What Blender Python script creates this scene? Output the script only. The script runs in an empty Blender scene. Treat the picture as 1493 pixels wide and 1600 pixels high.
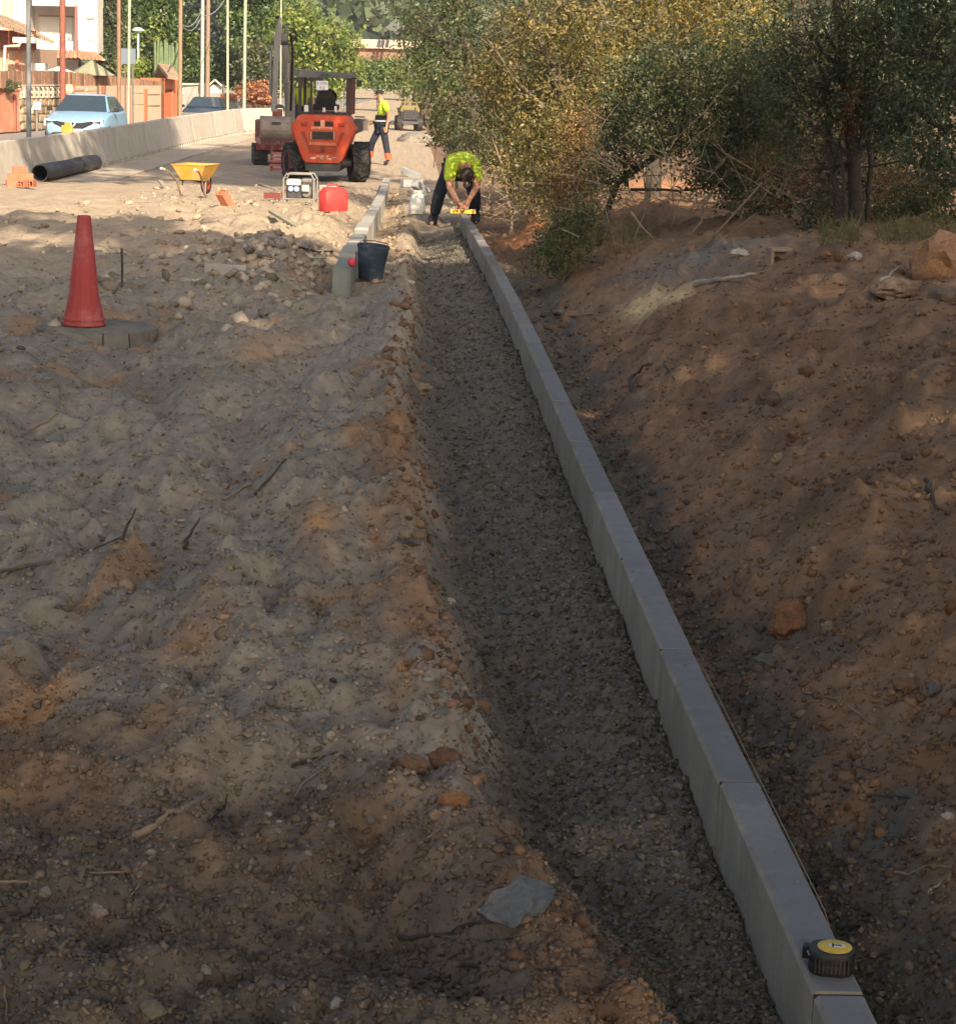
import bpy, bmesh, math, random
import numpy as np
from mathutils import Vector, Matrix, Euler
random.seed(7); RNG = np.random.default_rng(11)
SC = bpy.context.scene; COL = SC.collection
R = math.radians

# ------------------------------------------------------------------ camera
F_PX, CX, CY = 3400.0, 746.5, 800.0           # focal length and centre in photo pixels
CAM = Vector((0, 0, 1.56))
cam = bpy.data.cameras.new('camera'); cam_ob = bpy.data.objects.new('camera', cam); COL.objects.link(cam_ob)
cam.sensor_fit = 'HORIZONTAL'; cam.sensor_width = 36; cam.lens = 36 * F_PX / 1493
cam.clip_start = .05; cam.clip_end = 3000
CROT = Matrix.Rotation(R(-2.16), 3, 'Z') @ Matrix.Rotation(R(90 - 11.5), 3, 'X') @ Matrix.Rotation(R(1.5), 3, 'Z')
cam_ob.matrix_world = Matrix.Translation(CAM) @ CROT.to_4x4()
SC.camera = cam_ob

# ------------------------------------------------------------------ light
SUN_EL, SUN_AZ = 30.0, math.atan2(.28, -.96)    # sun stands behind the camera, a little to the right
w = bpy.data.worlds.new('World'); SC.world = w; w.use_nodes = True
nt = w.node_tree; bg = nt.nodes['Background']
sky = nt.nodes.new('ShaderNodeTexSky'); sky.sky_type = 'NISHITA'; sky.sun_disc = False
sky.sun_elevation = R(SUN_EL); sky.sun_rotation = SUN_AZ
sky.air_density = 1.0; sky.dust_density = 5.0; sky.ozone_density = .3
nt.links.new(sky.outputs[0], bg.inputs[0]); bg.inputs[1].default_value = .085
sl = bpy.data.lights.new('sun', 'SUN'); sl.energy = 5.0; sl.angle = R(.5); sl.color = (1, .83, .62)
so = bpy.data.objects.new('sun', sl); COL.objects.link(so)
so.rotation_euler = (R(90 - SUN_EL), 0, math.pi - SUN_AZ)
SC.view_settings.view_transform = 'Standard'; SC.view_settings.look = 'None'
SC.view_settings.gamma = 1; SC.view_settings.use_curve_mapping = False
SC.view_settings.exposure = 1.25
SC.render.engine = 'CYCLES'
SC.cycles.adaptive_threshold = .004; SC.cycles.denoising_prefilter = 'NONE'; SC.cycles.max_bounces = 6; SC.cycles.transparent_max_bounces = 6

# ------------------------------------------------------------------ noise and terrain height
def _hash(ix, iy, seed):
    h = (ix.astype(np.int64) * 374761393 + iy.astype(np.int64) * 668265263 + seed * 1442695041) & 0xffffffff
    h = ((h ^ (h >> 13)) * 1274126177) & 0xffffffff
    h = (h ^ (h >> 16)) & 0xffffffff
    return h.astype(np.float64) / 4294967296.0
def noise(x, y, seed=0):
    x = np.asarray(x, float); y = np.asarray(y, float)
    ix = np.floor(x); iy = np.floor(y); fx = x - ix; fy = y - iy
    ux = fx * fx * fx * (fx * (fx * 6 - 15) + 10); uy = fy * fy * fy * (fy * (fy * 6 - 15) + 10)
    def g(dx, dy):
        a = _hash(ix + dx, iy + dy, seed) * 2 * math.pi
        return np.cos(a) * (fx - dx) + np.sin(a) * (fy - dy)
    a = g(0, 0); b = g(1, 0); c = g(0, 1); d = g(1, 1)
    return 1.5 * ((a + (b - a) * ux) * (1 - uy) + (c + (d - c) * ux) * uy)
def fbm(x, y, f, n, seed=0, gain=.5):
    s = 0; a = 1.0
    for k in range(n):
        s = s + a * noise(x * f + 17.3 * k, y * f - 9.1 * k, seed + k); a *= gain; f *= 2.03
    return s
def sstep(t):
    t = np.clip(t, 0, 1); return t * t * (3 - 2 * t)
KX0, KX1 = .661, .741                           # the long kerb row: left and right face
def grade(y):
    return -.70 * sstep((np.asarray(y, float) - 11) / 34)
def trench_edge(y):
    e = np.interp(y, [0, 2.5, 3.8, 4.65, 6.7, 9, 13.5, 25, 40], [.62, .50, .34, .16, .11, .05, .08, .1, .1])
    return e + .05 * noise(y * 1.1, y * 0 + 3.3, 5) + .035 * noise(y * 3.1, y * 0 + 1.7, 6) + .018 * noise(y * 8.3, y * 0 + 2.7, 7)
def bank_toe(y):
    return np.interp(y, [0, 4, 6.7, 11, 16.4, 22, 30, 45], [.83, .84, .87, .93, 1.02, 1.15, 1.5, 2.2]) + .05 * noise(y * .9, y * 0 + 8.8, 9)
def blob(x, y, cx, cy, rx, ry, h):
    d = ((x - cx) / rx) ** 2 + ((y - cy) / ry) ** 2
    return h * np.exp(-d * 1.6)
MOUNDS = []; RMOUNDS = []                       # local heaps left and right of the kerb row
def H(x, y, fine=True):
    x = np.asarray(x, float); y = np.asarray(y, float)
    xe = trench_edge(y); xt = bank_toe(y)
    # trampled dirt on the left
    near = 1 - sstep((y - 16) / 14)
    zl = .038 + (.088 * fbm(x, y * .55, 1.35, 3, 20) + .056 * (1 - 2 * np.abs(noise(x * 3.1 + .4 * y, y * 1.5, 31))) + .026 * (1 - 2.4 * np.abs(noise(x * 7.3, y * 4.2 - x, 33)))) * (.62 + .38 * near)
    for m in MOUNDS:
        zl = zl + blob(x, y, *m)
    rut = np.exp(-((x + .62 + .06 * np.sin(y * .5)) / .13) ** 2) * np.exp(-((y - 8.0) / 3.2) ** 2)
    zl = zl - .06 * rut
    # mortar bed
    t = np.clip((x - xe) / (KX0 - xe + 1e-6), 0, 1)
    zs = -.112 + .104 * sstep((t - .08) / .8) + .018 * noise(x * 2.2, y * 1.1, 41) + .014 * noise(x * 6, y * 3.2, 42)
    tw = 1 - sstep((y - 25) / 3)
    wst = sstep((x - xe + .09 + .05 * noise(x * 5, y * 2.6, 44)) / .24) * tw
    z = zl * (1 - wst) + zs * wst
    # crumbly broken edge of the bank over the mortar
    row = np.exp(-((x + .37) / .36) ** 4) * sstep((y - 13.8) / 1.2) * (1 - sstep((y - 36) / 6))
    z = z * (1 - row) + row * (-.055 + .25 * (z - .04))
    edge = sstep((y - 3.6) / 2.2) * (1 - .85 * sstep((y - 12) / 5)) * np.exp(-((x - xe + .10) / .09) ** 2) * tw
    z = z + edge * (.028 + .10 * np.abs(noise(x * 4, y * 2.6, 52)) + .05 * np.minimum(np.abs(noise(x * 10, y * 6, 53)), .35))
    # right-hand side: ditch, then spoil bank
    s = np.maximum(x - xt, 0)
    pl = np.interp(y, [0, 8, 12, 15, 20, 28, 45], [.76, .76, .70, .58, .47, .36, .15]) * (1 + .12 * fbm(x, y, .45, 2, 61))
    zb = -.045 + pl * np.tanh(s * .62 / pl)
    zb = zb + sstep(s / .5) * (.048 * fbm(x, y * .7, 1.7, 3, 64) + .034 * noise((x - .5 * y) * 4.2, (y + .3 * x) * 1.0, 66) + .016 * noise((x - .45 * y) * 9.5, (y + .3 * x) * 2.2, 67))
    for m in RMOUNDS: zb = zb + blob(x, y, *m)
    wr = sstep((x - KX1) / .05)
    z = z * (1 - wr) + zb * wr
    far = sstep((y - 30) / 15)
    z = z * (1 - far * .75)
    under = np.exp(-((x - .701) / .036) ** 4) * tw
    z = z - .05 * under
    if fine:
        k = 1 - sstep((y - 30) / 12)
        mort = wst * (1 - wr)
        z = z + k * ((.011 * fbm(x, y * .8, 7, 2, 71) + .026 * np.minimum(np.abs(noise(x * 9 + 1.5 * noise(x * 3, y * 2, 74), y * 6, 73)), .3) + .012 * np.minimum(np.abs(noise(x * 19, y * 9, 76)), .3) + .006 * noise(x * 25, y * 18, 75) + .006 * noise(x * 52, y * 38, 77)) * (1 - .2 * mort)
                     + mort * .014 * np.abs(noise(x * 24, y * 17, 79)) + mort * .009 * noise(x * 55, y * 40, 80))
        lump = np.clip(noise(x * 9, y * 6.5, 83) - .22, 0, 1)
        z = z + k * .075 * lump * (.4 + .6 * wr) * (1 - mort)
    return z + grade(y)
def h1(x, y):
    return float(H(np.array([x]), np.array([y]))[0])

def ray(px, py):
    d = CROT @ Vector(((px - CX) / F_PX, -(py - CY) / F_PX, -1)); return d
def at(px, py, Y):                               # point of the scene seen at a photo pixel, Y metres ahead
    d = ray(px, py); return CAM + d * (Y / d.y)
def at_z(px, py, z):
    d = ray(px, py); return CAM + d * ((z - CAM.z) / d.z)
def on(px, py, ymax=140):                        # where that pixel meets the terrain
    d = ray(px, py); ts = np.geomspace(2.0, ymax, 6000)
    z = H(d.x * ts / d.y, ts); zr = CAM.z + d.z * ts / d.y
    k = np.argmax(zr <= z)
    if zr[k] > z[k]: k = len(ts) - 1
    return Vector((d.x * ts[k] / d.y, ts[k], z[k]))

# ------------------------------------------------------------------ object helpers
def tag(o, label=None, cat=None, group=None, kind=None):
    if label: o['label'] = label
    if cat: o['category'] = cat
    if group: o['group'] = group
    if kind: o['kind'] = kind
    return o
def thing(name, label, cat, loc=(0, 0, 0), rz=0.0, group=None, rot=None):
    o = bpy.data.objects.new(name, None); COL.objects.link(o); o.empty_display_size = .1
    o.location = loc; o.rotation_euler = rot if rot else (0, 0, rz)
    return tag(o, label, cat, group)
def copy_tree(o, parent=None):
    c = o.copy(); COL.objects.link(c); c.parent = parent
    for ch in o.children: copy_tree(ch, c)
    return c
class MB:
    def __init__(s): s.v = []; s.f = []
    def add(s, vs, fs, M=None):
        n = len(s.v)
        s.v += [tuple(M @ Vector(p)) if M else tuple(p) for p in vs]
        s.f += [tuple(i + n for i in f) for f in fs]; return s
    def box(s, c, d, rot=None):
        x, y, z = d[0] / 2, d[1] / 2, d[2] / 2
        vs = [(-x, -y, -z), (x, -y, -z), (x, y, -z), (-x, y, -z), (-x, -y, z), (x, -y, z), (x, y, z), (-x, y, z)]
        M = Matrix.Translation(c) @ (Euler(rot).to_matrix().to_4x4() if rot else Matrix())
        return s.add(vs, [(0, 3, 2, 1), (4, 5, 6, 7), (0, 1, 5, 4), (1, 2, 6, 5), (2, 3, 7, 6), (3, 0, 4, 7)], M)
    def tube(s, pts, rad, n=8, cap=True):
        pts = [Vector(p) for p in pts]
        if not hasattr(rad, '__len__'): rad = [rad] * len(pts)
        base = len(s.v); up = None
        for i, p in enumerate(pts):
            d = (pts[min(i + 1, len(pts) - 1)] - pts[max(i - 1, 0)])
            if d.length < 1e-9: d = Vector((0, 0, 1))
            d.normalize()
            if up is None:
                up = d.orthogonal().normalized()
            else:
                up = up - d * up.dot(d)
                up = up.normalized() if up.length > 1e-6 else d.orthogonal().normalized()
            b = d.cross(up)
            for k in range(n):
                a = 2 * math.pi * k / n
                s.v.append(tuple(p + (up * math.cos(a) + b * math.sin(a)) * rad[i]))
        for i in range(len(pts) - 1):
            for k in range(n):
                a = base + i * n + k; b2 = base + i * n + (k + 1) % n
                s.f.append((a, b2, b2 + n, a + n))
        if cap:
            s.f.append(tuple(base + k for k in reversed(range(n))))
            s.f.append(tuple(base + (len(pts) - 1) * n + k for k in range(n)))
        return s
    def lathe(s, prof, n=20, c=(0, 0, 0), M=None):   # profile of (radius, z)
        vs = []; fs = []
        for r, z in prof:
            for k in range(n):
                a = 2 * math.pi * k / n; vs.append((c[0] + r * math.cos(a), c[1] + r * math.sin(a), c[2] + z))
        for i in range(len(prof) - 1):
            for k in range(n):
                a = i * n + k; b = i * n + (k + 1) % n; fs.append((a, b, b + n, a + n))
        if prof[0][0] > 1e-5: fs.append(tuple(reversed(range(n))))
        if prof[-1][0] > 1e-5: fs.append(tuple((len(prof) - 1) * n + k for k in range(n)))
        return s.add(vs, fs, M)
    def prism(s, poly, d0, d1, axis='y', M=None):     # polygon in the two other axes, extruded along axis
        n = len(poly); vs = []
        for d in (d0, d1):
            for a, b in poly:
                vs.append({'y': (a, d, b), 'x': (d, a, b), 'z': (a, b, d)}[axis])
        fs = [tuple(range(n)), tuple(reversed(range(n, 2 * n)))] + [(i, i + n, (i + 1) % n + n, (i + 1) % n) for i in range(n)]
        return s.add(vs, fs, M)
    def loft(s, secs, closed=True, cap=True):
        n = len(secs[0]); base = len(s.v)
        for q in secs: s.v += [tuple(p) for p in q]
        for i in range(len(secs) - 1):
            for k in range(n if closed else n - 1):
                a = base + i * n + k; b = base + i * n + (k + 1) % n
                s.f.append((a, b, b + n, a + n))
        if cap:
            s.f.append(tuple(base + k for k in reversed(range(n)))); s.f.append(tuple(base + (len(secs) - 1) * n + k for k in range(n)))
        return s
    def build(s, name, mat, parent=None, smooth=None, bevel=0, world=False):
        me = bpy.data.meshes.new(name); v = s.v
        if world and parent is not None:
            l = parent.location; v = [(a - l.x, b - l.y, c - l.z) for a, b, c in v]
        me.from_pydata(v, [], s.f); me.update()
        bm = bmesh.new(); bm.from_mesh(me); bmesh.ops.recalc_face_normals(bm, faces=bm.faces); bm.to_mesh(me); bm.free()
        return link(name, me, mat, parent, smooth, bevel)
def link(name, me, mat, parent=None, smooth=None, bevel=0):
    if mat is not None and not me.materials: me.materials.append(mat)
    if smooth:
        me.polygons.foreach_set('use_smooth', [True] * len(me.polygons))
        try: me.set_sharp_from_angle(angle=R(smooth))
        except Exception: pass
    o = bpy.data.objects.new(name, me); COL.objects.link(o)
    if parent: o.parent = parent
    if bevel:
        m = o.modifiers.new('bevel', 'BEVEL'); m.width = bevel; m.segments = 2; m.limit_method = 'ANGLE'
    return o
def np_mesh(name, verts, faces, k, mat, parent=None, col=None, smooth=False):
    """verts (N,3), faces (M,k) numpy -> object; col (N,3) becomes the point colour 'tone'"""
    me = bpy.data.meshes.new(name); n = len(verts); m = len(faces)
    me.vertices.add(n); me.vertices.foreach_set('co', np.ascontiguousarray(verts, np.float32).ravel())
    me.loops.add(m * k); me.loops.foreach_set('vertex_index', np.ascontiguousarray(faces, np.int32).ravel())
    me.polygons.add(m); me.polygons.foreach_set('loop_start', np.arange(0, m * k, k, dtype=np.int32))
    if smooth: me.polygons.foreach_set('use_smooth', np.ones(m, bool))
    me.update(calc_edges=True)
    if col is not None:
        a = me.color_attributes.new('tone', 'FLOAT_COLOR', 'POINT')
        a.data.foreach_set('color', np.concatenate([col, np.ones((n, 1))], 1).astype(np.float32).ravel())
    me.materials.append(mat)
    o = bpy.data.objects.new(name, me); COL.objects.link(o)
    if parent: o.parent = parent
    return o

# ------------------------------------------------------------------ materials
MATS = {}
def mat(name, col, rough=.8, var=.25, scale=6.0, metal=0.0, bump=0.0, bscale=60, stain=None, sscale=3.0, samt=.5, vc=False, spec=.3, rnd=0.0, streak=None):
    if name in MATS: return MATS[name]
    m = bpy.data.materials.new(name); MATS[name] = m; m.use_nodes = True
    t = m.node_tree; N = t.nodes; L = t.links; b = N['Principled BSDF']
    b.inputs['Roughness'].default_value = rough; b.inputs['Metallic'].default_value = metal
    b.inputs['Specular IOR Level'].default_value = spec
    co = N.new('ShaderNodeTexCoord').outputs['Object']
    def nz(sc, det=5, rg=.6):
        q = N.new('ShaderNodeTexNoise'); q.inputs['Scale'].default_value = sc; q.inputs['Detail'].default_value = det
        q.inputs['Roughness'].default_value = rg; L.new(co, q.inputs['Vector']); return q.outputs['Fac']
    def mulc(cin, fac_out, lo, hi):
        r = N.new('ShaderNodeMapRange'); r.inputs[1].default_value = .25; r.inputs[2].default_value = .75
        r.inputs[3].default_value = lo; r.inputs[4].default_value = hi; L.new(fac_out, r.inputs[0])
        mx = N.new('ShaderNodeVectorMath'); mx.operation = 'SCALE'; L.new(cin, mx.inputs[0]); L.new(r.outputs[0], mx.inputs['Scale'])
        return mx.outputs[0]
    if vc:
        a = N.new('ShaderNodeAttribute'); a.attribute_name = 'tone'; c = a.outputs['Color']
    else:
        a = N.new('ShaderNodeRGB'); a.outputs[0].default_value = (*col, 1); c = a.outputs[0]
    if var: c = mulc(c, nz(scale), 1 - var, 1 + var)
    if stain:
        mx = N.new('ShaderNodeMix'); mx.data_type = 'RGBA'; mx.inputs['B'].default_value = (*stain, 1)
        L.new(c, mx.inputs['A'])
        r = N.new('ShaderNodeMapRange'); r.inputs[1].default_value = .48; r.inputs[2].default_value = .68; r.inputs[4].default_value = samt
        L.new(nz(sscale, 7, .7), r.inputs[0]); L.new(r.outputs[0], mx.inputs['Factor']); c = mx.outputs['Result']
    if rnd:
        oi = N.new('ShaderNodeObjectInfo'); r = N.new('ShaderNodeMapRange'); r.inputs[3].default_value = 1 - rnd; r.inputs[4].default_value = 1 + rnd
        L.new(oi.outputs['Random'], r.inputs[0]); mx = N.new('ShaderNodeVectorMath'); mx.operation = 'SCALE'
        L.new(c, mx.inputs[0]); L.new(r.outputs[0], mx.inputs['Scale']); c = mx.outputs[0]
    L.new(c, b.inputs['Base Color'])
    if bump:
        bp = N.new('ShaderNodeBump'); bp.inputs['Strength'].default_value = 1; bp.inputs['Distance'].default_value = bump
        L.new(nz(bscale, 6, .65), bp.inputs['Height']); L.new(bp.outputs[0], b.inputs['Normal'])
    return m
def leaf_mat(name, trans=.35, rough=.45):
    m = bpy.data.materials.new(name); m.use_nodes = True; t = m.node_tree; N = t.nodes; L = t.links
    b = N['Principled BSDF']; a = N.new('ShaderNodeAttribute'); a.attribute_name = 'tone'
    L.new(a.outputs['Color'], b.inputs['Base Color']); b.inputs['Roughness'].default_value = rough
    b.inputs['Specular IOR Level'].default_value = .4
    tr = N.new('ShaderNodeBsdfTranslucent'); mv = N.new('ShaderNodeVectorMath'); mv.operation = 'MULTIPLY'
    mv.inputs[1].default_value = (1.25, 1.3, .6); L.new(a.outputs['Color'], mv.inputs[0]); L.new(mv.outputs[0], tr.inputs['Color'])
    mx = N.new('ShaderNodeMixShader'); mx.inputs[0].default_value = trans
    L.new(b.outputs[0], mx.inputs[1]); L.new(tr.outputs[0], mx.inputs[2]); L.new(mx.outputs[0], N['Material Output'].inputs[0])
    return m
LEAF = leaf_mat('leaf'); DRYLEAF = leaf_mat('dry_leaf', .25, .7)
def glass(name, col, rough=.05):
    m = mat(name, col, rough, 0, spec=.8); return m
M = dict(
    kerb_top_sky_tone=mat('kerb_top_sky_tone', (.165, .165, .163), .75, .14, 6, bump=.0006, bscale=90, stain=(.25, .248, .24), sscale=9, samt=.45, rnd=.14),
    concrete=mat('concrete', (.255, .228, .182), .85, .24, 9, bump=.0018, bscale=170, stain=(.19, .17, .14), sscale=19, samt=.5, rnd=.12),
    kerb2=mat('kerb_concrete', (.36, .345, .31), .85, .2, 7, bump=.002, bscale=120, stain=(.20, .21, .19), sscale=6, samt=.5, rnd=.1),
    wallc=mat('barrier_concrete', (.44, .40, .34), .85, .15, 3, bump=.003, bscale=40, stain=(.30, .28, .25), sscale=2.2, samt=.5, rnd=.06),
    black=mat('black_plastic', (.018, .018, .02), .5, .2, 20),
    rubber=mat('rubber', (.022, .022, .022), .8, .3, 9, bump=.003, bscale=50, stain=(.12, .10, .08), sscale=9, samt=.55),
    steel=mat('steel', (.22, .21, .20), .5, .25, 12, metal=.6, stain=(.13, .08, .05), sscale=6),
    darkmetal=mat('dark_metal', (.045, .046, .05), .5, .25, 8, stain=(.16, .13, .10), sscale=5, samt=.4),
    bark=mat('bark', (.13, .105, .08), .9, .35, 12, bump=.006, bscale=30),
    darkbark=mat('dark_bark', (.06, .05, .04), .9, .35, 12, bump=.006, bscale=30),
    drywood=mat('dry_wood', (.24, .185, .13), .85, .3, 14, bump=.002, bscale=60),
    greywood=mat('grey_wood', (.30, .26, .20), .85, .3, 8),
    white=mat('white_paint', (.60, .58, .54), .7, .06, 2, stain=(.6, .56, .5), sscale=1.2, samt=.35),
    yellow=mat('yellow_paint', (.52, .26, .035), .55, .15, 9, stain=(.40, .32, .22), sscale=8, samt=.6),
    red=mat('red_plastic', (.62, .045, .04), .45, .1, 6),
    skin=mat('skin', (.36, .19, .12), .55, .08, 8), 
    hivis=mat('hivis_fabric', (.38, .50, .035), .8, .1, 10), navy=mat('navy_fabric', (.018, .022, .035), .85, .2, 10),
    orange=mat('orange_paint', (.50, .062, .02), .5, .22, 6, stain=(.28, .13, .08), sscale=4.5, samt=.75),
    terracotta=mat('terracotta', (.46, .19, .12), .85, .2, 8, rnd=.12),
    brick=mat('brick_clay', (.42, .14, .08), .85, .2, 14, bump=.002, bscale=60, rnd=.12),
)
def at_px_x(P):                                  # photo column of a world point
    v = CROT.transposed() @ (Vector(P) - CAM); return CX + F_PX * v.x / -v.z

# ------------------------------------------------------------------ ground
pm = on(150, 532); pm.y += .335; pm.x = at(150, 510, pm.y).x; pm.z = at(150, 508, pm.y).z
MOUNDS.append((pm.x, pm.y, .75, 1.1, pm.z - .032 - h1(pm.x, pm.y)))
for px, py, rx, ry, h in [(440, 395, .6, 1.5, .13), (330, 400, .45, 1.0, .10), (60, 860, .16, .5, .07), (350, 930, .14, .5, .07),
                          (500, 845, .15, .55, .06), (300, 330, 1.2, 2.2, .10), (470, 345, .7, 1.6, .10), (250, 730, .2, .5, .04)]:
    q = on(px, py); MOUNDS.append((q.x, q.y, rx, ry, h))
def lines(a, b, first, growth):
    out = [a]; d = first
    while out[-1] < b: out.append(out[-1] + d); d *= growth
    return out
for px, py, rx, ry, h in [(985, 352, .55, .7, .14), (830, 362, .22, .8, .20), (1180, 395, .5, .8, .05), (1300, 800, .3, .5, .04), (1100, 560, .2, .5, .03), (1400, 640, .25, .5, .04)]:
    q = on(px, py); RMOUNDS.append((q.x, q.y, rx, ry, h))
ys = [-400, -200, -100, -50, -25, -12, -6, -3, -1, 0, .8, 1.5, 2.0]
ys += list(2.3 * np.exp(np.arange(0, math.log(46 / 2.3), .0046)))
ys += lines(46.5, 1500, .6, 1.05)
xs = list(np.arange(-1.15, 2.05, .012))
r_ = lines(xs[-1] + .012, 800, .0125, 1.055); l_ = lines(1.15 + .012, 800, .0125, 1.055)
xs = [-v for v in reversed(l_)] + xs + r_
X, Y = np.meshgrid(np.array(xs), np.array(ys)); Z = H(X.ravel(), Y.ravel()); xf, yf = X.ravel(), Y.ravel()
def mixc(c, target, w): return c * (1 - w[:, None]) + np.array(target)[None] * w[:, None]
def ground_colour(x, y):
    n1 = fbm(x, y * .6, .9, 3, 101); n2 = fbm(x, y * .6, 3.2, 3, 105); n3 = noise(x * 14, y * 9, 109)
    c = np.tile(np.array([.275, .236, .182]), (len(x), 1))
    c = mixc(c, (.205, .182, .147), sstep((n1 + .25 * n2) * 1.2 + .35) * .75)                 # greyer damp sand
    c = mixc(c, (.30, .185, .10), sstep((n2 + .6 * n1 - .42) * 2.2) * .75)                     # rusty patches
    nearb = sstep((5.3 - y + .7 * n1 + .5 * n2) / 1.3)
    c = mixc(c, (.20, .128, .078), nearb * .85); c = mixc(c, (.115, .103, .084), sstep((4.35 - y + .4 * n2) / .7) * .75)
    for px, py, rx, ry, a in [(500, 815, .07, .28, 1), (640, 1045, .05, .28, 1), (300, 1010, .10, .2, .7), (60, 1100, .12, .3, .8), (590, 830, .05, .2, .8),
                              (620, 690, .05, .5, .5), (430, 560, .2, .8, .4)]:
        q = on(px, py); c = mixc(c, (.42, .25, .13), np.clip(a * np.exp(-((x - q.x) / rx) ** 2 - ((y - q.y) / ry) ** 2) * (1 + .8 * n2), 0, 1))
    bnd = np.exp(-((x - trench_edge(y) + .10) / .12) ** 2) * sstep(.55 + 1.1 * n1 + .5 * n2) * sstep((11 - y) / 3)
    c = mixc(c, (.27, .15, .078), np.clip(bnd, 0, 1) * .8)
    farw = sstep((y - 14) / 6)
    c = mixc(c, (.36, .285, .205), farw * .8)
    xe = trench_edge(y); xt = bank_toe(y); tw = 1 - sstep((y - 25) / 3)
    mort = sstep((x - xe + .03 + .06 * n2 + .03 * n3) / .09) * tw
    mc = np.tile(np.array([.145, .13, .104]), (len(x), 1)); mc = mixc(mc, (.15, .115, .08), sstep(n2 + n1 * .5 - .1) * .5)
    c = c * (1 - mort[:, None]) + mc * mort[:, None]
    right = sstep((x - KX1) / .03)
    rc = np.tile(np.array([.225, .142, .085]), (len(x), 1))
    rc = mixc(rc, (.125, .078, .048), sstep(n2 * 1.1 + .35) * .7); rc = mixc(rc, (.27, .155, .08), sstep(n1 + .4 * n3 - .2) * .6)
    rc = mixc(rc, (.20, .17, .13), sstep((n1 * .9 + .5 * n2) - .25) * .5)
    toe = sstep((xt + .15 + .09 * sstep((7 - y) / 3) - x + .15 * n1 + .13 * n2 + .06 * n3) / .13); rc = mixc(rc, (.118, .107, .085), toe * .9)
    for px, py, rx, ry, a in [(1100, 400, .5, 1.2, .8)]:
        q = on(px, py); rc = mixc(rc, (.17, .16, .135), np.clip(a * np.exp(-((x - q.x) / rx) ** 2 - ((y - q.y) / ry) ** 2) * (1 + .6 * n2), 0, 1))
    for px, py, rx, ry in [(1010, 470, .13, .45), (1060, 462, .2, .2)]:
        q = on(px, py); rc = mixc(rc, (.50, .37, .20), np.clip(1.2 * np.exp(-((x - q.x) / rx) ** 2 - ((y - q.y) / ry) ** 2) * (1 + .5 * n2), 0, 1))
    rc = mixc(rc, (.19, .115, .07), sstep((y - 17.5) / 2) * .7)
    for px, py, rx, ry, t_ in [(830, 362, .3, 1.1, (.36, .16, .07)), (1045, 292, 1.0, 2.2, (.40, .20, .10)), (1460, 300, .8, 2.5, (.36, .20, .10))]:
        q = on(px, py); rc = mixc(rc, t_, np.clip(1.2 * np.exp(-((x - q.x) / rx) ** 2 - ((y - q.y) / ry) ** 2) * (1 + .5 * n2), 0, 1))
    c = c * (1 - right[:, None]) + rc * right[:, None]
    c = c * (1 + .16 * n3 + .10 * noise(x * 36, y * 18, 111))[:, None]
    return np.clip(c, .01, 1)
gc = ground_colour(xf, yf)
ny, nx = X.shape; idx = np.arange(nx * ny).reshape(ny, nx)
fc = np.stack([idx[:-1, :-1], idx[:-1, 1:], idx[1:, 1:], idx[1:, :-1]], -1).reshape(-1, 4)
gm = mat('soil', (.2, .2, .2), .95, .16, 18, vc=True, spec=.1)
def soil_bump(m):
    N = m.node_tree.nodes; L = m.node_tree.links; co = N.new('ShaderNodeTexCoord').outputs['Object']; tot = None
    for sc, amp, typ in ((22, .008, 'n'), (55, .0035, 'n'), (120, .0012, 'n')):
        if typ == 'n':
            q = N.new('ShaderNodeTexNoise'); q.inputs['Detail'].default_value = 2; q.inputs['Roughness'].default_value = .5; o_ = q.outputs['Fac']
        else:
            q = N.new('ShaderNodeTexVoronoi'); o_ = q.outputs['Distance']
        q.inputs['Scale'].default_value = sc; L.new(co, q.inputs['Vector'])
        mm = N.new('ShaderNodeMath'); mm.operation = 'MULTIPLY_ADD'; mm.inputs[1].default_value = amp; L.new(o_, mm.inputs[0])
        if tot is not None: L.new(tot, mm.inputs[2])
        else: mm.inputs[2].default_value = 0
        tot = mm.outputs[0]
    bp = N.new('ShaderNodeBump'); bp.inputs['Distance'].default_value = 1.0; bp.inputs['Strength'].default_value = .9; L.new(tot, bp.inputs['Height'])
    L.new(bp.outputs[0], N['Principled BSDF'].inputs['Normal'])
def soil_grit(m):
    N = m.node_tree.nodes; L = m.node_tree.links; b = N['Principled BSDF']; src = b.inputs['Base Color'].links[0].from_socket
    co = N.new('ShaderNodeTexCoord').outputs['Object']; c = src
    for sc, lo, hi in ((45, .90, 1.09),):
        v = N.new('ShaderNodeTexVoronoi'); v.inputs['Scale'].default_value = sc; L.new(co, v.inputs['Vector'])
        sp = N.new('ShaderNodeSeparateColor'); L.new(v.outputs['Color'], sp.inputs[0])
        r_ = N.new('ShaderNodeMapRange'); r_.inputs[3].default_value = lo; r_.inputs[4].default_value = hi; L.new(sp.outputs[0], r_.inputs[0])
        s_ = N.new('ShaderNodeVectorMath'); s_.operation = 'SCALE'; L.new(c, s_.inputs[0]); L.new(r_.outputs[0], s_.inputs['Scale']); c = s_.outputs[0]
    L.new(c, b.inputs['Base Color'])
soil_bump(gm); soil_grit(gm)
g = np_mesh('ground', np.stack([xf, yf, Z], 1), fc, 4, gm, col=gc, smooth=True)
tag(g, 'churned bare dirt of the excavated roadside strip', 'ground', kind='structure')

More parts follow.
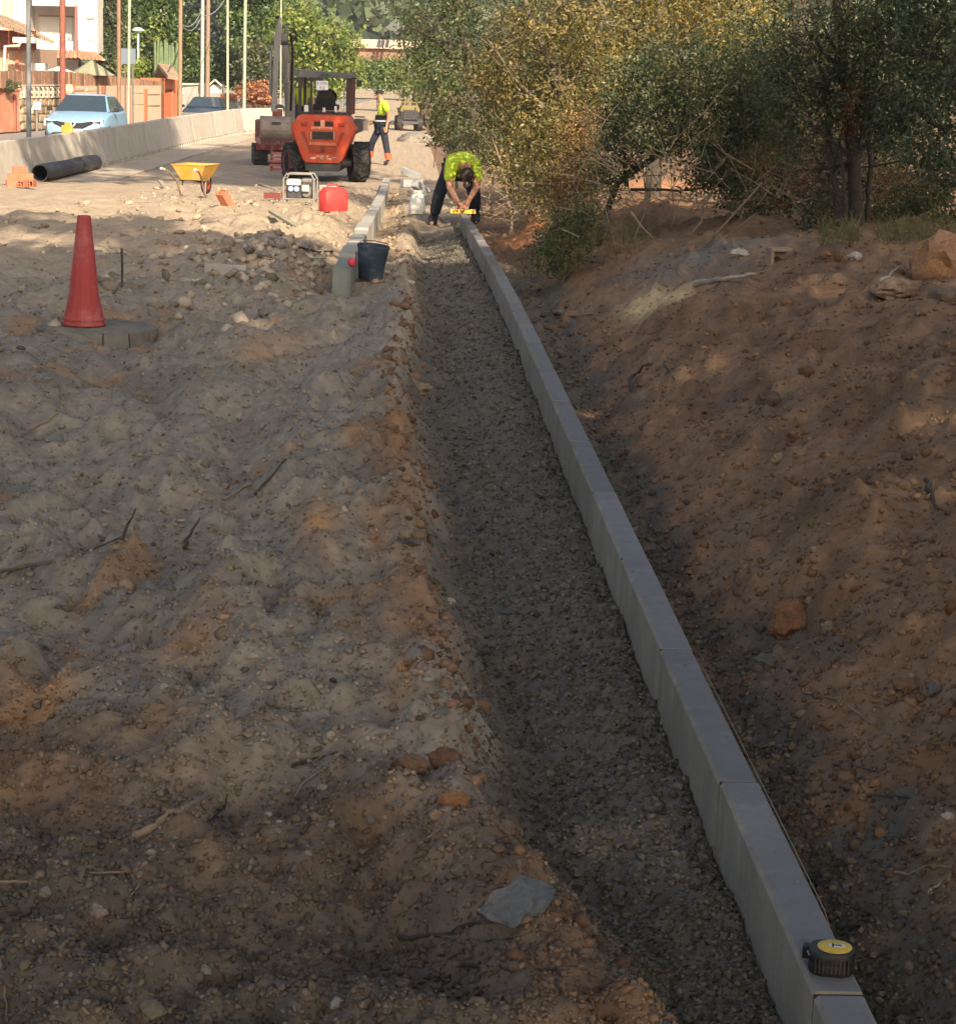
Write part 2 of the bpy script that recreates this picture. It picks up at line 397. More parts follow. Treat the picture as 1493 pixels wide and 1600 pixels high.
# ------------------------------------------------------------------ loose crumbs, clods and pebbles (nobody could count them)
_ico = None
def ico(sub):
    bm = bmesh.new(); bmesh.ops.create_icosphere(bm, subdivisions=sub, radius=1)
    v = np.array([p.co[:] for p in bm.verts]); f = np.array([[q.index for q in k.verts] for k in bm.faces]); bm.free(); return v, f
I0 = (np.array([(1, 0, 0), (-1, 0, 0), (0, 1, 0), (0, -1, 0), (0, 0, 1), (0, 0, -1)], float), np.array([(0, 2, 4), (2, 1, 4), (1, 3, 4), (3, 0, 4), (2, 0, 5), (1, 2, 5), (3, 1, 5), (0, 3, 5)]))
I1 = ico(1); I2 = ico(2); I3 = ico(3)
def scatter(name, label, cat, px, py_, size, colours, sub=I1, sink=.35, mat_=None, jit=.35, flat=.75, seed=1):
    r = np.random.default_rng(seed); n = len(px); V, Fc = sub; nv = len(V)
    q = r.normal(size=(n, 4)); q /= np.linalg.norm(q, axis=1)[:, None]
    a, b, c, d = q.T
    Rm = np.stack([np.stack([1 - 2 * (c * c + d * d), 2 * (b * c - a * d), 2 * (b * d + a * c)], -1),
                   np.stack([2 * (b * c + a * d), 1 - 2 * (b * b + d * d), 2 * (c * d - a * b)], -1),
                   np.stack([2 * (b * d - a * c), 2 * (c * d + a * b), 1 - 2 * (b * b + c * c)], -1)], 1)
    s = size[:, None] * r.uniform(.6, 1.25, (n, 3))
    P = V[None] * (1 + r.uniform(-jit, jit, (n, nv, 1))) * s[:, None, :]
    P = np.einsum('nij,nkj->nki', Rm, P); P[:, :, 2] *= flat
    z = H(px, py_) + size * (.5 - sink)
    P += np.stack([px, py_, z], 1)[:, None, :]
    Fa = (Fc[None] + (np.arange(n) * nv)[:, None, None]).reshape(-1, 3)
    col = np.repeat(colours, nv, 0)
    o = np_mesh(name, P.reshape(-1, 3), Fa, 3, mat_ or gm, col=col, smooth=True)
    return tag(o, label, cat, kind='stuff')
def ydist(n, y0, y1, r):                        # denser near the viewer
    return 1 / r.uniform(1 / y1, 1 / y0, n)
r = RNG
# mortar crumbs
n = 10000; yy = ydist(n, 3.0, 24, r); tt = r.beta(1.25, 1.0, n); xe = trench_edge(yy); xx = xe + .02 + tt * (KX0 - xe - .03)
sz = (.0022 + .0062 * r.random(n) ** 5) * (1 + yy * .10)
scatter('mortar_crumbs', 'dark grey crumbly mortar bedding along the left side of the long kerb row', 'mortar', xx, yy, sz,
        np.array([.15, .135, .108]) * r.uniform(.5, 1.3, (n, 1)), seed=3, jit=.7)
n = 14000; yy = ydist(n, 3.0, 22, r); tt = r.random(n); xe = trench_edge(yy); xx = xe - .05 + tt * (KX0 - xe + .045)
scatter('mortar_grit', 'fine grit of the grey mortar bedding along the long kerb row', 'mortar', xx, yy, (.003 + .0035 * r.random(n) ** 2) * (1 + yy * .10), np.array([.155, .139, .111]) * r.uniform(.45, 1.45, (n, 1)), sub=I0, seed=31, jit=.3)
n = 9500; yy = ydist(n, 2.6, 17, r); xx = trench_edge(yy) - r.random(n) * (yy * .27 + .25); gcol = ground_colour(xx, yy)
scatter('dirt_grit', 'fine grit and crumbs on the trampled left dirt', 'dirt', xx, yy, (.0032 + .0065 * r.random(n) ** 3) * (1 + yy * .09), gcol * r.uniform(.65, 1.12, (n, 1)), sub=I1, seed=32, jit=.6)
n = 24000; yy = ydist(n, 2.6, 15, r); xx = trench_edge(yy) - r.random(n) * (yy * .27 + .25); gcol = ground_colour(xx, yy)
scatter('fine_crumbs', 'small crumbs covering the trampled left dirt', 'dirt', xx, yy, (.0030 + .0034 * r.random(n) ** 2) * (1 + yy * .09), gcol * r.uniform(.7, 1.3, (n, 1)), sub=I0, seed=34, jit=.35, sink=.2, flat=1)
n = 16000; yy = ydist(n, 2.6, 15, r); xx = bank_toe(yy) - .05 + (yy * .26 + .5) * r.random(n) ** 1.2; gcol = ground_colour(xx, yy)
scatter('fine_soil_crumbs', 'small crumbs of soil covering the right bank', 'soil', xx, yy, (.0032 + .0036 * r.random(n) ** 2) * (1 + yy * .09), gcol * r.uniform(.7, 1.3, (n, 1)), sub=I0, seed=35, jit=.35, sink=.2, flat=1)
n = 9000; yy = ydist(n, 2.6, 17, r); xx = bank_toe(yy) - .1 + (yy * .26 + .5) * r.random(n) ** 1.2; gcol = ground_colour(xx, yy)
scatter('bank_grit', 'fine crumbs of brown soil on the right bank', 'soil', xx, yy, (.0035 + .007 * r.random(n) ** 3) * (1 + yy * .09), gcol * r.uniform(.6, 1.15, (n, 1)), sub=I1, seed=33, jit=.6)
# clods on the right bank and in the ditch
n = 6500; yy = ydist(n, 2.8, 19, r); xt = bank_toe(yy); xx = xt - .12 + 2.2 * r.random(n) ** 1.3 * (yy / 9 + .35)
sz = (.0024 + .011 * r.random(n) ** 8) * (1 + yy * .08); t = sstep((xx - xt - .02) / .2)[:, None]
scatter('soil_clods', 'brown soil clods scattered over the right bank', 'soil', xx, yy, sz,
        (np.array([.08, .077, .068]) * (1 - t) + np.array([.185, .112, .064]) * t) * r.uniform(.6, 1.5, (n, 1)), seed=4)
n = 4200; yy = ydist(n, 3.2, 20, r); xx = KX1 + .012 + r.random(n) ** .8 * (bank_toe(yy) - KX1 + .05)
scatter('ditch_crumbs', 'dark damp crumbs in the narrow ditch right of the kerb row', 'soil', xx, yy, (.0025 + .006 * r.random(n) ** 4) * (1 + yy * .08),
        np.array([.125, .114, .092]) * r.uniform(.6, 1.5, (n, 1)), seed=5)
# gravel on the left, thick at the very front
n = 5600; yy = np.concatenate([r.uniform(2.6, 5.2, 3600), ydist(2000, 5, 22, r)]); xe = trench_edge(yy); xx = xe - .01 - r.random(n) ** .9 * (yy * .27 + .25)
sz = (.0018 + .0085 * r.random(n) ** 9) * (1 + yy * .07)
cc = np.where(r.random((n, 1)) < .28, np.array([.21, .19, .16]), np.array([.15, .122, .09])) * r.uniform(.55, 1.35, (n, 1))
scatter('gravel', 'fine gravel and lumps strewn over the left dirt', 'gravel', xx, yy, sz, cc, seed=6)
n = 1200; yy = r.uniform(2.7, 14, n); xx = trench_edge(yy) + r.normal(0, .05, n) - .04
scatter('edge_lumps', 'broken lumps along the crumbling edge of the left dirt', 'soil', xx, yy, (.003 + .017 * r.random(n) ** 5) * (1 + yy * .06),
        np.array([.20, .127, .08]) * r.uniform(.5, 1.3, (n, 1)), seed=8)
n = 260; yy = ydist(n, 3.6, 16, r); xx = bank_toe(yy) + .1 + (yy * .25 + .3) * r.random(n)
scatter('big_clods', 'bigger lumps of dug soil half buried in the right bank', 'soil', xx, yy, (.008 + .018 * r.random(n) ** 3) * (1 + yy * .06), np.array([.20, .118, .066]) * r.uniform(.55, 1.35, (n, 1)), sub=I1, sink=.5, seed=41, jit=.5)
n = 60; yy = ydist(n, 5, 22, r); xx = trench_edge(yy) - .05 - (yy * .25 + .1) * r.random(n)
scatter('big_lumps', 'bigger lumps of dry soil strewn over the left dirt', 'soil', xx, yy, (.006 + .016 * r.random(n) ** 3) * (1 + yy * .06), ground_colour(xx, yy) * r.uniform(.6, 1.2, (n, 1)), sub=I1, sink=.55, seed=42, jit=.5)
# rubble heap by the left kerb row and sand spill
q = on(450, 393); n = 1500; xx = q.x - .2 + r.normal(0, .55, n); yy = q.y + r.normal(0, 1.7, n); xx = np.where(xx > -.6, -1.25 - xx, xx)
scatter('rubble', 'heap of grey broken rubble and soil left of the left kerb row', 'rubble', xx, yy, .008 + .055 * r.random(n) ** 5,
        np.array([.32, .27, .21]) * r.uniform(.45, 1.35, (n, 1)), seed=9)
n = 2600; yy = r.uniform(17, 40, n); xx = -.5 - r.random(n) * 3.6
scatter('sand_lumps', 'lumps of pale dry sand around the wheelbarrow', 'sand', xx, yy, .008 + .045 * r.random(n) ** 7,
        np.array([.35, .275, .20]) * r.uniform(.6, 1.15, (n, 1)), seed=10, jit=.5)
n = 500; yy = r.uniform(16, 40, n); xx = r.uniform(-.2, .05, n)
scatter('strip_lumps', 'reddish lumps on the sunlit strip between the two kerb rows', 'soil', xx, yy, .01 + .03 * r.random(n) ** 4,
        np.array([.33, .24, .16]) * r.uniform(.5, 1.2, (n, 1)), seed=12)

# ------------------------------------------------------------------ the long kerb row: each stone is a thing
ORD = ['first', 'second', 'third', 'fourth', 'fifth', 'sixth', 'seventh', 'eighth', 'ninth', 'tenth', 'eleventh', 'twelfth', 'thirteenth',
       'fourteenth', 'fifteenth', 'sixteenth', 'seventeenth', 'eighteenth', 'nineteenth', 'twentieth', 'twenty first', 'twenty second', 'twenty third', 'twenty fourth', 'twenty fifth', 'twenty sixth']
def kerb_z(y): return .16 + float(grade(y)) * .95
KM = []
def kerb_mesh(wt, wb, h, L, ch, name):
    mb = MB(); secs = []
    for yq in (0, L):
        secs.append([(-wb / 2, yq, -h), (-wt / 2, yq, -ch), (-wt / 2 + ch, yq, 0), (wt / 2 - .004, yq, 0), (wt / 2, yq, -.004), (wb / 2, yq, -h)])
    mb.loft(secs); return mb
y0 = at_z(1316, 1552, .16).y
N_K = 22; KL = 1.027
for k in range(-1, N_K):
    ya = y0 + k * KL
    if k == -1: lab = 'nearest kerb stone of the long row, cut off by the bottom edge of the picture'
    elif k == 0: lab = 'kerb stone of the long row with the tape measure lying on its near end'
    elif k < 12: lab = ORD[k - 1] + ' kerb stone of the long row beyond the one carrying the tape measure'
    elif k == N_K - 1: lab = 'last kerb stone of the long row, under the yellow spirit level'
    else: lab = ORD[N_K - 2 - k] + ' kerb stone of the long row on this side of the spirit level'
    za, zb = kerb_z(ya), kerb_z(ya + KL)
    mb = kerb_mesh(KX1 - KX0, KX1 - KX0 + .004, .235, KL - .009, .007, 'kerb')
    o = mb.build('kerb_stone', M['concrete'], bevel=.0012); o.data.materials.append(M['kerb_top_sky_tone'])
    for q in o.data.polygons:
        if q.normal.z > .9 and q.center.z > -.003: q.material_index = 1  # sky reflection on the top faces is put into this separate grey
    o.location = ((KX0 + KX1) / 2 + random.uniform(-.0028, .0028), ya + .004, za + random.uniform(-.003, .003))
    o.rotation_euler = (math.atan2(zb - za, 1), random.uniform(-.006, .006), random.uniform(-.003, .003))
    tag(o, lab, 'kerb stone', 'kerb stones of the long row beside the trench')
    if k < 16:                                     # dried mortar crumbs left on the top
        mb = MB()
        for _ in range(random.randint(5, 12)):
            a_, b_ = random.uniform(-.034, .034), random.uniform(.03, KL - .05); s_ = random.uniform(.0012, .0045) * (1 + .5 * (random.random() < .1))
            mb.lathe([(s_ * 1.2, 0), (s_ * 1.1, s_ * .35), (s_ * .5, s_ * .7), (0, s_ * .75)], 6, (a_, b_, -.0006 + zb * 0))
        tag(mb.build('mortar_specks', mat('speck', (.17, .155, .125), .95, .4, 50), o), kind='stuff')
    j = MB().box((0, KL - .0045, -.1022), (KX1 - KX0 - .002, .0094, .20)).build('joint', mat('joint_mortar', (.035, .034, .032), .95, .3, 40), o)
KEND = y0 + N_K * KL
# mason's line along the right edge
mb = MB(); pts = [(KX1 + .003, 3.45, kerb_z(2) - .01)] + [(KX1 + .003 + .001 * math.sin(y * 2), y, kerb_z(y) + .001) for y in np.arange(3.5, 5.2, .25)]
tag(mb.tube(pts, .0007, 5).build('string_line', mat('string', (.30, .25, .21), .9, .1)), "thin mason's string stretched along the right edge of the long kerb row", 'string line')
# left row of road kerbs
pl0 = at_z(516, 411, .15); LY0 = pl0.y
def lrow_x(y): return float(np.interp(y, [15, 17, 21, 28, 36, 52], [-.375, -.36, -.325, -.285, -.265, -.26]))  # right top edge
for k in range(26):
    ya = LY0 + k * 1.0; zt = .165 + float(grade(ya)) * 1.0 + .010 * (k % 2) + (.02 if k in (1, 5) else 0)
    mb = MB(); secs = []
    for yq in (0, .985): secs.append([(-.15, yq, -.30), (-.133, yq, -.012), (-.121, yq, 0), (-.003, yq, 0), (0, yq, -.004), (0, yq, -.30)])
    mb.loft(secs); o = mb.build('kerb_stone', M['kerb2'] if k else mat('greenish_concrete', (.20, .225, .205), .8, .2, 8, bump=.003, bscale=90), bevel=.003)  # front stone alone gets a darker, greener concrete
    o.location = (lrow_x(ya), ya, zt); o.rotation_euler = (-.016, 0, math.atan2(lrow_x(ya) - lrow_x(ya + 1), 1) + random.uniform(-.004, .004))
    lab = 'front stone of the left kerb row, greenish end beside the red capped stake' if k == 0 else (
        ORD[k] + ' stone of the left kerb row counted from its front end')
    tag(o, lab, 'kerb stone', 'stones of the left kerb row')

# ------------------------------------------------------------------ tape measure
p = at_z(1293, 1527, .162); yq = p.y + .036
T = thing('tape_measure', 'black and yellow tape measure lying flat on a kerb stone', 'tape measure', ((KX0 + KX1) / 2 + .006, yq - .004, kerb_z(yq) + .0012), R(-10))
def rrect(wd, dp, rad, n=5, cx=0, cy=0):
    out = []
    for sx, sy, a0 in ((1, -1, -90), (1, 1, 0), (-1, 1, 90), (-1, -1, 180)):
        for i in range(n + 1):
            a = R(a0 + 90 * i / n); out.append((cx + sx * (wd / 2 - rad) + rad * math.cos(a), cy + sy * (dp / 2 - rad) + rad * math.sin(a)))
    return out
mb = MB(); secs = []
for z, k in ((0, .93), (.004, 1), (.017, 1), (.0185, .985), (.020, 1), (.033, 1), (.0375, .93)):
    secs.append([(a * k, b * k, z) for a, b in rrect(.073, .068, .024)])
mb.loft(secs); mb.build('body', M['black'], T, smooth=40)
mb = MB()
for i in range(9): mb.box((-.026 + i * .0065, -.0335, .018), (.002, .003, .024))
mb.build('grip_ribs', M['rubber'], T)
MB().lathe([(.0, 0), (.0275, 0), (.0275, .0018), (.026, .0026), (0, .0026)], 28, (.004, .002, .0372)).build('disc', mat('tape_yellow', (.62, .42, .06), .5, .08, 30), T, smooth=30)
MB().prism(rrect(.026, .012, .002), .0399, .0405, 'z', Matrix.Translation((.007, .003, 0))).build('badge', M['white'], T)
MB().box((.008, .003, .0408), (.013, .0035, .0006)).build('badge_mark', M['black'], T)
MB().box((.001, .003, .0404), (.003, .013, .0007)).build('badge_mark', M['black'], T)
MB().box((-.040, .024, .019), (.012, .020, .022)).build('mouth', M['black'], T, bevel=.003)
MB().box((-.0475, .022, .014), (.002, .017, .018)).box((-.043, .022, .009), (.008, .016, .0012)).build('end_hook', M['steel'], T)
MB().tube([(-.036, -.02, .030), (-.039, -.012, .033), (-.036, -.004, .030)], .0016, 6).build('clip', M['steel'], T)

# ------------------------------------------------------------------ cone on its manhole
mz = h1(pm.x, pm.y)
pc = at(131, 495, pm.y - .03); top = pm.z
T = thing('manhole_ring', 'round concrete manhole rim half buried in dirt under the cone', 'manhole', (pm.x + .005, pm.y + .02, top))
MB().lathe([(0, -.09), (.30, -.09), (.30, -.012), (.285, 0), (0, 0)], 36).build('cover', mat('dusty_concrete', (.17, .155, .13), .95, .3, 9, bump=.008, bscale=40), T, smooth=40)
for k in range(14):
    a0, a1 = 2 * math.pi * (k + .025) / 14, 2 * math.pi * (k + .975) / 14; mb = MB(); dz = random.uniform(-.006, .002); secs = []
    for i in range(4):
        a = a0 + (a1 - a0) * i / 3; ca, sa = math.cos(a), math.sin(a)
        secs.append([(.285 * ca, .285 * sa, -.10), (.335 * ca, .335 * sa, -.10), (.330 * ca, .330 * sa, -.01 + dz), (.29 * ca, .29 * sa, -.004 + dz)])
    mb.loft(secs).build('ring_block', mat('ring_concrete', (.15, .14, .12), .95, .3, 12, bump=.006, bscale=50, rnd=.25), T)
T = thing('traffic_cone', 'faded red traffic cone standing on the round manhole rim', 'traffic cone', (pc.x, pc.y, top + .002), rot=(R(-.5), R(.6), 0))
cm = mat('cone_plastic', (.36, .052, .05), .65, .14, 7, stain=(.44, .20, .17), sscale=5, samt=.6)
MB().lathe([(.114, 0), (.121, .006), (.121, .016), (.114, .020), (.112, .028), (.119, .032), (.119, .042), (.108, .047), (.094, .12), (.083, .17), (.037, .592), (.034, .60), (.026, .60), (.022, .58), (0, .56)], 12).build('cone_body', cm, T, smooth=25)

# ------------------------------------------------------------------ bucket, stakes, boards
pb = on(578, 438); T = thing('rubber_bucket', 'black rubber builders bucket smeared with grey cement beside the left kerb row', 'bucket', (pb.x, pb.y + .05, pb.z), rot=(R(3), R(5), 0))
bm_ = mat('bucket_rubber', (.034, .054, .085), .6, .25, 9, stain=(.15, .16, .17), sscale=9, samt=.6)
MB().lathe([(.09, 0), (.094, .01), (.122, .25), (.128, .25), (.128, .27), (.116, .27), (.112, .24), (.088, .03), (0, .03)], 24).build('shell', bm_, T, smooth=40)
mb = MB(); mb.tube([(-.126, 0, .255), (-.10, .06, .285), (0, .10, .292), (.10, .06, .285), (.126, 0, .255)], .004, 6).build('handle', M['steel'], T, smooth=60)
p = on(190, 447); q = at(190, 388, p.y)
tag(MB().tube([p - Vector((0, 0, .05)), (p + q) / 2 + Vector((.004, 0, 0)), q], .008, 6).build('wooden_stake', M['darkbark']), 'thin dark stake stuck upright in the dirt behind the cone', 'stake')
p = Vector((lrow_x(LY0) + .022, LY0 - .035, 0)); zb = h1(p.x, p.y)
T = thing('marker_stake', 'thin steel stake with a round red cap at the front of the left kerb row', 'stake', (p.x - .02, p.y, zb))
MB().tube([(0, 0, -.05), (0, 0, .245)], .006, 6).build('rod', M['steel'], T)
MB().lathe([(0, .225), (.018, .228), (.030, .245), (.031, .262), (.022, .282), (0, .29)], 14).build('cap', mat('cap_red', (.62, .06, .09), .5, .1), T, smooth=60)
p = on(352, 432); T = tag(MB().box((0, 0, .045), (.30, .06, .085)).build('concrete_offcut', M['kerb2'], bevel=.004), 'flat concrete offcut lying in front of the rubble heap', 'concrete offcut')
T.location = p; T.rotation_euler = (0, R(2), R(-4))
a, b = on(386, 428), on(462, 440)
tag(MB().tube([a + Vector((0, 0, .02)), b + Vector((0, 0, .012))], .011, 4).build('wooden_lath', M['greywood']), 'pale wooden lath lying beside the concrete offcut', 'lath')
def curve(name, pxs, rad, mt, label, cat, lift=.006, n=6, group=None, bend=.0, taper=True):
    pts = []
    for q in pxs:
        v = on(q[0], q[1]); v.z += lift + (q[2] if len(q) > 2 else 0); pts.append(v)
    P = []
    for i in range(len(pts) - 1):
        for k in range(4):
            t = k / 4; v = pts[i].lerp(pts[i + 1], t)
            if 0 < k: v += Vector((random.uniform(-1, 1), random.uniform(-1, 1), random.uniform(-.4, .4))) * rad * .9
            P.append(v)
    P.append(pts[-1]); m = len(P)
    rr = [rad * (1 - (.6 * i / (m - 1) if taper else 0)) * random.uniform(.85, 1.1) for i in range(m)]
    return tag(MB().tube(P, rr, n).build(name, mt, smooth=60), label, cat, group)
curve('hose', [(448, 378), (470, 391), (496, 398), (520, 396)], .009, M['black'], 'black hose curling out of the rubble heap to the left kerb row', 'hose', .02, taper=False)
curve('plastic_pipe', [(474, 399), (487, 406), (508, 407)], .010, M['white'], 'short white plastic pipe bent on the ground beside the left kerb row', 'pipe', .02, taper=False)
curve('reed', [(384, 384), (402, 396)], .022, M['greywood'], 'pale splintered stick in the rubble heap', 'stick', .03)

# ------------------------------------------------------------------ sticks, roots and twigs lying on the dirt
S = 'sticks and roots lying on the ground'
for pxs, rad, mt, lab in [
    ([(8, 694), (50, 672), (92, 648)], .0085, 'drywood', 'pale straight stick at the left edge of the dirt below the cone'),
    ([(95, 632), (96, 606), (82, 594), (50, 598), (25, 602)], .004, 'drywood', 'thin looped root bent like a hook left of the manhole mound'),
    ([(322, 783), (352, 782), (395, 760)], .008, 'drywood', 'curved stick half sunk in the sand in the middle of the left dirt'),
    ([(398, 775), (428, 742), (456, 710)], .006, 'darkbark', 'straight dark stick rising from the middle of the left dirt towards the trench'),
    ([(0, 896), (60, 884), (110, 874), (188, 843)], .007, 'bark', 'long grey brown branch lying at the left edge halfway down'),
    ([(190, 848), (212, 812, .03)], .006, 'darkbark', 'short dark twig crossing the tip of the long grey brown branch'),
    ([(288, 860), (300, 845, .03), (312, 836, .05)], .007, 'darkbark', 'small dark forked twig standing beside the tyre print'),
    ([(210, 1312), (252, 1288), (284, 1270), (322, 1243)], .0095, 'drywood', 'thick bare branch lying on the brown soil at lower left'),
    ([(214, 1283), (250, 1273), (285, 1264)], .0028, 'drywood', 'thin twig just behind the thick bare branch'),
    ([(326, 1303), (336, 1280), (352, 1262), (356, 1244)], .004, 'darkbark', 'dark kinked twig right of the thick bare branch'),
    ([(456, 1202), (490, 1188), (525, 1178), (543, 1190)], .0045, 'darkbark', 'dark arched twig left of the orange clods'),
    ([(455, 1258), (470, 1228), (505, 1203)], .0028, 'greywood', 'pale thin twig below the dark arched twig'),
    ([(470, 1308), (482, 1290), (490, 1262)], .0055, 'darkbark', 'short dark stub of root in the gravel below the arched twig'),
    ([(655, 1322), (678, 1304), (694, 1295)], .0035, 'drywood', 'short twig pointing at the yellowish stone'),
    ([(624, 1471), (690, 1467), (740, 1446), (765, 1444), (828, 1440)], .0055, 'darkbark', 'forked dark root lying under the grey plastic scrap'),
    ([(690, 1466), (760, 1472), (815, 1464), (842, 1456)], .0036, 'bark', 'long thin root running right below the forked dark root'),
    ([(720, 1510), (790, 1518), (850, 1519), (905, 1514)], .0042, 'darkbark', 'dark root near the bottom of the mortar bed'),
    ([(0, 1382), (45, 1380), (105, 1367)], .0035, 'drywood', 'thin pale twig at the lower left edge'),
    ([(0, 1500), (8, 1550), (12, 1600)], .0035, 'drywood', 'reddish root in the bottom left corner'),
    ([(110, 1534), (130, 1580), (150, 1600)], .003, 'drywood', 'thin root curling at the bottom edge on the left'),
    ([(140, 1366), (202, 1366), (218, 1384), (196, 1410)], .003, 'drywood', 'thin bent twig behind the rounded grey stone'),
    ([(865, 492), (895, 496), (925, 494)], .016, 'drywood', 'pale thick stick at the foot of the right bank'),
    ([(985, 612), (988, 600, .03), (1012, 588, .05)], .014, 'darkbark', 'dark forked stump sticking out of the right bank'),
    ([(1036, 570), (1050, 590), (1058, 602)], .005, 'darkbark', 'thin dark twig on the right bank beside the dark stump'),
    ([(1270, 1056), (1300, 1078), (1345, 1112)], .0045, 'bark', 'bare twig sticking out of the bank right of the kerb'),
    ([(1255, 1085), (1310, 1095), (1350, 1125), (1382, 1140)], .0038, 'drywood', 'branched dry root hanging on the bank'),
    ([(1300, 1196), (1340, 1200), (1372, 1208)], .004, 'bark', 'short straight root low on the bank'),
    ([(1312, 1232), (1345, 1248), (1400, 1247), (1440, 1256)], .0045, 'darkbark', 'dark kinked root low on the bank'),
    ([(1375, 1363), (1420, 1370), (1445, 1356), (1490, 1358)], .004, 'drywood', 'pale twig near the right edge above the ditch'),
    ([(1450, 1400), (1470, 1380), (1493, 1362)], .0035, 'greywood', 'pale short twig at the right edge near the bottom'),
    ([(1085, 448), (1130, 441), (1180, 432)], .020, 'greywood', 'pale log lying across the crest of the right bank'),
    ([(1376, 440), (1392, 430), (1404, 420)], .012, 'greywood', 'short pale stick on top of the bank near the hollow block'),
    ([(1445, 768, .03), (1455, 785), (1466, 800)], .010, 'darkbark', 'dark stub at the right edge of the bank'),
]:
    curve('stick', pxs, rad, M[mt], lab, 'stick', group=S, lift=rad * .7)
def stalk(name, pxs, Yd, rad, mt, lab, cat, group=None):      # sticks leaning in the air: pixels with depths
    P = [at(a, b, Yd + (c[0] if c else 0)) for a, b, *c in pxs]; m = len(P)
    return tag(MB().tube(P, [rad * (1 - .6 * i / max(1, m - 1)) for i in range(m)], 6).build(name, M[mt], smooth=60), lab, cat, group)
q = on(1100, 385).y
stalk('branch', [(1098, 388), (1130, 352), (1172, 306), (1190, 285)], q, .012, 'bark', 'bare pole leaning out of the pit on the bank crest', 'branch', 'bare branches on the bank crest')
stalk('branch', [(1104, 388), (1140, 365), (1182, 332)], q - .1, .012, 'bark', 'thinner bare branch leaning beside the bare pole', 'branch', 'bare branches on the bank crest')
stalk('branch', [(1082, 362), (1096, 345), (1098, 322), (1115, 300)], q + .2, .012, 'bark', 'crooked upright branch left of the bare pole', 'branch', 'bare branches on the bank crest')
stalk('branch', [(985, 330), (1000, 352), (1020, 372)], q, .010, 'drywood', 'thin branch slanting down beside the hanging bush', 'branch', 'bare branches on the bank crest')

# ------------------------------------------------------------------ stones and clods one can point at
def rock(name, px, py, wpx, col, lab, cat, hr=.7, seed=0, ang=.5, sink=.34, rough=.24, group=None):
    p = on(px, py); wd = wpx / F_PX * p.y / 2; V, Fc = I3; r = np.random.default_rng(seed + int(px * 7 + py))
    sc = wd * np.array([1, .8, hr]); P = V.copy()
    for _ in range(9):                                # knock facets off
        d = r.normal(size=3); d /= np.linalg.norm(d); c = r.uniform(.62, .92)
        k = P @ d; P = P - np.where(k > c, (k - c), 0)[:, None] * d[None] * ang * 1.6
    nn = noise(P[:, 0] * 2.3 + 9 * seed, P[:, 1] * 2.3 + P[:, 2] * 3.1, seed) + .6 * noise(P[:, 0] * 6 + P[:, 2] * 4, P[:, 1] * 6 - P[:, 2] * 5, seed + 3)
    P = P * (1 + rough * nn)[:, None] * sc
    a = r.uniform(0, 6.28); ca, sa = math.cos(a), math.sin(a)
    P[:, :2] = P[:, :2] @ np.array([[ca, -sa], [sa, ca]])
    key = 'stone_%d_%d_%d' % tuple(int(c * 100) for c in col)
    m = mat(key, col, .95, .42, 45, bump=.010, bscale=70, stain=(.15, .115, .08), sscale=30, samt=.55)
    me = bpy.data.meshes.new(name); me.from_pydata(P.tolist(), [], Fc.tolist()); me.update()
    o = link(name, me, m, smooth=28); o.location = (p.x, p.y + wd * .3, p.z + wd * hr * (1 - 2 * sink)); return tag(o, lab, cat, group)
OR = (.36, .17, .07); BR = (.20, .115, .065); GY = (.22, .205, .185); PL = (.42, .38, .32); DK = (.10, .07, .055); TN = (.30, .22, .14)
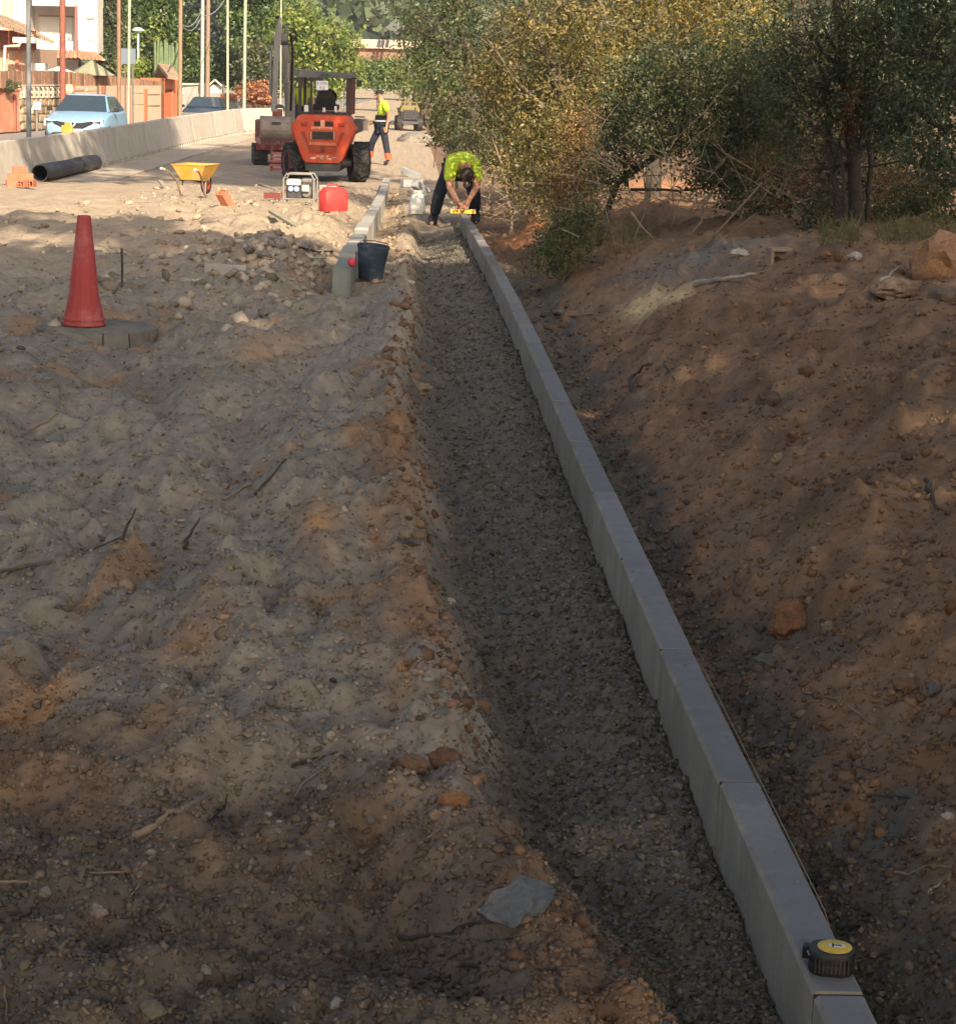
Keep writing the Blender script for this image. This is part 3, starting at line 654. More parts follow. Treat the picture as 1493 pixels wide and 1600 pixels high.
for a in [
    ('clod', 1236, 985, 96, (.22, .105, .05), 'large rust brown clod low on the bank right of the kerb', 'clod', .7),
    ('clod', 712, 1262, 58, OR, 'bright orange clod at the edge of the mortar bed', 'clod', .6),
    ('rock', 681, 1282, 30, TN, 'yellowish stone in front of the bright orange clod', 'rock', .9),
    ('clod', 640, 1205, 62, BR, 'brown lumpy clod behind the bright orange clod', 'clod', .6),
    ('clod', 690, 1195, 70, (.19, .09, .05), 'flat reddish clod right behind the brown lumpy clod', 'clod', .45),
    ('rock', 626, 1257, 32, GY, 'flat grey stone chip left of the bright orange clod', 'rock', .35),
    ('rock', 648, 1032, 40, GY, 'grey angular stone in the edge of the dirt halfway down', 'rock', .7),
    ('clod', 640, 1040, 26, OR, 'small orange clod beside the grey angular stone', 'clod', .7),
    ('rock', 632, 840, 34, TN, 'pale rounded stone at the broken edge of the dirt', 'rock', .5),
    ('rock', 640, 850, 50, (.12, .115, .11), 'dark grey slab of soil at the broken edge of the dirt', 'rock', .4),
    ('rock', 1200, 632, 40, DK, 'dark round stone halfway up the right bank', 'rock', .8),
    ('clod', 1218, 722, 30, TN, 'pale brown clod on the right bank below the dark round stone', 'clod', .7),
    ('clod', 1245, 685, 36, BR, 'brown clod right of the dark round stone', 'clod', .6),
    ('clod', 1424, 715, 46, BR, 'long brown clod on the bank near the right edge', 'clod', .45),
    ('rock', 150, 1432, 42, (.26, .21, .18), 'rounded grey stone in the lower left soil', 'rock', .65),
    ('rock', 71, 1402, 24, GY, 'small upright grey stone at lower left', 'rock', 1.0),
    ('rock', 82, 1464, 17, GY, 'small round pebble below the upright grey stone', 'rock', .8),
    ('rock', 319, 1523, 33, (.25, .25, .21), 'flat greenish grey stone near the bottom', 'rock', .55),
    ('rock', 232, 1590, 64, (.20, .18, .12), 'mossy yellowish stone at the bottom edge', 'rock', .5),
    ('rock', 66, 1012, 28, GY, 'grey stone poking from the sand at the left edge', 'rock', .8),
    ('rock', 257, 1078, 14, PL, 'small pale stone in the middle of the left dirt', 'rock', 1.0),
    ('rock', 517, 1153, 22, PL, 'pale lump above the dark arched twig', 'rock', .7),
    ('rock', 702, 944, 20, PL, 'small pale stone on the mortar bed', 'rock', .6),
    ('rock', 392, 1028, 24, PL, 'elongated pale stone on the left dirt', 'rock', .4),
    ('rock', 283, 815, 16, PL, 'flat pale chip above the tyre print', 'rock', .4),
    ('rock', 516, 1292, 18, GY, 'round grey pebble below the arched twig', 'rock', .8),
    ('rock', 578, 1285, 22, GY, 'pale grey pebble right of the round grey pebble', 'rock', .7),
    ('rock', 565, 1335, 16, GY, 'small grey pebble below the pale grey pebble', 'rock', .8),
    ('rock', 462, 1578, 20, GY, 'pale pebble at the bottom edge left of centre', 'rock', .7),
    ('rock', 1472, 432, 135, (.34, .19, .10), 'big sandy orange rock at the right edge on the bank crest', 'rock', .75),
    ('rock', 1405, 460, 95, (.17, .12, .085), 'low brown boulder in front of the big sandy orange rock', 'rock', .4),
    ('rock', 1478, 470, 60, (.16, .12, .09), 'dark grey brown boulder at the right edge below the big rock', 'rock', .6),
    ('rock', 1157, 400, 32, PL, 'pale stone on the bank crest left of the hollow block', 'rock', .5),
    ('rock', 1336, 405, 28, PL, 'rounded pale stone on the bank crest below the trunk', 'rock', .6),
    ('rock', 1290, 402, 26, BR, 'brown stone on the bank crest beside the hollow block', 'rock', .6),
    ('rock', 1482, 1282, 24, PL, 'chalky white lump in the bank at the right edge', 'rock', .6),
    ('rock', 1460, 1085, 44, (.14, .13, .11), 'dark stone on the bank near the right edge', 'rock', .6),
    ('clod', 1420, 1080, 60, BR, 'crumbled brown clod left of the dark stone on the bank', 'clod', .5),
    ('clod', 1295, 985, 30, TN, 'light clod beside the large rust brown clod', 'clod', .7),
    ('rock', 1195, 1045, 60, (.13, .12, .10), 'grey lump in the ditch in front of the large rust brown clod', 'rock', .5),
    ('rock', 478, 395, 34, GY, 'round grey boulder at the right end of the rubble heap', 'rock', .8),
    ('rock', 432, 385, 36, GY, 'grey stone on top of the rubble heap', 'rock', .7),
    ('rock', 410, 400, 26, GY, 'flat grey stone in the front of the rubble heap', 'rock', .5),
    ('rock', 306, 444, 28, PL, 'pale flat stone left of the concrete offcut', 'rock', .45),
    ('rock', 655, 610, 44, TN, 'pale crumbled mortar lump at the edge of the dirt by the trench', 'rock', .4),
    ('rock', 4, 285, 16, GY, 'small grey stone left of the brick pile', 'rock', .8),
    ('rock', 640, 445, 18, PL, 'small pale stone at the near end of the sunlit strip', 'rock', .6),
]: rock(*a)
# small stones strewn beside things one can find, each its own thing
r = np.random.default_rng(77)
DIRS = (((-52, 6), 'just left of'), ((54, -4), 'just right of'), ((4, 38), 'right in front of'), ((-6, -36), 'right behind'))
for (nm, lx, ly_, bank) in [('the thick bare branch', 265, 1278, 0), ('the rounded grey stone at lower left', 150, 1432, 0), ('the mossy yellowish stone', 232, 1560, 0), ('the flat greenish grey stone', 319, 1523, 0),
                           ('the bright orange clod', 700, 1268, 0), ('the dark arched twig', 500, 1190, 0), ('the short dark stub of root', 480, 1300, 0), ('the pale pebble at the bottom edge', 462, 1550, 0),
                           ('the dark round stone', 1200, 632, 1), ('the large rust brown clod', 1236, 975, 1), ('the long brown clod', 1420, 715, 1), ('the crumbled brown clod', 1420, 1075, 1)]:
    for k, ((dx, dy), w_) in enumerate(DIRS):
        c = ([(.20, .125, .075), (.16, .10, .065), (.24, .175, .115)] if bank else [(.21, .195, .17), (.17, .145, .115), (.26, .24, .205)])[k % 3]
        cn = (['small brown clod', 'small dark brown clod', 'small tan clod'] if bank else ['small grey pebble', 'small brownish pebble', 'small pale pebble'])[k % 3]
        rock('clod' if bank else 'pebble', lx + dx + r.uniform(-8, 8), ly_ + dy + r.uniform(-5, 5), r.uniform(9, 17), c, cn + ' ' + w_ + ' ' + nm, 'clod' if bank else 'pebble', .65, k)
# hollow block and dark hollow
p = on(1216, 404); T = tag(MB().box((0, 0, .05), (.13, .10, .02)).box((-.055, 0, -.01), (.02, .10, .10)).box((0, .03, 0), (.10, .02, .09)).build('hollow_block', mat('block', (.26, .2, .14), .9), bevel=.004), 'beige hollow block half buried on the bank crest', 'block')
T.location = p; T.rotation_euler = (0, 0, .2)
# tyre print
a_, b_ = on(322, 880), on(334, 828); mb = MB(); d_ = b_ - a_
for i in range(13):
    t = i / 12; q = a_ + d_ * t; mb.add([(-.020, -.010, 0), (.020, -.010, 0), (.017, .010, 0), (-.017, .010, 0), (-.018, -.004, .011), (.018, -.004, .011), (.015, .004, .011), (-.015, .004, .011)],
        [(4, 5, 6, 7), (0, 1, 5, 4), (1, 2, 6, 5), (2, 3, 7, 6), (3, 0, 4, 7)], Matrix.Translation((q.x, q.y, h1(q.x, q.y) - .001)) @ Matrix.Rotation(.1, 4, 'Z'))
tag(mb.build('tyre_print', mat('print_soil', (.20, .168, .128), .95, .3, 40), smooth=50), 'short ribbed tyre print pressed into the left dirt', 'tyre print')
# plastic scrap
p = on(806, 1430); mb = MB(); nA, nB = 22, 7; vs = []
for s_ in (0, 1):
    for j in range(nB):
        v = j / (nB - 1) * 2 - 1
        for i in range(nA):
            u = i / (nA - 1) * 2 - 1; hw = .058 * math.sqrt(max(0, 1 - u ** 4)) * (1 - .72 * (u < 0) * u * u) + .001
            vs.append((u * .070, v * hw * .85 + .010 * u, .022 + v * .011 + .010 * u + .010 * math.sin(u * 3.1 + v) + .007 * math.sin(u * 9 + 3 * v) * math.cos(v * 4 + u) - .0015 * s_))
fs = []
for s_ in (0, 1):
    o_ = s_ * nA * nB
    for j in range(nB - 1):
        for i in range(nA - 1): fs.append((o_ + j * nA + i, o_ + j * nA + i + 1, o_ + (j + 1) * nA + i + 1, o_ + (j + 1) * nA + i))
T = MB().add(vs, fs).build('plastic_scrap', mat('plastic_scrap', (.15, .15, .14), .35, .45, 38, stain=(.055, .048, .038), sscale=32, samt=.95, bump=.006, bscale=45), smooth=60)
T.location = (p.x, p.y, p.z); T.rotation_euler = (0, 0, R(6)); tag(T, 'crumpled grey plastic scrap lying across the edge of the mortar bed near the bottom', 'plastic scrap')

# ------------------------------------------------------------------ tools in the middle distance
p = on(520, 331); T = thing('fuel_can', 'bright red plastic fuel can on the ground beside the generator', 'fuel can', (p.x, p.y + .12, p.z), R(28))
mb = MB(); secs = []
for z, kx, ky in ((0, .96, .94), (.02, 1, 1), (.23, 1, 1), (.285, .80, .62), (.295, .74, .55)): secs.append([(a * kx, b * ky, z) for a, b in rrect(.33, .20, .03, 3)])
mb.loft(secs).build('can', M['red'], T, smooth=35)
MB().tube([(-.09, 0, .28), (-.08, 0, .325), (.05, 0, .325), (.07, 0, .28)], .016, 8).build('handle', M['red'], T, smooth=60)
MB().lathe([(.026, .27), (.026, .315), (0, .318)], 12, (.115, 0, -.01)).build('cap', M['black'], T)
p = on(468, 318); T = thing('generator', 'portable generator in a grey tube frame with white tank', 'generator', (p.x, p.y + .18, p.z), R(-6))
fm = mat('frame_paint', (.20, .19, .18), .5, .2, 9); mb = MB()
for yy_ in (-.16, .16):
    mb.tube([(-.21, yy_, .0), (-.21, yy_, .33), (-.17, yy_ * .9, .40), (.17, yy_ * .9, .40), (.21, yy_, .33), (.21, yy_, 0)], .0125, 8)
for x_ in (-.21, .21):
    for z_ in (.05, .33): mb.tube([(x_, -.16, z_), (x_, .16, z_)], .011, 8)
for yy_ in (-.16, .16): mb.tube([(-.21, yy_, .06), (.21, yy_, .06)], .011, 8)
mb.build('frame', fm, T, smooth=60)
secs = [[(a, b, z) for a, b in rrect(.20 * k, .22 * k, .04, 3, -.085)] for z, k in ((.235, .85), (.25, 1), (.30, 1), (.325, .75))]
MB().loft(secs).build('tank', mat('cream_plastic', (.66, .62, .52), .5, .08), T, smooth=40)
MB().box((-.07, 0, .14), (.20, .2, .15)).build('engine', M['darkmetal'], T, bevel=.015)
mb = MB()
for x_ in (-.115, -.035): mb.lathe([(.036, 0), (.036, .02), (.030, .024), (0, .024)], 14, M=Matrix.Translation((x_, -.11, .195)) @ Matrix.Rotation(R(90), 4, 'X'))
mb.build('gauges', mat('gauge_blue', (.32, .42, .62), .4, .15, 20), T, smooth=30)
MB().lathe([(.085, -.1), (.095, -.09), (.095, .06), (.06, .1)], 16, M=Matrix.Translation((.095, .02, .15)) @ Matrix.Rotation(R(90), 4, 'X')).build('alternator', M['steel'], T, smooth=30)
MB().box((.09, -.13, .21), (.10, .03, .09)).build('control_panel', mat('panel_grey', (.40, .38, .34), .6), T, bevel=.006)
MB().box((.11, -.06, .315), (.14, .14, .05)).build('muffler', M['steel'], T, bevel=.01)
p = on(517, 300); T = tag(MB().box((0, 0, .05), (.34, .16, .10), (0, 0, .1)).build('concrete_block', M['kerb2'], bevel=.008), 'pale concrete block lying between the generator and the fuel can', 'concrete block'); T.location = (p.x - .05, p.y + .3, p.z)
p = on(455, 312); T = tag(MB().box((-.12, 0, .05), (.24, .08, .09)).tube([(.02, 0, .02), (.03, 0, .10), (.09, 0, .14), (.13, 0, .08), (.13, 0, .02)], .012, 6).build('hand_saw', mat('tool_red', (.14, .03, .03), .5)), 'dark hand held power tool lying left of the generator', 'power tool'); T.location = (p.x - .17, p.y, p.z)

p = on(298, 308); T = thing('wheelbarrow', 'yellow wheelbarrow with cement in its tray standing on the sand', 'wheelbarrow', (p.x + .03, p.y + .3, p.z), R(76)); T.scale = (.92, .92, .96)
def bx(x0, x1, y0_, y1_, z): return [(x0, y0_, z), (x1, y0_, z), (x1, y1_, z), (x0, y1_, z)]
mb = MB(); mb.loft([bx(-.20, .26, -.16, .16, .24), bx(-.31, .40, -.275, .275, .46), bx(-.325, .415, -.29, .29, .47), bx(-.325, .415, -.29, .29, .478), bx(-.29, .38, -.255, .255, .47), bx(-.19, .25, -.15, .15, .255)], cap=False)
mb.f.append((0, 3, 2, 1)); mb.f.append((20, 21, 22, 23)); mb.build('tray', M['yellow'], T, bevel=.008)
MB().loft([[(.33 * math.cos(a) * k + .05, .22 * math.sin(a) * k, z) for a in np.linspace(0, 6.283, 14, endpoint=False)] for k, z in ((1, .40), (.8, .425), (.45, .445), (.1, .45))]).build('cement', mat('dry_cement', (.36, .32, .27), .95, .3, 9, bump=.02, bscale=20), T, smooth=60)
wb = mat('barrow_frame', (.23, .17, .13), .6, .3, 9)
for s_ in (-1, 1):
    MB().tube([(.52, s_ * .05, .17), (.2, s_ * .17, .23), (-.28, s_ * .22, .24), (-.50, s_ * .25, .37), (-.66, s_ * .27, .41)], .016, 8).build('handle', wb, T, smooth=60)
    MB().tube([(-.66, s_ * .27, .41), (-.78, s_ * .28, .43)], .021, 8).build('grip', mat('grip', (.45, .42, .36), .7), T)
    MB().tube([(-.02, s_ * .19, .235), (-.08, s_ * .2, .0)], .015, 8).tube([(-.26, s_ * .21, .24), (-.10, s_ * .2, .01), (-.02, s_ * .2, .0)], .015, 8).build('leg', wb, T, smooth=60)
Mw = Matrix.Translation((.55, 0, .17)) @ Matrix.Rotation(R(90), 4, 'X')
MB().lathe([(.11, -.04), (.16, -.04), (.175, -.015), (.175, .015), (.16, .04), (.11, .04), (.11, -.04)], 24, M=Mw).build('tyre', M['rubber'], T, smooth=50)
MB().lathe([(0, -.03), (.115, -.03), (.115, .03), (0, .03)], 16, M=Mw).build('rim', M['red'], T)

# bricks
bv, bh, bd = .135, .10, .24
def brick(parent, loc, rz, ry=0.0):
    mb = MB(); L_, W_, H_ = .24, .115, .105; t = .014
    mb.box((0, -W_ / 2 + t / 2, 0), (L_, t, H_)).box((0, W_ / 2 - t / 2, 0), (L_, t, H_))
    mb.box((0, 0, H_ / 2 - t / 2), (L_, W_ - 2 * t - .001, t)).box((0, 0, -H_ / 2 + t / 2), (L_, W_ - 2 * t - .001, t)).box((0, 0, 0), (L_ - .004, t * .8, H_ - 2 * t - .001))
    mb.box((0, W_ * .2, 0), (L_ - .004, W_ * .3, t * .8))
    o = mb.build('hollow_brick', M['brick']); o.location = loc; o.rotation_euler = (0, ry, rz); return o
p = on(28, 293); BL = [(-.09, .0, .055, .3, 'bottom left hollow brick of the small brick pile'), (.07, -.02, .055, 1.3, 'bottom front hollow brick of the small brick pile'),
      (.17, .10, .055, 1.5, 'bottom right hollow brick of the small brick pile beside the pipe mouth'), (-.08, .02, .162, .15, 'middle left hollow brick of the small brick pile'),
      (.08, .05, .162, .4, 'middle right hollow brick of the small brick pile'), (-.0, .04, .268, .2, 'top hollow brick of the small brick pile')]
for i, (a, b, c, d, lab) in enumerate(BL):
    tag(brick(None, (p.x + a, p.y + .15 + b, p.z + c), d), lab, 'brick', 'hollow bricks piled beside the black pipe')
p = on(352, 322); tag(brick(None, (p.x, p.y, p.z + .07), .9, .9), 'single red brick lying alone in the sand right of the wheelbarrow', 'brick')
# black corrugated pipe
a = on(62, 284); b = on(146, 266); a.z += .155; b.z += .155; d = (b - a)
T = thing('drain_pipe', 'black corrugated drain pipe lying beside the concrete barrier', 'pipe', a, rot=(0, 0, 0)); L_ = d.length
Mq = d.to_track_quat('Z', 'Y').to_matrix().to_4x4()
pr = [(.13, 0), (.155, 0), (.155, .02)]; z = .02
while z < L_ * .66: pr += [(.155, z), (.150, z + .01), (.150, z + .06), (.155, z + .07)]; z += .08
MB().lathe([(.138, L_ * .7), (.138, .005)] + pr[1:] + [(.15, L_ * .7)], 32, M=Mq).build('pipe', mat('pipe_black', (.035, .036, .04), .45, .15, 6, stain=(.14, .12, .10), sscale=2, samt=.4), T, smooth=30)
pr = [(.138, L_ * .7)]; z = L_ * .66
while z < L_: pr += [(.158, z), (.170, z + .015), (.170, z + .07), (.158, z + .085)]; z += .11
MB().lathe(pr + [(.138, L_ + .05), (.138, L_ * .7)], 32, M=Mq).build('socket', mat('pipe_black', (0, 0, 0)), T, smooth=30)
for (a_, b_, wd, lab) in [((405, 290), (440, 300), .10, 'weathered board lying in the sand left of the generator'), ((390, 318), (425, 312), .07, 'short board end half buried in the sand below the generator'), ((250, 292), (268, 300), .08, 'board scrap on the sand left of the wheelbarrow'), ((425, 340), (470, 352), .09, 'grey board on the sand in front of the generator')]:
    p, q = on(*a_), on(*b_); d = q - p; o = tag(MB().box((0, 0, .016), (d.length, wd, .028)).build('board', M['greywood'], bevel=.003), lab, 'board', 'boards scattered on the sand'); o.location = (p + q) / 2; o.rotation_euler = (random.uniform(-.1, .1), random.uniform(-.06, .06), math.atan2(d.y, d.x))
# stuff around the worker
p = on(650, 335); T = thing('cement_sack', 'white paper cement sack standing crumpled on the sunlit strip', 'sack', (p.x, p.y, p.z), R(20)); r = np.random.default_rng(5)
secs = []
for z, k in ((0, .9), (.05, 1.05), (.13, 1), (.20, .85), (.25, .62), (.29, .75)):
    secs.append([(a_ * k * (1 + r.uniform(-.09, .09)) + z * .05, b_ * k * (1 + r.uniform(-.12, .12)), z) for a_, b_ in rrect(.19, .15, .04, 2)])
MB().loft(secs).build('paper', mat('sack_paper', (.72, .70, .64), .85, .08, 9, bump=.01, bscale=12), T)
for px, py, rz, rx, lab in [(643, 292, .5, .0, 'grey kerb offcut lying behind the white sack'), (640, 276, -.6, .3, 'grey kerb offcut leaning at the far end beside the striding worker'), (655, 300, .9, .5, 'pale concrete offcut tilted against the white sack')]:
    p = on(px, py); o = tag(MB().box((0, 0, .07), (.42, .13, .14)).build('kerb_offcut', mat('wet_concrete', (.27, .28, .285), .7, .2, 9), bevel=.006), lab, 'kerb offcut'); o.location = p; o.rotation_euler = (0, rx, rz)
p = on(677, 262); q = at(682, 216, p.y)
T = thing('steel_rod', 'rusty steel rod standing upright behind the crouching worker', 'rod', p); mb = MB()
mb.tube([(0, 0, -.05), (q.x - p.x, 0, q.z - p.z)], .012, 6).build('rod', mat('rust', (.10, .05, .03), .8, .3, 9), T)
MB().tube([(q.x - p.x - .01, 0, q.z - p.z - .18), (q.x - p.x - .10, .02, q.z - p.z + .02)], .006, 5).build('tie_wire', mat('rust', (.1, .05, .03)), T)
p = at_z(729, 311, kerb_z(KEND) + .03); ly = KEND - .12
T = thing('spirit_level', 'short yellow spirit level held across the end of the kerb row', 'spirit level', (.70, ly, kerb_z(ly) + .004), R(2))
MB().box((0, 0, .027), (.30, .024, .05)).build('bar', mat('level_yellow', (.72, .42, .07), .45, .08, 20), T, bevel=.003)
for x_ in (-.11, 0, .11): MB().lathe([(.014, -.0135), (.014, .0135)], 12, M=Matrix.Translation((x_, 0, .027)) @ Matrix.Rotation(R(90), 4, 'X')).build('vial', mat('vial', (.25, .12, .04), .2, 0), T)

# ------------------------------------------------------------------ people
def skin_mesh(name, joints, bones, mt, parent, root, sub=2, mats=None):
    """one continuous skinned surface over named joints {n: (co, radius)}"""
    names = list(joints); me = bpy.data.meshes.new(name)
    me.from_pydata([joints[n][0] for n in names], [(names.index(a), names.index(b)) for a, b in bones], []); me.update()
    o = bpy.data.objects.new(name, me); COL.objects.link(o)
    m = o.modifiers.new('skin', 'SKIN'); m.use_smooth_shade = True
    sv = me.skin_vertices[0].data
    for i, n in enumerate(names):
        rr = joints[n][1]; sv[i].radius = rr if hasattr(rr, '__len__') else (rr, rr); sv[i].use_root = (n == root)
    s = o.modifiers.new('sub', 'SUBSURF'); s.levels = sub; s.render_levels = sub
    dg = bpy.context.evaluated_depsgraph_get(); dg.update()
    nm = bpy.data.meshes.new_from_object(o.evaluated_get(dg)); nm.name = name
    bpy.data.objects.remove(o); bpy.data.meshes.remove(me)
    nm.materials.clear(); nm.materials.append(mt)
    for p_ in nm.polygons: p_.use_smooth = True
    o = bpy.data.objects.new(name, nm); COL.objects.link(o); o.parent = parent; return o
BODY = [('pelvis', 'spine'), ('spine', 'chest'), ('chest', 'neck'), ('neck', 'head'), ('head', 'crown')]
for s_ in 'LR':
    BODY += [('chest', 'sh' + s_), ('sh' + s_, 'el' + s_), ('el' + s_, 'wr' + s_), ('wr' + s_, 'ha' + s_),
             ('pelvis', 'hip' + s_), ('hip' + s_, 'kn' + s_), ('kn' + s_, 'an' + s_), ('an' + s_, 'toe' + s_)]
RAD = dict(pelvis=.115, spine=.10, chest=.115, neck=.05, head=.085, crown=.07, sh=.065, el=.043, wr=.03, ha=.036, hip=.085, kn=.058, an=.042, toe=.035)
def rad(n): return RAD.get(n, RAD.get(n[:-1], .05))
def person(T, J, fin=True):
    j = {n: (c, rad(n)) for n, c in J.items()}
    skin_mesh('body', j, BODY, M['skin'], T, 'pelvis')
    up = 1.0
    def sub(names, grow): return {n: (J[n], rad(n) + grow) for n in names}
    mid = lambda a, b, t: tuple(a[i] + (b[i] - a[i]) * t for i in range(3))
    sj = {n: (J[n], rad(n) + .018) for n in ('pelvis', 'spine', 'chest', 'neck', 'shL', 'shR')}; sj['neck'] = (mid(J['chest'], J['neck'], .75), .07)
    sj['pelvis'] = (mid(J['pelvis'], J['spine'], .1), .138); sj['spine'] = (J['spine'], .142); sj['chest'] = (J['chest'], .168)
    sb = [('pelvis', 'spine'), ('spine', 'chest'), ('chest', 'neck'), ('chest', 'shL'), ('chest', 'shR')]
    for s_ in 'LR':
        sj['sh' + s_] = (J['sh' + s_], .086); sj['c' + s_] = (mid(J['sh' + s_], J['el' + s_], .78), .074); sb.append(('sh' + s_, 'c' + s_))
    shirt = skin_mesh('shirt', sj, sb, M['hivis'], T, 'chest')
    tj = {'pelvis': (J['pelvis'], .142)}; tb = []
    for s_ in 'LR':
        tj['hip' + s_] = (J['hip' + s_], .102); tj['kn' + s_] = (J['kn' + s_], .080); tj['c' + s_] = (mid(J['kn' + s_], J['an' + s_], .85), .070)
        tb += [('pelvis', 'hip' + s_), ('hip' + s_, 'kn' + s_), ('kn' + s_, 'c' + s_)]
    skin_mesh('trousers', tj, tb, M['navy'], T, 'pelvis')
    for s_ in 'LR':
        bj = {'a': (mid(J['kn' + s_], J['an' + s_], .8), .056), 'b': (J['an' + s_], .056), 'c': (J['toe' + s_], .048)}
        skin_mesh('boot', bj, [('a', 'b'), ('b', 'c')], M['black'], T, 'b', 1)
    # hands: palm, four fingers and a thumb
    for s_ in 'LR':
        w_, h_ = Vector(J['wr' + s_]), Vector(J['ha' + s_]); d = (h_ - w_).normalized(); sd = d.cross(Vector((0, 1, .2))).normalized(); dn = d.cross(sd)
        mb = MB(); tip = w_ + d * .075
        for i, ln in enumerate((.062, .075, .07, .055)):
            b0 = tip + sd * ((i - 1.5) * .019); mb.tube([b0 - d * .02, b0 + d * ln * .5, b0 + d * ln * .85 + dn * .018, b0 + d * ln * .9 + dn * .04], [.0095, .009, .008, .006], 6)
        mb.tube([w_ + d * .03 - sd * .025, w_ + d * .06 - sd * .05, w_ + d * .09 - sd * .055 + dn * .012], [.011, .0105, .008], 6)
        mb.build('fingers', M['skin'], T, smooth=60)
    return shirt
def face(T, c, fwd, upv, hair=None):
    c = Vector(c); f = Vector(fwd).normalized(); u = Vector(upv).normalized(); s = f.cross(u)
    mb = MB(); mb.tube([c + f * .085 + u * .015, c + f * .112 - u * .022, c + f * .086 - u * .034], [.010, .016, .010], 6); mb.build('nose', M['skin'], T, smooth=60)
    for k in (-1, 1): MB().tube([c + f * .078 + s * .034 * k + u * .016, c + f * .091 + s * .032 * k + u * .016], [.012, .006], 6).build('eye', M['black'], T)
    mb = MB(); mb.tube([c + f * .082 - u * .062 - s * .025, c + f * .092 - u * .062, c + f * .082 - u * .062 + s * .025], .007, 6); mb.build('mouth', mat('lips', (.25, .09, .07), .6), T)
    for k in (-1, 1): MB().tube([c + s * k * .083 + u * .03, c + s * k * .098 + u * .005 - f * .01, c + s * k * .085 - u * .03], [.012, .02, .010], 6).build('ear', M['skin'], T, smooth=60)
def dome(c, fwd, upv, rx, ry, rz, low, n=16, m=6):
    c = Vector(c); f = Vector(fwd).normalized(); u = Vector(upv).normalized(); s = f.cross(u); secs = []
    for i in range(m + 1):
        ph = low + (math.pi / 2 - low) * i / m * .98
        secs.append([c + s * rx * math.cos(ph) * math.cos(a) + f * ry * math.cos(ph) * math.sin(a) + u * rz * math.sin(ph) for a in np.linspace(0, 2 * math.pi, n, endpoint=False)])
    return MB().loft(secs)
# the striding worker
RAD['wr'] = .031
pw = on(604, 258); sx = pw.x; 
T = thing('person', 'worker in black cap and yellow and navy shirt striding beside the orange loader', 'person', (pw.x - .13, pw.y, pw.z), R(-3))
J = dict(pelvis=(0, 0, .93), spine=(.015, 0, 1.13), chest=(.02, 0, 1.33), neck=(-.02, 0, 1.49), head=(-.075, 0, 1.60), crown=(-.07, 0, 1.665),
         shL=(.06, -.185, 1.42), elL=(.17, -.25, 1.15), wrL=(.13, -.25, .90), haL=(.11, -.25, .80),
         shR=(.03, .185, 1.41), elR=(-.03, .25, 1.13), wrR=(-.20, .2, .97), haR=(-.28, .18, .94),
         hipL=(.03, -.09, .88), knL=(.11, -.10, .48), anL=(.19, -.10, .09), toeL=(.06, -.11, .04),
         hipR=(-.04, .09, .88), knR=(-.23, .10, .50), anR=(-.29, .10, .12), toeR=(-.43, .10, .06))
person(T, J)
face(T, (-.078, 0, 1.60), (-1, -.15, -.2), (-.2, 0, 1))
dome((-.072, 0, 1.615), (-1, -.1, -.05), (0, 0, 1), .098, .108, .105, .1).build('cap', mat('cap_black', (.012, .012, .014), .8), T, smooth=60)
MB().loft([[(-.15, -.075, 1.632), (-.15, .075, 1.632), (-.15, .075, 1.640), (-.15, -.075, 1.640)], [(-.26, -.05, 1.612), (-.26, .05, 1.612), (-.26, .05, 1.619), (-.26, -.05, 1.619)]]).build('cap_brim', MATS['cap_black'], T, bevel=.004)
def band(T, name, c0, c1, r0, r1, mt, n=20, sx=1.0, sy=1.0):
    return MB().loft([[(c0[0] + r0 * sx * math.cos(a), c0[1] + r0 * sy * math.sin(a), c0[2]) for a in np.linspace(0, 2 * math.pi, n, endpoint=False)],
                      [(c1[0] + r1 * sx * math.cos(a), c1[1] + r1 * sy * math.sin(a), c1[2]) for a in np.linspace(0, 2 * math.pi, n, endpoint=False)]]).build(name, mt, T, smooth=50)
silver = mat('reflective_band', (.55, .56, .56), .4, .08)
band(T, 'navy_hem', (.0, 0, .93), (.012, 0, 1.15), .176, .165, M['navy'], sy=1.05)
band(T, 'reflective_stripe', (.004, 0, 1.00), (.008, 0, 1.035), .181, .179, silver, sy=1.05)
go = mat('gaiter_orange', (.75, .10, .04), .7, .1)
for k, a, b in ((0, J['knL'], J['anL']), (1, J['knR'], J['anR'])):
    m0 = [a[i] + (b[i] - a[i]) * .50 for i in range(3)]; m1 = [a[i] + (b[i] - a[i]) * .88 for i in range(3)]
    band(T, 'gaiter', m1, m0, .078, .086, go, 14)
# the crouching worker
wy = KEND + .55; wx = .70; wz = h1(.45, wy)
T = thing('person', 'worker in fluorescent yellow T-shirt bending over the end of the long kerb row', 'person', (wx, wy, wz))
zk = kerb_z(ly) - wz; yk = ly - wy
J = dict(pelvis=(-.04, .40, .70), spine=(-.02, .16, .81), chest=(.01, -.07, .80), neck=(.035, -.24, .72), head=(.045, -.33, .64), crown=(.045, -.385, .64),
         shL=(-.15, -.13, .755), elL=(-.155, -.30, .50), wrL=(-.075, yk + .03, zk + .15), haL=(-.02, yk + .01, zk + .085),
         shR=(.17, -.13, .755), elR=(.16, -.32, .51), wrR=(.07, yk + .05, zk + .17), haR=(.03, yk + .02, zk + .09),
         hipL=(-.15, .38, .68), knL=(-.27, .12, .40), anL=(-.33, .30, .09), toeL=(-.36, .12, .035),
         hipR=(.06, .38, .68), knR=(.15, .08, .42), anR=(.18, .42, .14), toeR=(.19, .30, .05))
person(T, J)
face(T, (.045, -.335, .635), (0, -.62, -.78), (0, -.78, .62))
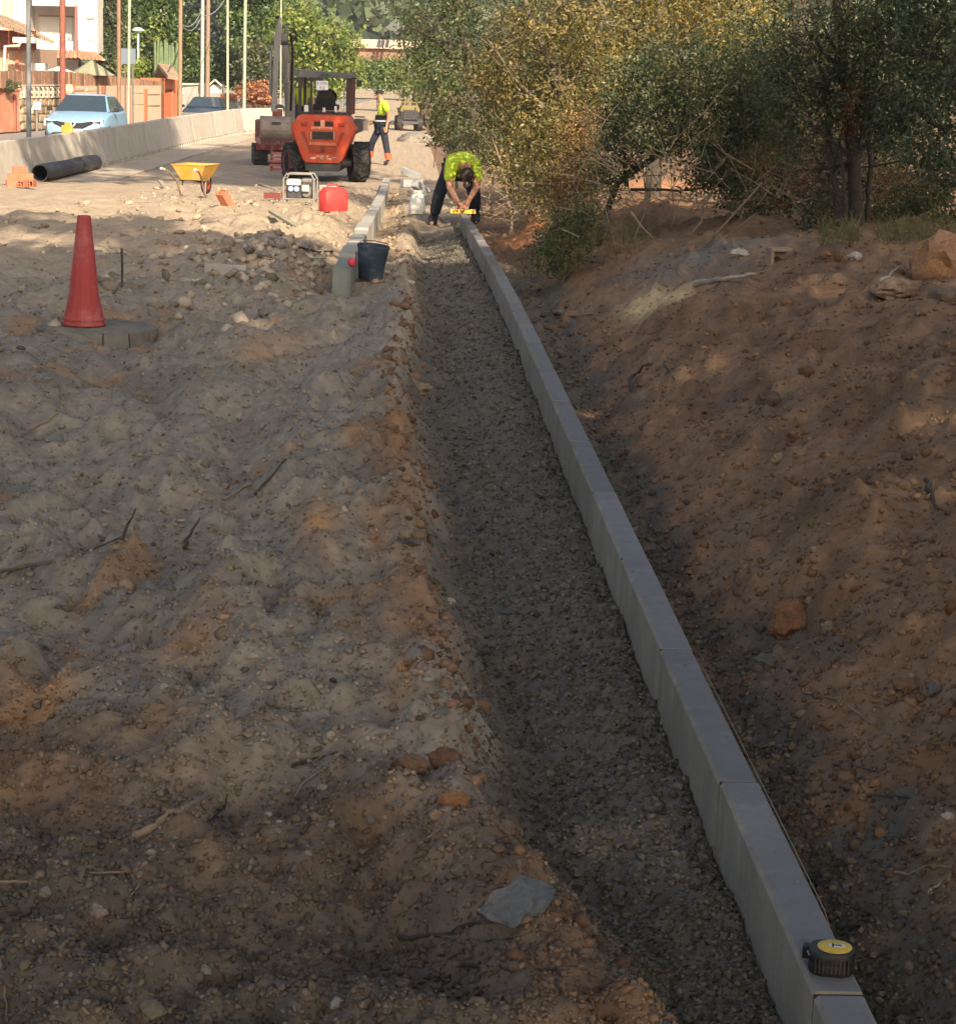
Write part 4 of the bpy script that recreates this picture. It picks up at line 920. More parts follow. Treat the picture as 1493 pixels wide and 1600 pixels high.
dome((.045, -.335, .645), (0, -.62, -.78), (0, -.72, .70), .092, .098, .10, .25).build('hair', mat('hair', (.025, .016, .012), .7), T, smooth=60)
MB().tube([(.045, -.40, .555), (.045, -.37, .545)], [.045, .05], 8).build('beard', MATS['hair'], T, smooth=60)

# ------------------------------------------------------------------ orange loader seen from behind
pl_ = on(515, 284); T = thing('loader', 'orange compact wheel loader seen from behind with open roll cage', 'loader', (at(506, 200, pl_.y).x, pl_.y + .5, pl_.z), R(-3))
OR_ = M['orange']; DM = M['darkmetal']
# hood: octagonal face lofted forward, leaning a little
def hoodsec(y, k, zt):
    return [(-.33 * k, y, .36), (.33 * k, y, .36), (.40 * k, y, .43), (.58 * k, y, .90), (.62 * k, y, 1.02), (.60 * k, y, 1.10), (.50 * k, y, zt - .03), (.45 * k, y, zt), (-.45 * k, y, zt), (-.50 * k, y, zt - .03), (-.60 * k, y, 1.10), (-.62 * k, y, 1.02), (-.58 * k, y, .90), (-.40 * k, y, .43)]
MB().loft([hoodsec(-.47, .955, 1.25), hoodsec(-.44, 1, 1.28), hoodsec(.45, 1.0, 1.30)]).build('hood', OR_, T, bevel=.012)
fy = -.478
def recess(x0, x1, z0, z1, name, mt, d=.006): return MB().box(((x0 + x1) / 2, fy - d / 2, (z0 + z1) / 2), (x1 - x0, d, z1 - z0)).build(name, mt, T, bevel=.003)
vent = mat('vent_black', (.03, .022, .018), .7, .3, 30)
recess(-.17, -.03, 1.07, 1.16, 'vent', vent); recess(.05, .21, 1.07, 1.16, 'vent', vent)
recess(-.24, .24, .80, .99, 'grille_surround', OR_, .012)
o = recess(-.205, .205, .815, .965, 'grille', vent, .018)
for i in range(5): MB().box((0, fy - .020, .835 + i * .028), (.36, .006, .006)).build('slat', DM, T)
for x_ in (-.225, .225): MB().box((x_, fy - .02, .89), (.012, .012, .15)).build('grille_post', mat('dusty_cream', (.5, .42, .3), .7), T)
for s_ in (-1, 1):
    recess(s_ * .36 - .06, s_ * .36 + .06, 1.07, 1.14, 'tail_light_recess', mat('dark_orange', (.30, .04, .015), .5), .008)
    MB().box((s_ * .36, fy - .014, 1.105), (.09, .012, .045)).build('tail_light', mat('lens_red', (.40, .02, .015), .15, 0, spec=.6), T, bevel=.004)
    MB().prism([(-.44, .96), (-.36, .96), (-.26, .70), (-.30, .70)] if s_ < 0 else [(.44, .96), (.36, .96), (.26, .70), (.30, .70)], fy - .008, fy + .004).build('hood_rib', mat('dark_orange', (.3, .04, .015)), T)
recess(-.225, .185, 1.005, 1.055, 'name_strip', mat('strip_cream', (.70, .36, .22), .6, .25, 40), .010)
for i in range(11):
    if i != 4: MB().box((-.20 + i * .034, fy - .014, 1.03), (.020, .006, .024 + .006 * (i % 2))).build('strip_letter', OR_, T)
recess(-.045, .0 + .035, 1.06, 1.19, 'badge_plate', mat('strip_cream', (0, 0, 0)), .007)
MB().prism([(-.28, .70), (.28, .70), (.25, .76), (-.25, .76)], fy - .02, fy + .01).build('bumper_lip', mat('dusty_orange', (.50, .16, .09), .6, .3, 9), T)
MB().prism([(-.25, .56), (.25, .56), (.29, .68), (-.29, .68)], fy - .012, fy).build('lower_panel', mat('dark_orange', (0, 0, 0)), T)
MB().tube([(-.03, fy - .03, .68), (-.02, fy - .03, .58), (.02, fy - .03, .58), (.03, fy - .03, .68)], .010, 6).build('tow_hook', DM, T)
mb = MB(); rs = np.random.default_rng(4)
for i in range(16): mb.box((rs.uniform(-.30, .27), fy - .003, rs.uniform(.44, .50)), (rs.uniform(.02, .07), .004, rs.uniform(.008, .025)), (0, rs.uniform(-.5, .5), 0))
mb.build('scraped_paint', mat('scrape', (.62, .50, .42), .7), T)
# chassis, axle, counterweight
MB().prism([(-.33, .20), (.33, .20), (.36, .37), (-.36, .37)], -.42, 1.9).build('chassis', mat('chassis_grey', (.07, .072, .07), .7, .3, 6), T, bevel=.01)
for y_ in (.0, 1.45): MB().tube([(-.55, y_, .36), (.55, y_, .36)], .09, 10).build('axle', DM, T, smooth=50)
def lwheel(x, y, rz):
    W = thing_part('wheel', T, (x, y, .355), rz)
    s = 1 if x > 0 else -1
    MB().lathe([(.20, -.13), (.32, -.155), (.345, -.12), (.345, .12), (.32, .155), (.20, .13), (.20, -.13)], 28, M=Matrix.Rotation(R(90), 4, 'Y')).build('tyre', M['rubber'], W, smooth=40)
    mb = MB()
    for i in range(15):
        a = 2 * math.pi * i / 15
        for k in (-1, 1):
            Mx = Matrix.Rotation(a + k * .10, 4, 'X') @ Matrix.Translation((k * .075, 0, .350)) @ Matrix.Rotation(k * R(35), 4, 'Z')
            mb.add([(-.085, -.02, -.02), (.085, -.02, -.02), (.085, .02, -.02), (-.085, .02, -.02), (-.085, -.016, .028), (.085, -.016, .022), (.085, .016, .022), (-.085, .016, .028)],
                   [(0, 3, 2, 1), (4, 5, 6, 7), (0, 1, 5, 4), (1, 2, 6, 5), (2, 3, 7, 6), (3, 0, 4, 7)], Mx)
    mb.build('tread', M['rubber'], W)
    MB().lathe([(0, s * .06), (.07, s * .07), (.10, s * .03), (.17, s * .05), (.205, s * .14), (.215, s * .14), (.205, -s * .13), (0, -s * .1)], 20, M=Matrix.Rotation(R(90), 4, 'Y')).build('rim', mat('rim_red', (.40, .05, .04), .5, .2, 9, stain=(.3, .18, .13), sscale=7), W, smooth=40)
def thing_part(name, parent, loc, rz=0):
    o = bpy.data.objects.new(name, None); COL.objects.link(o); o.parent = parent; o.location = loc; o.rotation_euler = (0, 0, rz); o.empty_display_size = .1; return o
lwheel(-.62, -.02, R(22)); lwheel(.66, -.02, R(17)); lwheel(-.62, 1.5, R(12)); lwheel(.62, 1.5, R(12))
# cage and roof
CG = mat('cage_dark', (.035, .032, .034), .55, .2, 7); CB = mat('cage_brown', (.10, .045, .04), .6, .2, 7)
MB().prism([(-.52, 1.99), (.52, 1.99), (.53, 2.04), (.52, 2.10), (-.50, 2.10), (-.53, 2.04)], -.10, 1.05).build('roof', mat('roof_grey', (.085, .092, .10), .55, .25, 5, stain=(.22, .22, .20), sscale=3), T, bevel=.012)
MB().box((.0, -.115, 2.045), (.16, .02, .05)).build('roof_hatch', DM, T)
for x_, y_, mt_, d_ in ((-.49, -.05, CG, .06), (.44, -.05, CG, .05), (.47, .32, CB, .10), (-.49, .95, CG, .06), (.48, .95, CB, .07), (-.27, -.05, CG, .045)):
    MB().box((x_, y_, 1.64), (d_, d_, .70)).build('cage_post', mt_, T, bevel=.006)
MB().box((.36, .15, 1.62), (.012, .03, .60)).build('cage_rail', mat('rail_light', (.4, .36, .34), .5), T)
MB().box((0, .02, 1.31), (.96, .30, .05)).build('cab_floor', CG, T)
MB().box((-.02, .45, 1.42), (.50, .40, .12)).build('seat', M['black'], T, bevel=.03)
MB().loft([[(-.22, .22, 1.36), (.20, .22, 1.36), (.20, .30, 1.36), (-.22, .30, 1.36)], [(-.20, .16, 1.60), (.18, .16, 1.60), (.18, .25, 1.60), (-.20, .25, 1.60)], [(-.12, .14, 1.74), (.10, .14, 1.74), (.10, .2, 1.74), (-.12, .2, 1.74)]]).build('seat_back', M['black'], T, bevel=.02)
MB().lathe([(.17, -.012), (.185, 0), (.17, .012)], 18, M=Matrix.Translation((-.02, .85, 1.62)) @ Matrix.Rotation(R(-60), 4, 'X')).build('steering_wheel', M['black'], T)
MB().tube([(-.45, -.10, 1.305), (-.22, -.14, 1.30), (-.17, -.14, 1.345), (.20, -.14, 1.345), (.26, -.14, 1.30), (.46, -.10, 1.305)], .013, 6).build('hood_bar', DM, T, smooth=60)
MB().lathe([(.03, 0), (.03, .07), (.02, .085), (0, .085)], 12, (-.01, -.15, 1.335)).build('beacon', M['white'], T)
MB().box((.215, -.12, 1.39), (.05, .05, .13)).build('bottle', mat('bottle_white', (.7, .68, .62), .5), T, bevel=.012)
MB().box((-.36, -.10, 1.39), (.08, .06, .14)).build('fluid_tank', mat('bottle_white', (0, 0, 0)), T, bevel=.01)
P_ = MB().box((-.055, -.085, 1.845), (.235, .008, .175)).build('number_plate', mat('plate_white', (.72, .74, .78), .6, .04), T)
MB().tube([(-.17, -.08, 1.76), (-.17, -.08, 1.96)], .006, 5).tube([(.06, -.08, 1.76), (.06, -.08, 1.96)], .006, 5).build('plate_holder', DM, T)
pb_ = mat('plate_blue', (.05, .07, .22), .6, 0); pr_ = mat('plate_red', (.4, .06, .06), .6, 0)
def text(body, loc, size, mt_, parent, rx=90, rz=0, name='lettering', ext=.001):
    c = bpy.data.curves.new(name, 'FONT'); c.body = body; c.size = size; c.align_x = 'CENTER'; c.align_y = 'CENTER'; c.extrude = ext
    o = bpy.data.objects.new(name, c); COL.objects.link(o)
    dg = bpy.context.evaluated_depsgraph_get(); dg.update(); me = bpy.data.meshes.new_from_object(o.evaluated_get(dg)); bpy.data.objects.remove(o)
    me.materials.clear(); o = link(name, me, mt_, parent); o.location = loc; o.rotation_euler = (R(rx), 0, R(rz)); return o
text('E 3395', (-.055, -.091, 1.885), .072, pb_, T); text('B JJ', (-.055, -.091, 1.805), .072, pr_, T)
# telescopic boom and mirror on the right
MB().box((.53, 1.0, 1.05), (.16, 1.9, .26)).build('boom', mat('boom_dark', (.05, .045, .045), .6), T, bevel=.01)
MB().box((.72, .55, 1.19), (.14, .05, .05)).box((.76, .55, 1.08), (.10, .04, .20)).build('side_box', mat('box_cream', (.45, .40, .34), .7), T, bevel=.006)
for z_ in (1.25, 1.19): MB().box((.66, .3, z_), (.2, .03, .025)).build('step', DM, T)
MB().tube([(.53, -.05, 2.0), (.62, -.08, 1.99), (.66, -.1, 1.93)], .012, 6).box((.67, -.1, 1.90), (.10, .03, .12)).build('mirror', M['black'], T)

# ------------------------------------------------------------------ excavator behind the loader
py_ = on(404, 257).y + .8; bx_ = at(444, 250, py_)
T = thing('excavator', 'dark red mini excavator facing the viewer with raised grey boom', 'excavator', (bx_.x, py_, h1(bx_.x, py_)), R(6))
RD = mat('excavator_red', (.17, .035, .03), .6, .3, 5, stain=(.20, .13, .10), sscale=4, samt=.6); GR = mat('boom_grey', (.20, .195, .185), .6, .35, 6, stain=(.07, .06, .055), sscale=3, samt=.6)
for s_ in (-1, 1):
    TR = thing_part('track', T, (s_ * .56, .1, 0)); prof = []
    for a in np.linspace(-90, 90, 9): prof.append((.72 + .20 * math.cos(R(a)), .215 + .215 * math.sin(R(a))))
    for a in np.linspace(90, 270, 9): prof.append((-.72 + .20 * math.cos(R(a)), .215 + .215 * math.sin(R(a))))
    MB().prism(prof, -.15, .15, 'x').build('belt', M['rubber'], TR)
    mb = MB()
    for i in range(15):
        for z_ in (-.008, .438): mb.box((0, -.70 + i * .10, z_), (.31, .045, .03))
    for a in range(-75, 90, 30):
        for k in (-1, 1): mb.box((0, k * (.72 + .205 * math.cos(R(a))), .215 + .22 * math.sin(R(a))), (.31, .04, .04), (k * R(a), 0, 0))
    mb.build('cleats', M['rubber'], TR)
MB().box((0, .1, .36), (.80, .9, .24)).build('undercarriage', DM, T, bevel=.02)
MB().prism([(-.98, .36), (-.92, .36), (-.90, .64), (-.96, .66), (-1.0, .50)], -.68, .02, 'x').build('blade', mat('blade_red', (.20, .03, .035), .6, .3, 8, stain=(.5, .4, .35), sscale=7, samt=.6), T, bevel=.006)
MB().box((-.1, -.45, .40), (.14, 1.0, .10)).box((.25, -.45, .40), (.12, 1.0, .10)).build('blade_arm', RD, T)
secs = [[(-.62, -.55, z), (.62, -.55, z), (.66, .3, z), (.50, .95, z), (-.50, .95, z), (-.66, .3, z)] for z in (.50, .92, 1.0)]
MB().loft(secs).build('house', RD, T, bevel=.03)
CX0, CX1 = .12, .84
MB().prism([(CX0, 2.02), (CX1, 2.02), (CX1 + .02, 2.08), (CX1 - .04, 2.14), (CX0 + .02, 2.14), (CX0 - .02, 2.08)], -.60, .70).build('cab_roof', mat('cab_roof', (.11, .12, .115), .5, .2, 5), T, bevel=.012)
MB().box(((CX0 + CX1) / 2 - .03, -.605, 1.93), (.66, .03, .07)).build('roof_visor', CG, T)
for x_ in (CX0 + .02, CX1 - .03):
    for y_ in (-.55, .62): MB().box((x_, y_, 1.50), (.055, .06, 1.05)).build('cab_post', CG, T)
MB().box(((CX0 + CX1) / 2, .62, 1.25), (.66, .03, .5)).build('cab_back', CG, T)
MB().box(((CX0 + CX1) / 2, .2, 1.12), (.5, .5, .2)).build('seat', M['black'], T, bevel=.03)
MB().box(((CX0 + CX1) / 2 + .42, -.3, 2.0), (.05, .08, .14)).build('work_light', DM, T)
# boom: rises toward us, then the stick drops to the bucket
def hz(z): return z if z < 1.25 else 1.25 + (z - 1.25) * 1.34
def plate(poly, x0, x1, name, mt_, bev=.008):
    poly = [(a, hz(b)) for a, b in poly]; return MB().prism(poly, x0, x1, 'x').build(name, mt_, T, bevel=bev)
def limbbox(sec, name, mt_):                       # (x centre, y, z, half width, half depth) sections
    MB().loft([[(xc - hw_, y_ - dp, z_), (xc + hw_, y_ - dp, z_), (xc + hw_, y_ + dp, z_ + .02), (xc - hw_, y_ + dp, z_ + .02)] for xc, y_, z_, hw_, dp in sec]).build(name, mt_, T, bevel=.012)
limbbox([(.10, -.52, .86, .10, .14), (.08, -.62, 1.45, .11, .15), (.02, -.88, 2.05, .11, .17), (-.05, -1.12, 2.50, .08, .15), (-.09, -1.28, 2.90, .05, .10)], 'boom', GR)
limbbox([(-.31, -1.62, 1.22, .07, .09), (-.30, -1.56, 1.75, .055, .10), (-.27, -1.44, 2.35, .06, .13), (-.235, -1.34, 2.78, .08, .14), (-.20, -1.26, 3.02, .05, .09), (-.18, -1.22, 3.25, .025, .05)], 'stick', GR)
MB().tube([(-.33, -1.30, 2.72), (.0, -1.30, 2.72)], .055, 12).build('boom_pin', DM, T, smooth=50)
MB().box((-.02, -1.20, 2.58), (.10, .16, .22), (.3, 0, 0)).build('boom_bracket', DM, T, bevel=.02)
for (a, b, r_, x_, nm) in [((-.80, 1.05), (-1.18, 1.72), .05, .015, 'boom_cylinder'), ((-1.18, 1.72), (-1.30, 2.02), .028, .015, 'cylinder_rod'), ((-1.50, 1.5), (-1.42, 2.2), .035, -.385, 'stick_cylinder'), ((-1.1, 2.0), (-1.25, 2.62), .04, -.04, 'arm_cylinder')]:
    MB().tube([(x_, a[0], hz(a[1])), (x_, b[0], hz(b[1]))], r_, 10).build(nm, GR if 'rod' not in nm else mat('chrome', (.6, .6, .6), .25, 0, metal=.9), T, smooth=60)
mb = MB()
for i in range(4): mb.tube([(.075 + .014 * i, -.62, 1.0), (.085 + .012 * i, -1.0, hz(1.7)), (.08 + .012 * i, -1.30, hz(2.25)), (.02 + .01 * i, -1.4, hz(2.50))], .010, 5)
mb.build('hydraulic_hoses', M['black'], T, smooth=60)
MB().lathe([(.0, 0), (.05, .0), (.05, .07), (0, .07)], 10, (-.24, -1.24, hz(2.72))).build('work_light', M['black'], T)
MB().box((-.24, -1.62, 1.20), (.22, .16, .16)).build('bucket_link', RD, T, bevel=.01)
MB().lathe([(0, 0), (.13, .0), (.12, .05), (.06, .08), (0, .085)], 14, (-.22, -1.60, 1.30)).build('link_cap', DM, T)
arc = [(-1.66 + .30 * math.cos(R(a)), .86 + .27 * math.sin(R(a))) for a in range(60, 310, 18)]
inn = [(-1.66 + .265 * math.cos(R(a)), .86 + .235 * math.sin(R(a))) for a in range(304, 58, -18)]
bk = mat('bucket_steel', (.20, .165, .145), .6, .3, 6, stain=(.30, .24, .19), sscale=5, samt=.6)
MB().prism(arc + inn, -.62, .06, 'x').build('bucket', bk, T, bevel=.004)
for x_ in (-.61, .05): MB().prism(arc, x_ - .012, x_ + .012, 'x').build('bucket_side', bk, T)
MB().box((-.28, -1.955, .98), (.20, .02, .05)).build('bucket_plate', DM, T)
mb = MB()
for i in range(5): mb.prism([(-.62 + .165 * i - .03, .58), (-.62 + .165 * i + .03, .58), (-.62 + .165 * i + .012, .50), (-.62 + .165 * i - .012, .50)], -1.55, -1.50)
mb.build('bucket_teeth', bk, T)
# operator
T2 = thing('person', 'operator in yellow and dark workwear sitting in the excavator cab', 'person', T.matrix_basis @ Vector((.40, .15, .30)), R(6))
J = dict(pelvis=(0, .1, .93), spine=(0, .08, 1.12), chest=(0, .02, 1.32), neck=(-.0, -.02, 1.47), head=(-.01, -.05, 1.58), crown=(-.01, -.05, 1.64),
         shL=(-.18, 0, 1.38), elL=(-.25, -.08, 1.14), wrL=(-.22, -.33, 1.08), haL=(-.21, -.42, 1.08), shR=(.18, 0, 1.38), elR=(.25, -.08, 1.14), wrR=(.22, -.33, 1.08), haR=(.21, -.42, 1.08),
         hipL=(-.1, .05, .92), knL=(-.15, -.38, .98), anL=(-.15, -.42, .55), toeL=(-.15, -.56, .52), hipR=(.1, .05, .92), knR=(.15, -.38, .98), anR=(.15, -.42, .55), toeR=(.15, -.56, .52))
person(T2, J); face(T2, (-.01, -.05, 1.58), (0, -1, -.1), (0, -.1, 1))
dome((-.01, -.045, 1.60), (0, -1, 0), (0, 0, 1), .10, .11, .10, .05).build('cap', MATS['cap_black'], T2, smooth=60)
T3 = thing('pallet_fork', 'rusty red fork carriage lying behind the generator left of the loader', 'fork carriage', on(436, 268), R(8)); mb = MB()
for i in range(5): mb.box((0, 0, .05 + i * .085), (.42 - .02 * i, .05, .04), (.1, 0, 0))
mb.build('crossbar', mat('fork_red', (.38, .10, .08), .7, .3, 8, stain=(.5, .35, .28), sscale=6), T3)
for x_ in (-.16, .16): MB().box((x_, .03, .24), (.05, .05, .46)).build('upright', RD, T3)

# ------------------------------------------------------------------ small yellow machine far behind
p = on(640, 205); T = thing('mini_dumper', 'small yellow and black mini dumper parked far behind under the bamboo', 'dumper', (p.x, p.y, p.z), R(4)); Yd = p.y
k = Yd / F_PX; yl = mat('dull_yellow', (.15, .12, .035), .6, .2, 7)
MB().box((0, .45, .48), (29 * k, .86, .40)).build('lower_body', M['black'], T, bevel=.02)
secs = [[(-15 * k, y_, .68), (15 * k, y_, .68), (15 * k, y_, .78), (12 * k, y_, .92), (-12 * k, y_, .92), (-15 * k, y_, .78)] for y_ in (0, .9)]
MB().loft(secs).build('engine_hood', yl, T, bevel=.03)
MB().box((0, -.012, .58), (22 * k, .02, .36)).build('grille', M['black'], T, bevel=.01)
for i in range(5): MB().box((0, -.026, .45 + .06 * i), (19 * k, .01, .014)).build('grille_slat', DM, T)
MB().box((0, -.1, .30), (26 * k, .16, .10)).build('bumper', DM, T, bevel=.02)
for s_ in (-1, 1):
    for y_ in (.15, 1.3): MB().lathe([(.1, -.11), (.24, -.11), (.27, -.06), (.27, .06), (.24, .11), (.1, .11)], 16, M=Matrix.Translation((s_ * 15 * k, y_, .27)) @ Matrix.Rotation(R(90), 4, 'Y')).build('wheel', M['rubber'], T, smooth=40)
MB().loft([bx(-.3, .3, .95, 1.7, .5), bx(-.36, .36, .9, 1.95, .8)]).build('skip', DM, T)
MB().tube([(-12 * k, .5, .9), (-12 * k, .5, 1.02), (12 * k, .5, 1.02), (12 * k, .5, .9)], .025, 6).build('roll_bar', yl, T)
q = on(655, 222); T = thing('soil_heap', 'low grey heap of soil in front of the mini dumper', 'heap', q); 
V, Fc = I3; P = V * np.array([.75, .8, .30]) * (1 + .25 * noise(V[:, 0] * 3, V[:, 1] * 3 + V[:, 2], 5))[:, None]
me = bpy.data.meshes.new('heap'); me.from_pydata(P.tolist(), [], Fc.tolist()); link('heap_surface', me, mat('heap_soil', (.2, .18, .15), .95, .35, 9, bump=.03, bscale=15), T, smooth=60)

# ------------------------------------------------------------------ cars on the street behind the barrier
def car(name, label, loc, rz, paint, hw=.90, L_=4.05, ht=1.44, belt=.98, emblem=True, lights='led'):
    T = thing(name, label, 'car', loc, rz); s = hw / .9
    st = [(0, .60, .42, .60), (.06, .74, .36, .70), (.25, .83, .28, .79), (.6, .88, .26, .88), (1.05, .90, .25, .95), (1.4, .90, .25, belt), (2.6, .90, .25, belt - .01), (3.5, .89, .27, belt + .02), (3.85, .84, .32, belt), (4.05, .74, .40, .82)]
    secs = []
    for y, h_, zl, zt in st:
        h_ *= s; y = y * L_ / 4.05
        secs.append([(-h_ * .93, y, zl), (h_ * .93, y, zl), (h_, y, zl + .12), (h_, y, (zl + zt) / 2 + .06), (h_ * .96, y, zt - .07), (h_ * .82, y, zt), (h_ * .4, y, zt + .022), (-h_ * .4, y, zt + .022), (-h_ * .82, y, zt), (-h_ * .96, y, zt - .07), (-h_, y, (zl + zt) / 2 + .06), (-h_, y, zl + .12)])
    MB().loft(secs).build('body', paint, T, smooth=35)
    gl = glass('car_glass', (.03, .045, .06), .06); bk = M['black']
    base = [(-.78 * s, 1.12, belt - .02), (.78 * s, 1.12, belt - .02), (.80 * s, 3.75, belt), (-.80 * s, 3.75, belt)]
    top = [(-.58 * s, 1.93, ht - .045), (.58 * s, 1.93, ht - .045), (.56 * s, 3.30, ht - .06), (-.56 * s, 3.30, ht - .06)]
    mid_ = [(-.54 * s, 2.05, ht), (.54 * s, 2.05, ht), (.50 * s, 3.15, ht - .01), (-.50 * s, 3.15, ht - .01)]
    MB().loft([base, top, mid_]).build('cabin', paint, T, bevel=.03)
    def quad(a, b, c, d, nm, mt_, off=.006, ins=.08):
        a, b, c, d = map(Vector, (a, b, c, d)); n = (b - a).cross(d - a).normalized(); cen = (a + b + c + d) / 4
        if n.dot(cen - Vector((0, 2.5, .9))) < 0: n = -n
        q = [p_.lerp(cen, ins) for p_ in (a, b, c, d)]
        MB().add([p_ + n * off for p_ in q] + [p_ - n * .01 for p_ in q], [(0, 1, 2, 3), (7, 6, 5, 4), (0, 4, 5, 1), (1, 5, 6, 2), (2, 6, 7, 3), (3, 7, 4, 0)]).build(nm, mt_, T)
    quad(base[0], base[1], top[1], top[0], 'windscreen', gl, .03, .05); quad(base[3], base[2], top[2], top[3], 'rear_window', gl, .03)
    for k in (0, 1):
        b0, b1, t0, t1 = (base[1], base[2], top[1], top[2]) if k else (base[0], base[3], top[0], top[3])
        lp = lambda a, b, t: tuple(a[i] + (b[i] - a[i]) * t for i in range(3))
        quad(lp(b0, b1, .12), lp(b0, b1, .5), lp(t0, t1, .42), t0, 'side_window', gl, .014, .06); quad(lp(b0, b1, .53), lp(b0, b1, .93), t1, lp(t0, t1, .46), 'side_window', gl, .014, .06)
        x_ = (1 if k else -1) * .96 * s
        MB().loft([[(x_ - .09, 1.40, .96), (x_ + .09, 1.40, .97), (x_ + .09, 1.40, 1.10), (x_ - .07, 1.40, 1.09)], [(x_ - .07, 1.52, .98), (x_ + .06, 1.52, .99), (x_ + .06, 1.52, 1.08), (x_ - .06, 1.52, 1.07)]]).build('mirror', bk, T, bevel=.02)
        sx_ = 1 if k else -1
        white = mat('lamp_white', (.9, .92, .95), .2, 0, spec=.6); wn = white.node_tree.nodes['Principled BSDF']; wn.inputs['Emission Color'].default_value = (1, 1, 1, 1); wn.inputs['Emission Strength'].default_value = .55
        HL = MB().prism([(sx_ * .46 * s, .66), (sx_ * .80 * s, .72), (sx_ * .84 * s, .76), (sx_ * .80 * s, .80), (sx_ * .60 * s, .765), (sx_ * .46 * s, .72)], .03, .20, 'y').build('headlight', mat('lamp_housing', (.08, .09, .10), .15, 0, spec=.7), T, bevel=.01)
        if lights == 'led': MB().box((sx_ * .64 * s, .024, .745), (.30, .02, .035), (0, -sx_ * .16, 0)).box((sx_ * .795 * s, .026, .68), (.035, .02, .16)).build('daytime_light', white, HL)
        else: MB().box((sx_ * .64 * s, .024, .735), (.24, .02, .05), (0, -sx_ * .15, 0)).build('daytime_light', white, HL)
        for y_ in (.78, 3.3): 
            MB().lathe([(.1, -.1), (.29, -.1), (.31, -.07), (.31, .07), (.29, .1), (.1, .1)], 18, M=Matrix.Translation((sx_ * .80 * s, y_, .31)) @ Matrix.Rotation(R(90), 4, 'Y')).build('wheel', M['rubber'], T, smooth=40)
    MB().prism([(-.56, .74), (-.2, .68), (.2, .68), (.56, .74), (.54, .66), (.22, .50), (-.22, .50), (-.54, .66)], -.030, .06).build('grille', bk, T, bevel=.012)
    MB().box((0, .0, .36), (1.1, .06, .10)).build('bumper_inlet', bk, T, bevel=.01)
    MB().box((0, -.036, .46), (.52, .015, .11)).build('number_plate', mat('plate_white', (.72, .74, .78)), T)
    if emblem:                                      # open diamond badge
        o_, i_ = [(-.085, 0), (0, -.115), (.085, 0), (0, .115)], [(-.045, 0), (0, -.062), (.045, 0), (0, .062)]
        vs = [(a, -.048, b + .66) for a, b in o_ + i_] + [(a, -.036, b + .66) for a, b in o_ + i_]; fs = []
        for q in range(4):
            r_ = (q + 1) % 4; fs += [(q, r_, r_ + 4, q + 4), (q + 8, q + 12, r_ + 12, r_ + 8), (q, q + 8, r_ + 8, r_), (q + 4, r_ + 4, r_ + 12, q + 12)]
        MB().add(vs, fs).build('diamond_badge', mat('badge_chrome', (.75, .76, .78), .3, 0, metal=.6), T)
    MB().box((.18, 1.75, 1.30), (.2, .02, .055)).build('rear_view_mirror', M['white'], T)
    return T
lb = mat('paint_pale_blue', (.19, .33, .46), .3, .03, 4, spec=.5); db = mat('paint_dark_blue', (.035, .05, .085), .3, .03, 4, spec=.5)
Yc = 64.0; q = at(128, 147, Yc); car('parked_car', 'pale blue hatchback with lit headlights behind the concrete barrier', (q.x + .02, Yc - 1.9, q.z - 1.44), R(-3), lb)
Yc = 100.0; q = at(316, 151, Yc); car('parked_car', 'dark blue car with white headlights farther along behind the barrier', (q.x, Yc - 1.9, q.z - 1.44), R(-5), db, belt=1.02, emblem=False, lights='plain')

# ------------------------------------------------------------------ concrete barrier in segments
bp = [at_z(px, py, -.66) for px, py in [(-150, 335), (0, 291), (145, 262), (290, 225), (372, 208)]]
bt = [(-150, 225), (0, 213), (145, 205), (290, 190), (372, 178)]
bp[0] = at_z(-150, 330, -.66)
dens = []; cum = [0]
for i in range(len(bp) - 1): cum.append(cum[-1] + (bp[i + 1] - bp[i]).length)
def bar_pt(s):
    return Vector((np.interp(s, cum, [p_.x for p_ in bp]), np.interp(s, cum, [p_.y for p_ in bp]), -.68))
SEG = 4.2; n_seg = int(cum[-1] // SEG) + 1
BO = ['nearest segment of the concrete barrier at the left edge of the picture', 'barrier segment behind the brick pile', 'barrier segment behind the black drain pipe', 'shaded barrier segment beyond the far end of the drain pipe',
      'barrier segment in the middle of the row, in front of the pale blue car', 'barrier segment just past the pale blue car', 'barrier segment between the two cars', 'barrier segment in front of the dark blue car', 'barrier segment beyond the dark blue car', 'last barrier segment of the straight row', 'end barrier segment next to the excavator']
for k in range(n_seg):
    a, b = bar_pt(k * SEG), bar_pt(min((k + 1) * SEG, cum[-1] + .0))
    if (b - a).length < 1: continue
    d = b - a; L_ = d.length - .03; rz = math.atan2(d.y, d.x)
    T = thing('barrier_segment', BO[min(k, len(BO) - 1)], 'barrier', a, rz, 'concrete barrier along the street')
    sec = lambda x: [(x, -.20, .10), (x, .20, .10), (x, .17, .32), (x, .085, .80), (x, -.085, .80), (x, -.17, .32)]
    MB().loft([sec(0), sec(L_)]).build('wall', M['wallc'], T, bevel=.012)
    n_f = 9
    for i in range(n_f): MB().box(((i + .5) * L_ / n_f, 0, .05), (L_ / n_f * .62, .40, .10)).build('foot', M['wallc'], T)
a = bar_pt(cum[-1]); q = at(420, 204, 74); d = Vector((q.x - a.x, q.y - a.y, 0))
T = thing('barrier_segment', 'grey shaded barrier segment closing the row behind the excavator bucket', 'barrier', a + d.normalized() * .15, math.atan2(d.y, d.x), 'concrete barrier along the street')
MB().loft([sec(0), sec(3.6)]).build('wall', M['wallc'], T, bevel=.012)
for i in range(8): MB().box(((i + .5) * .45, 0, .05), (.28, .40, .10)).build('foot', M['wallc'], T)
sB = 0
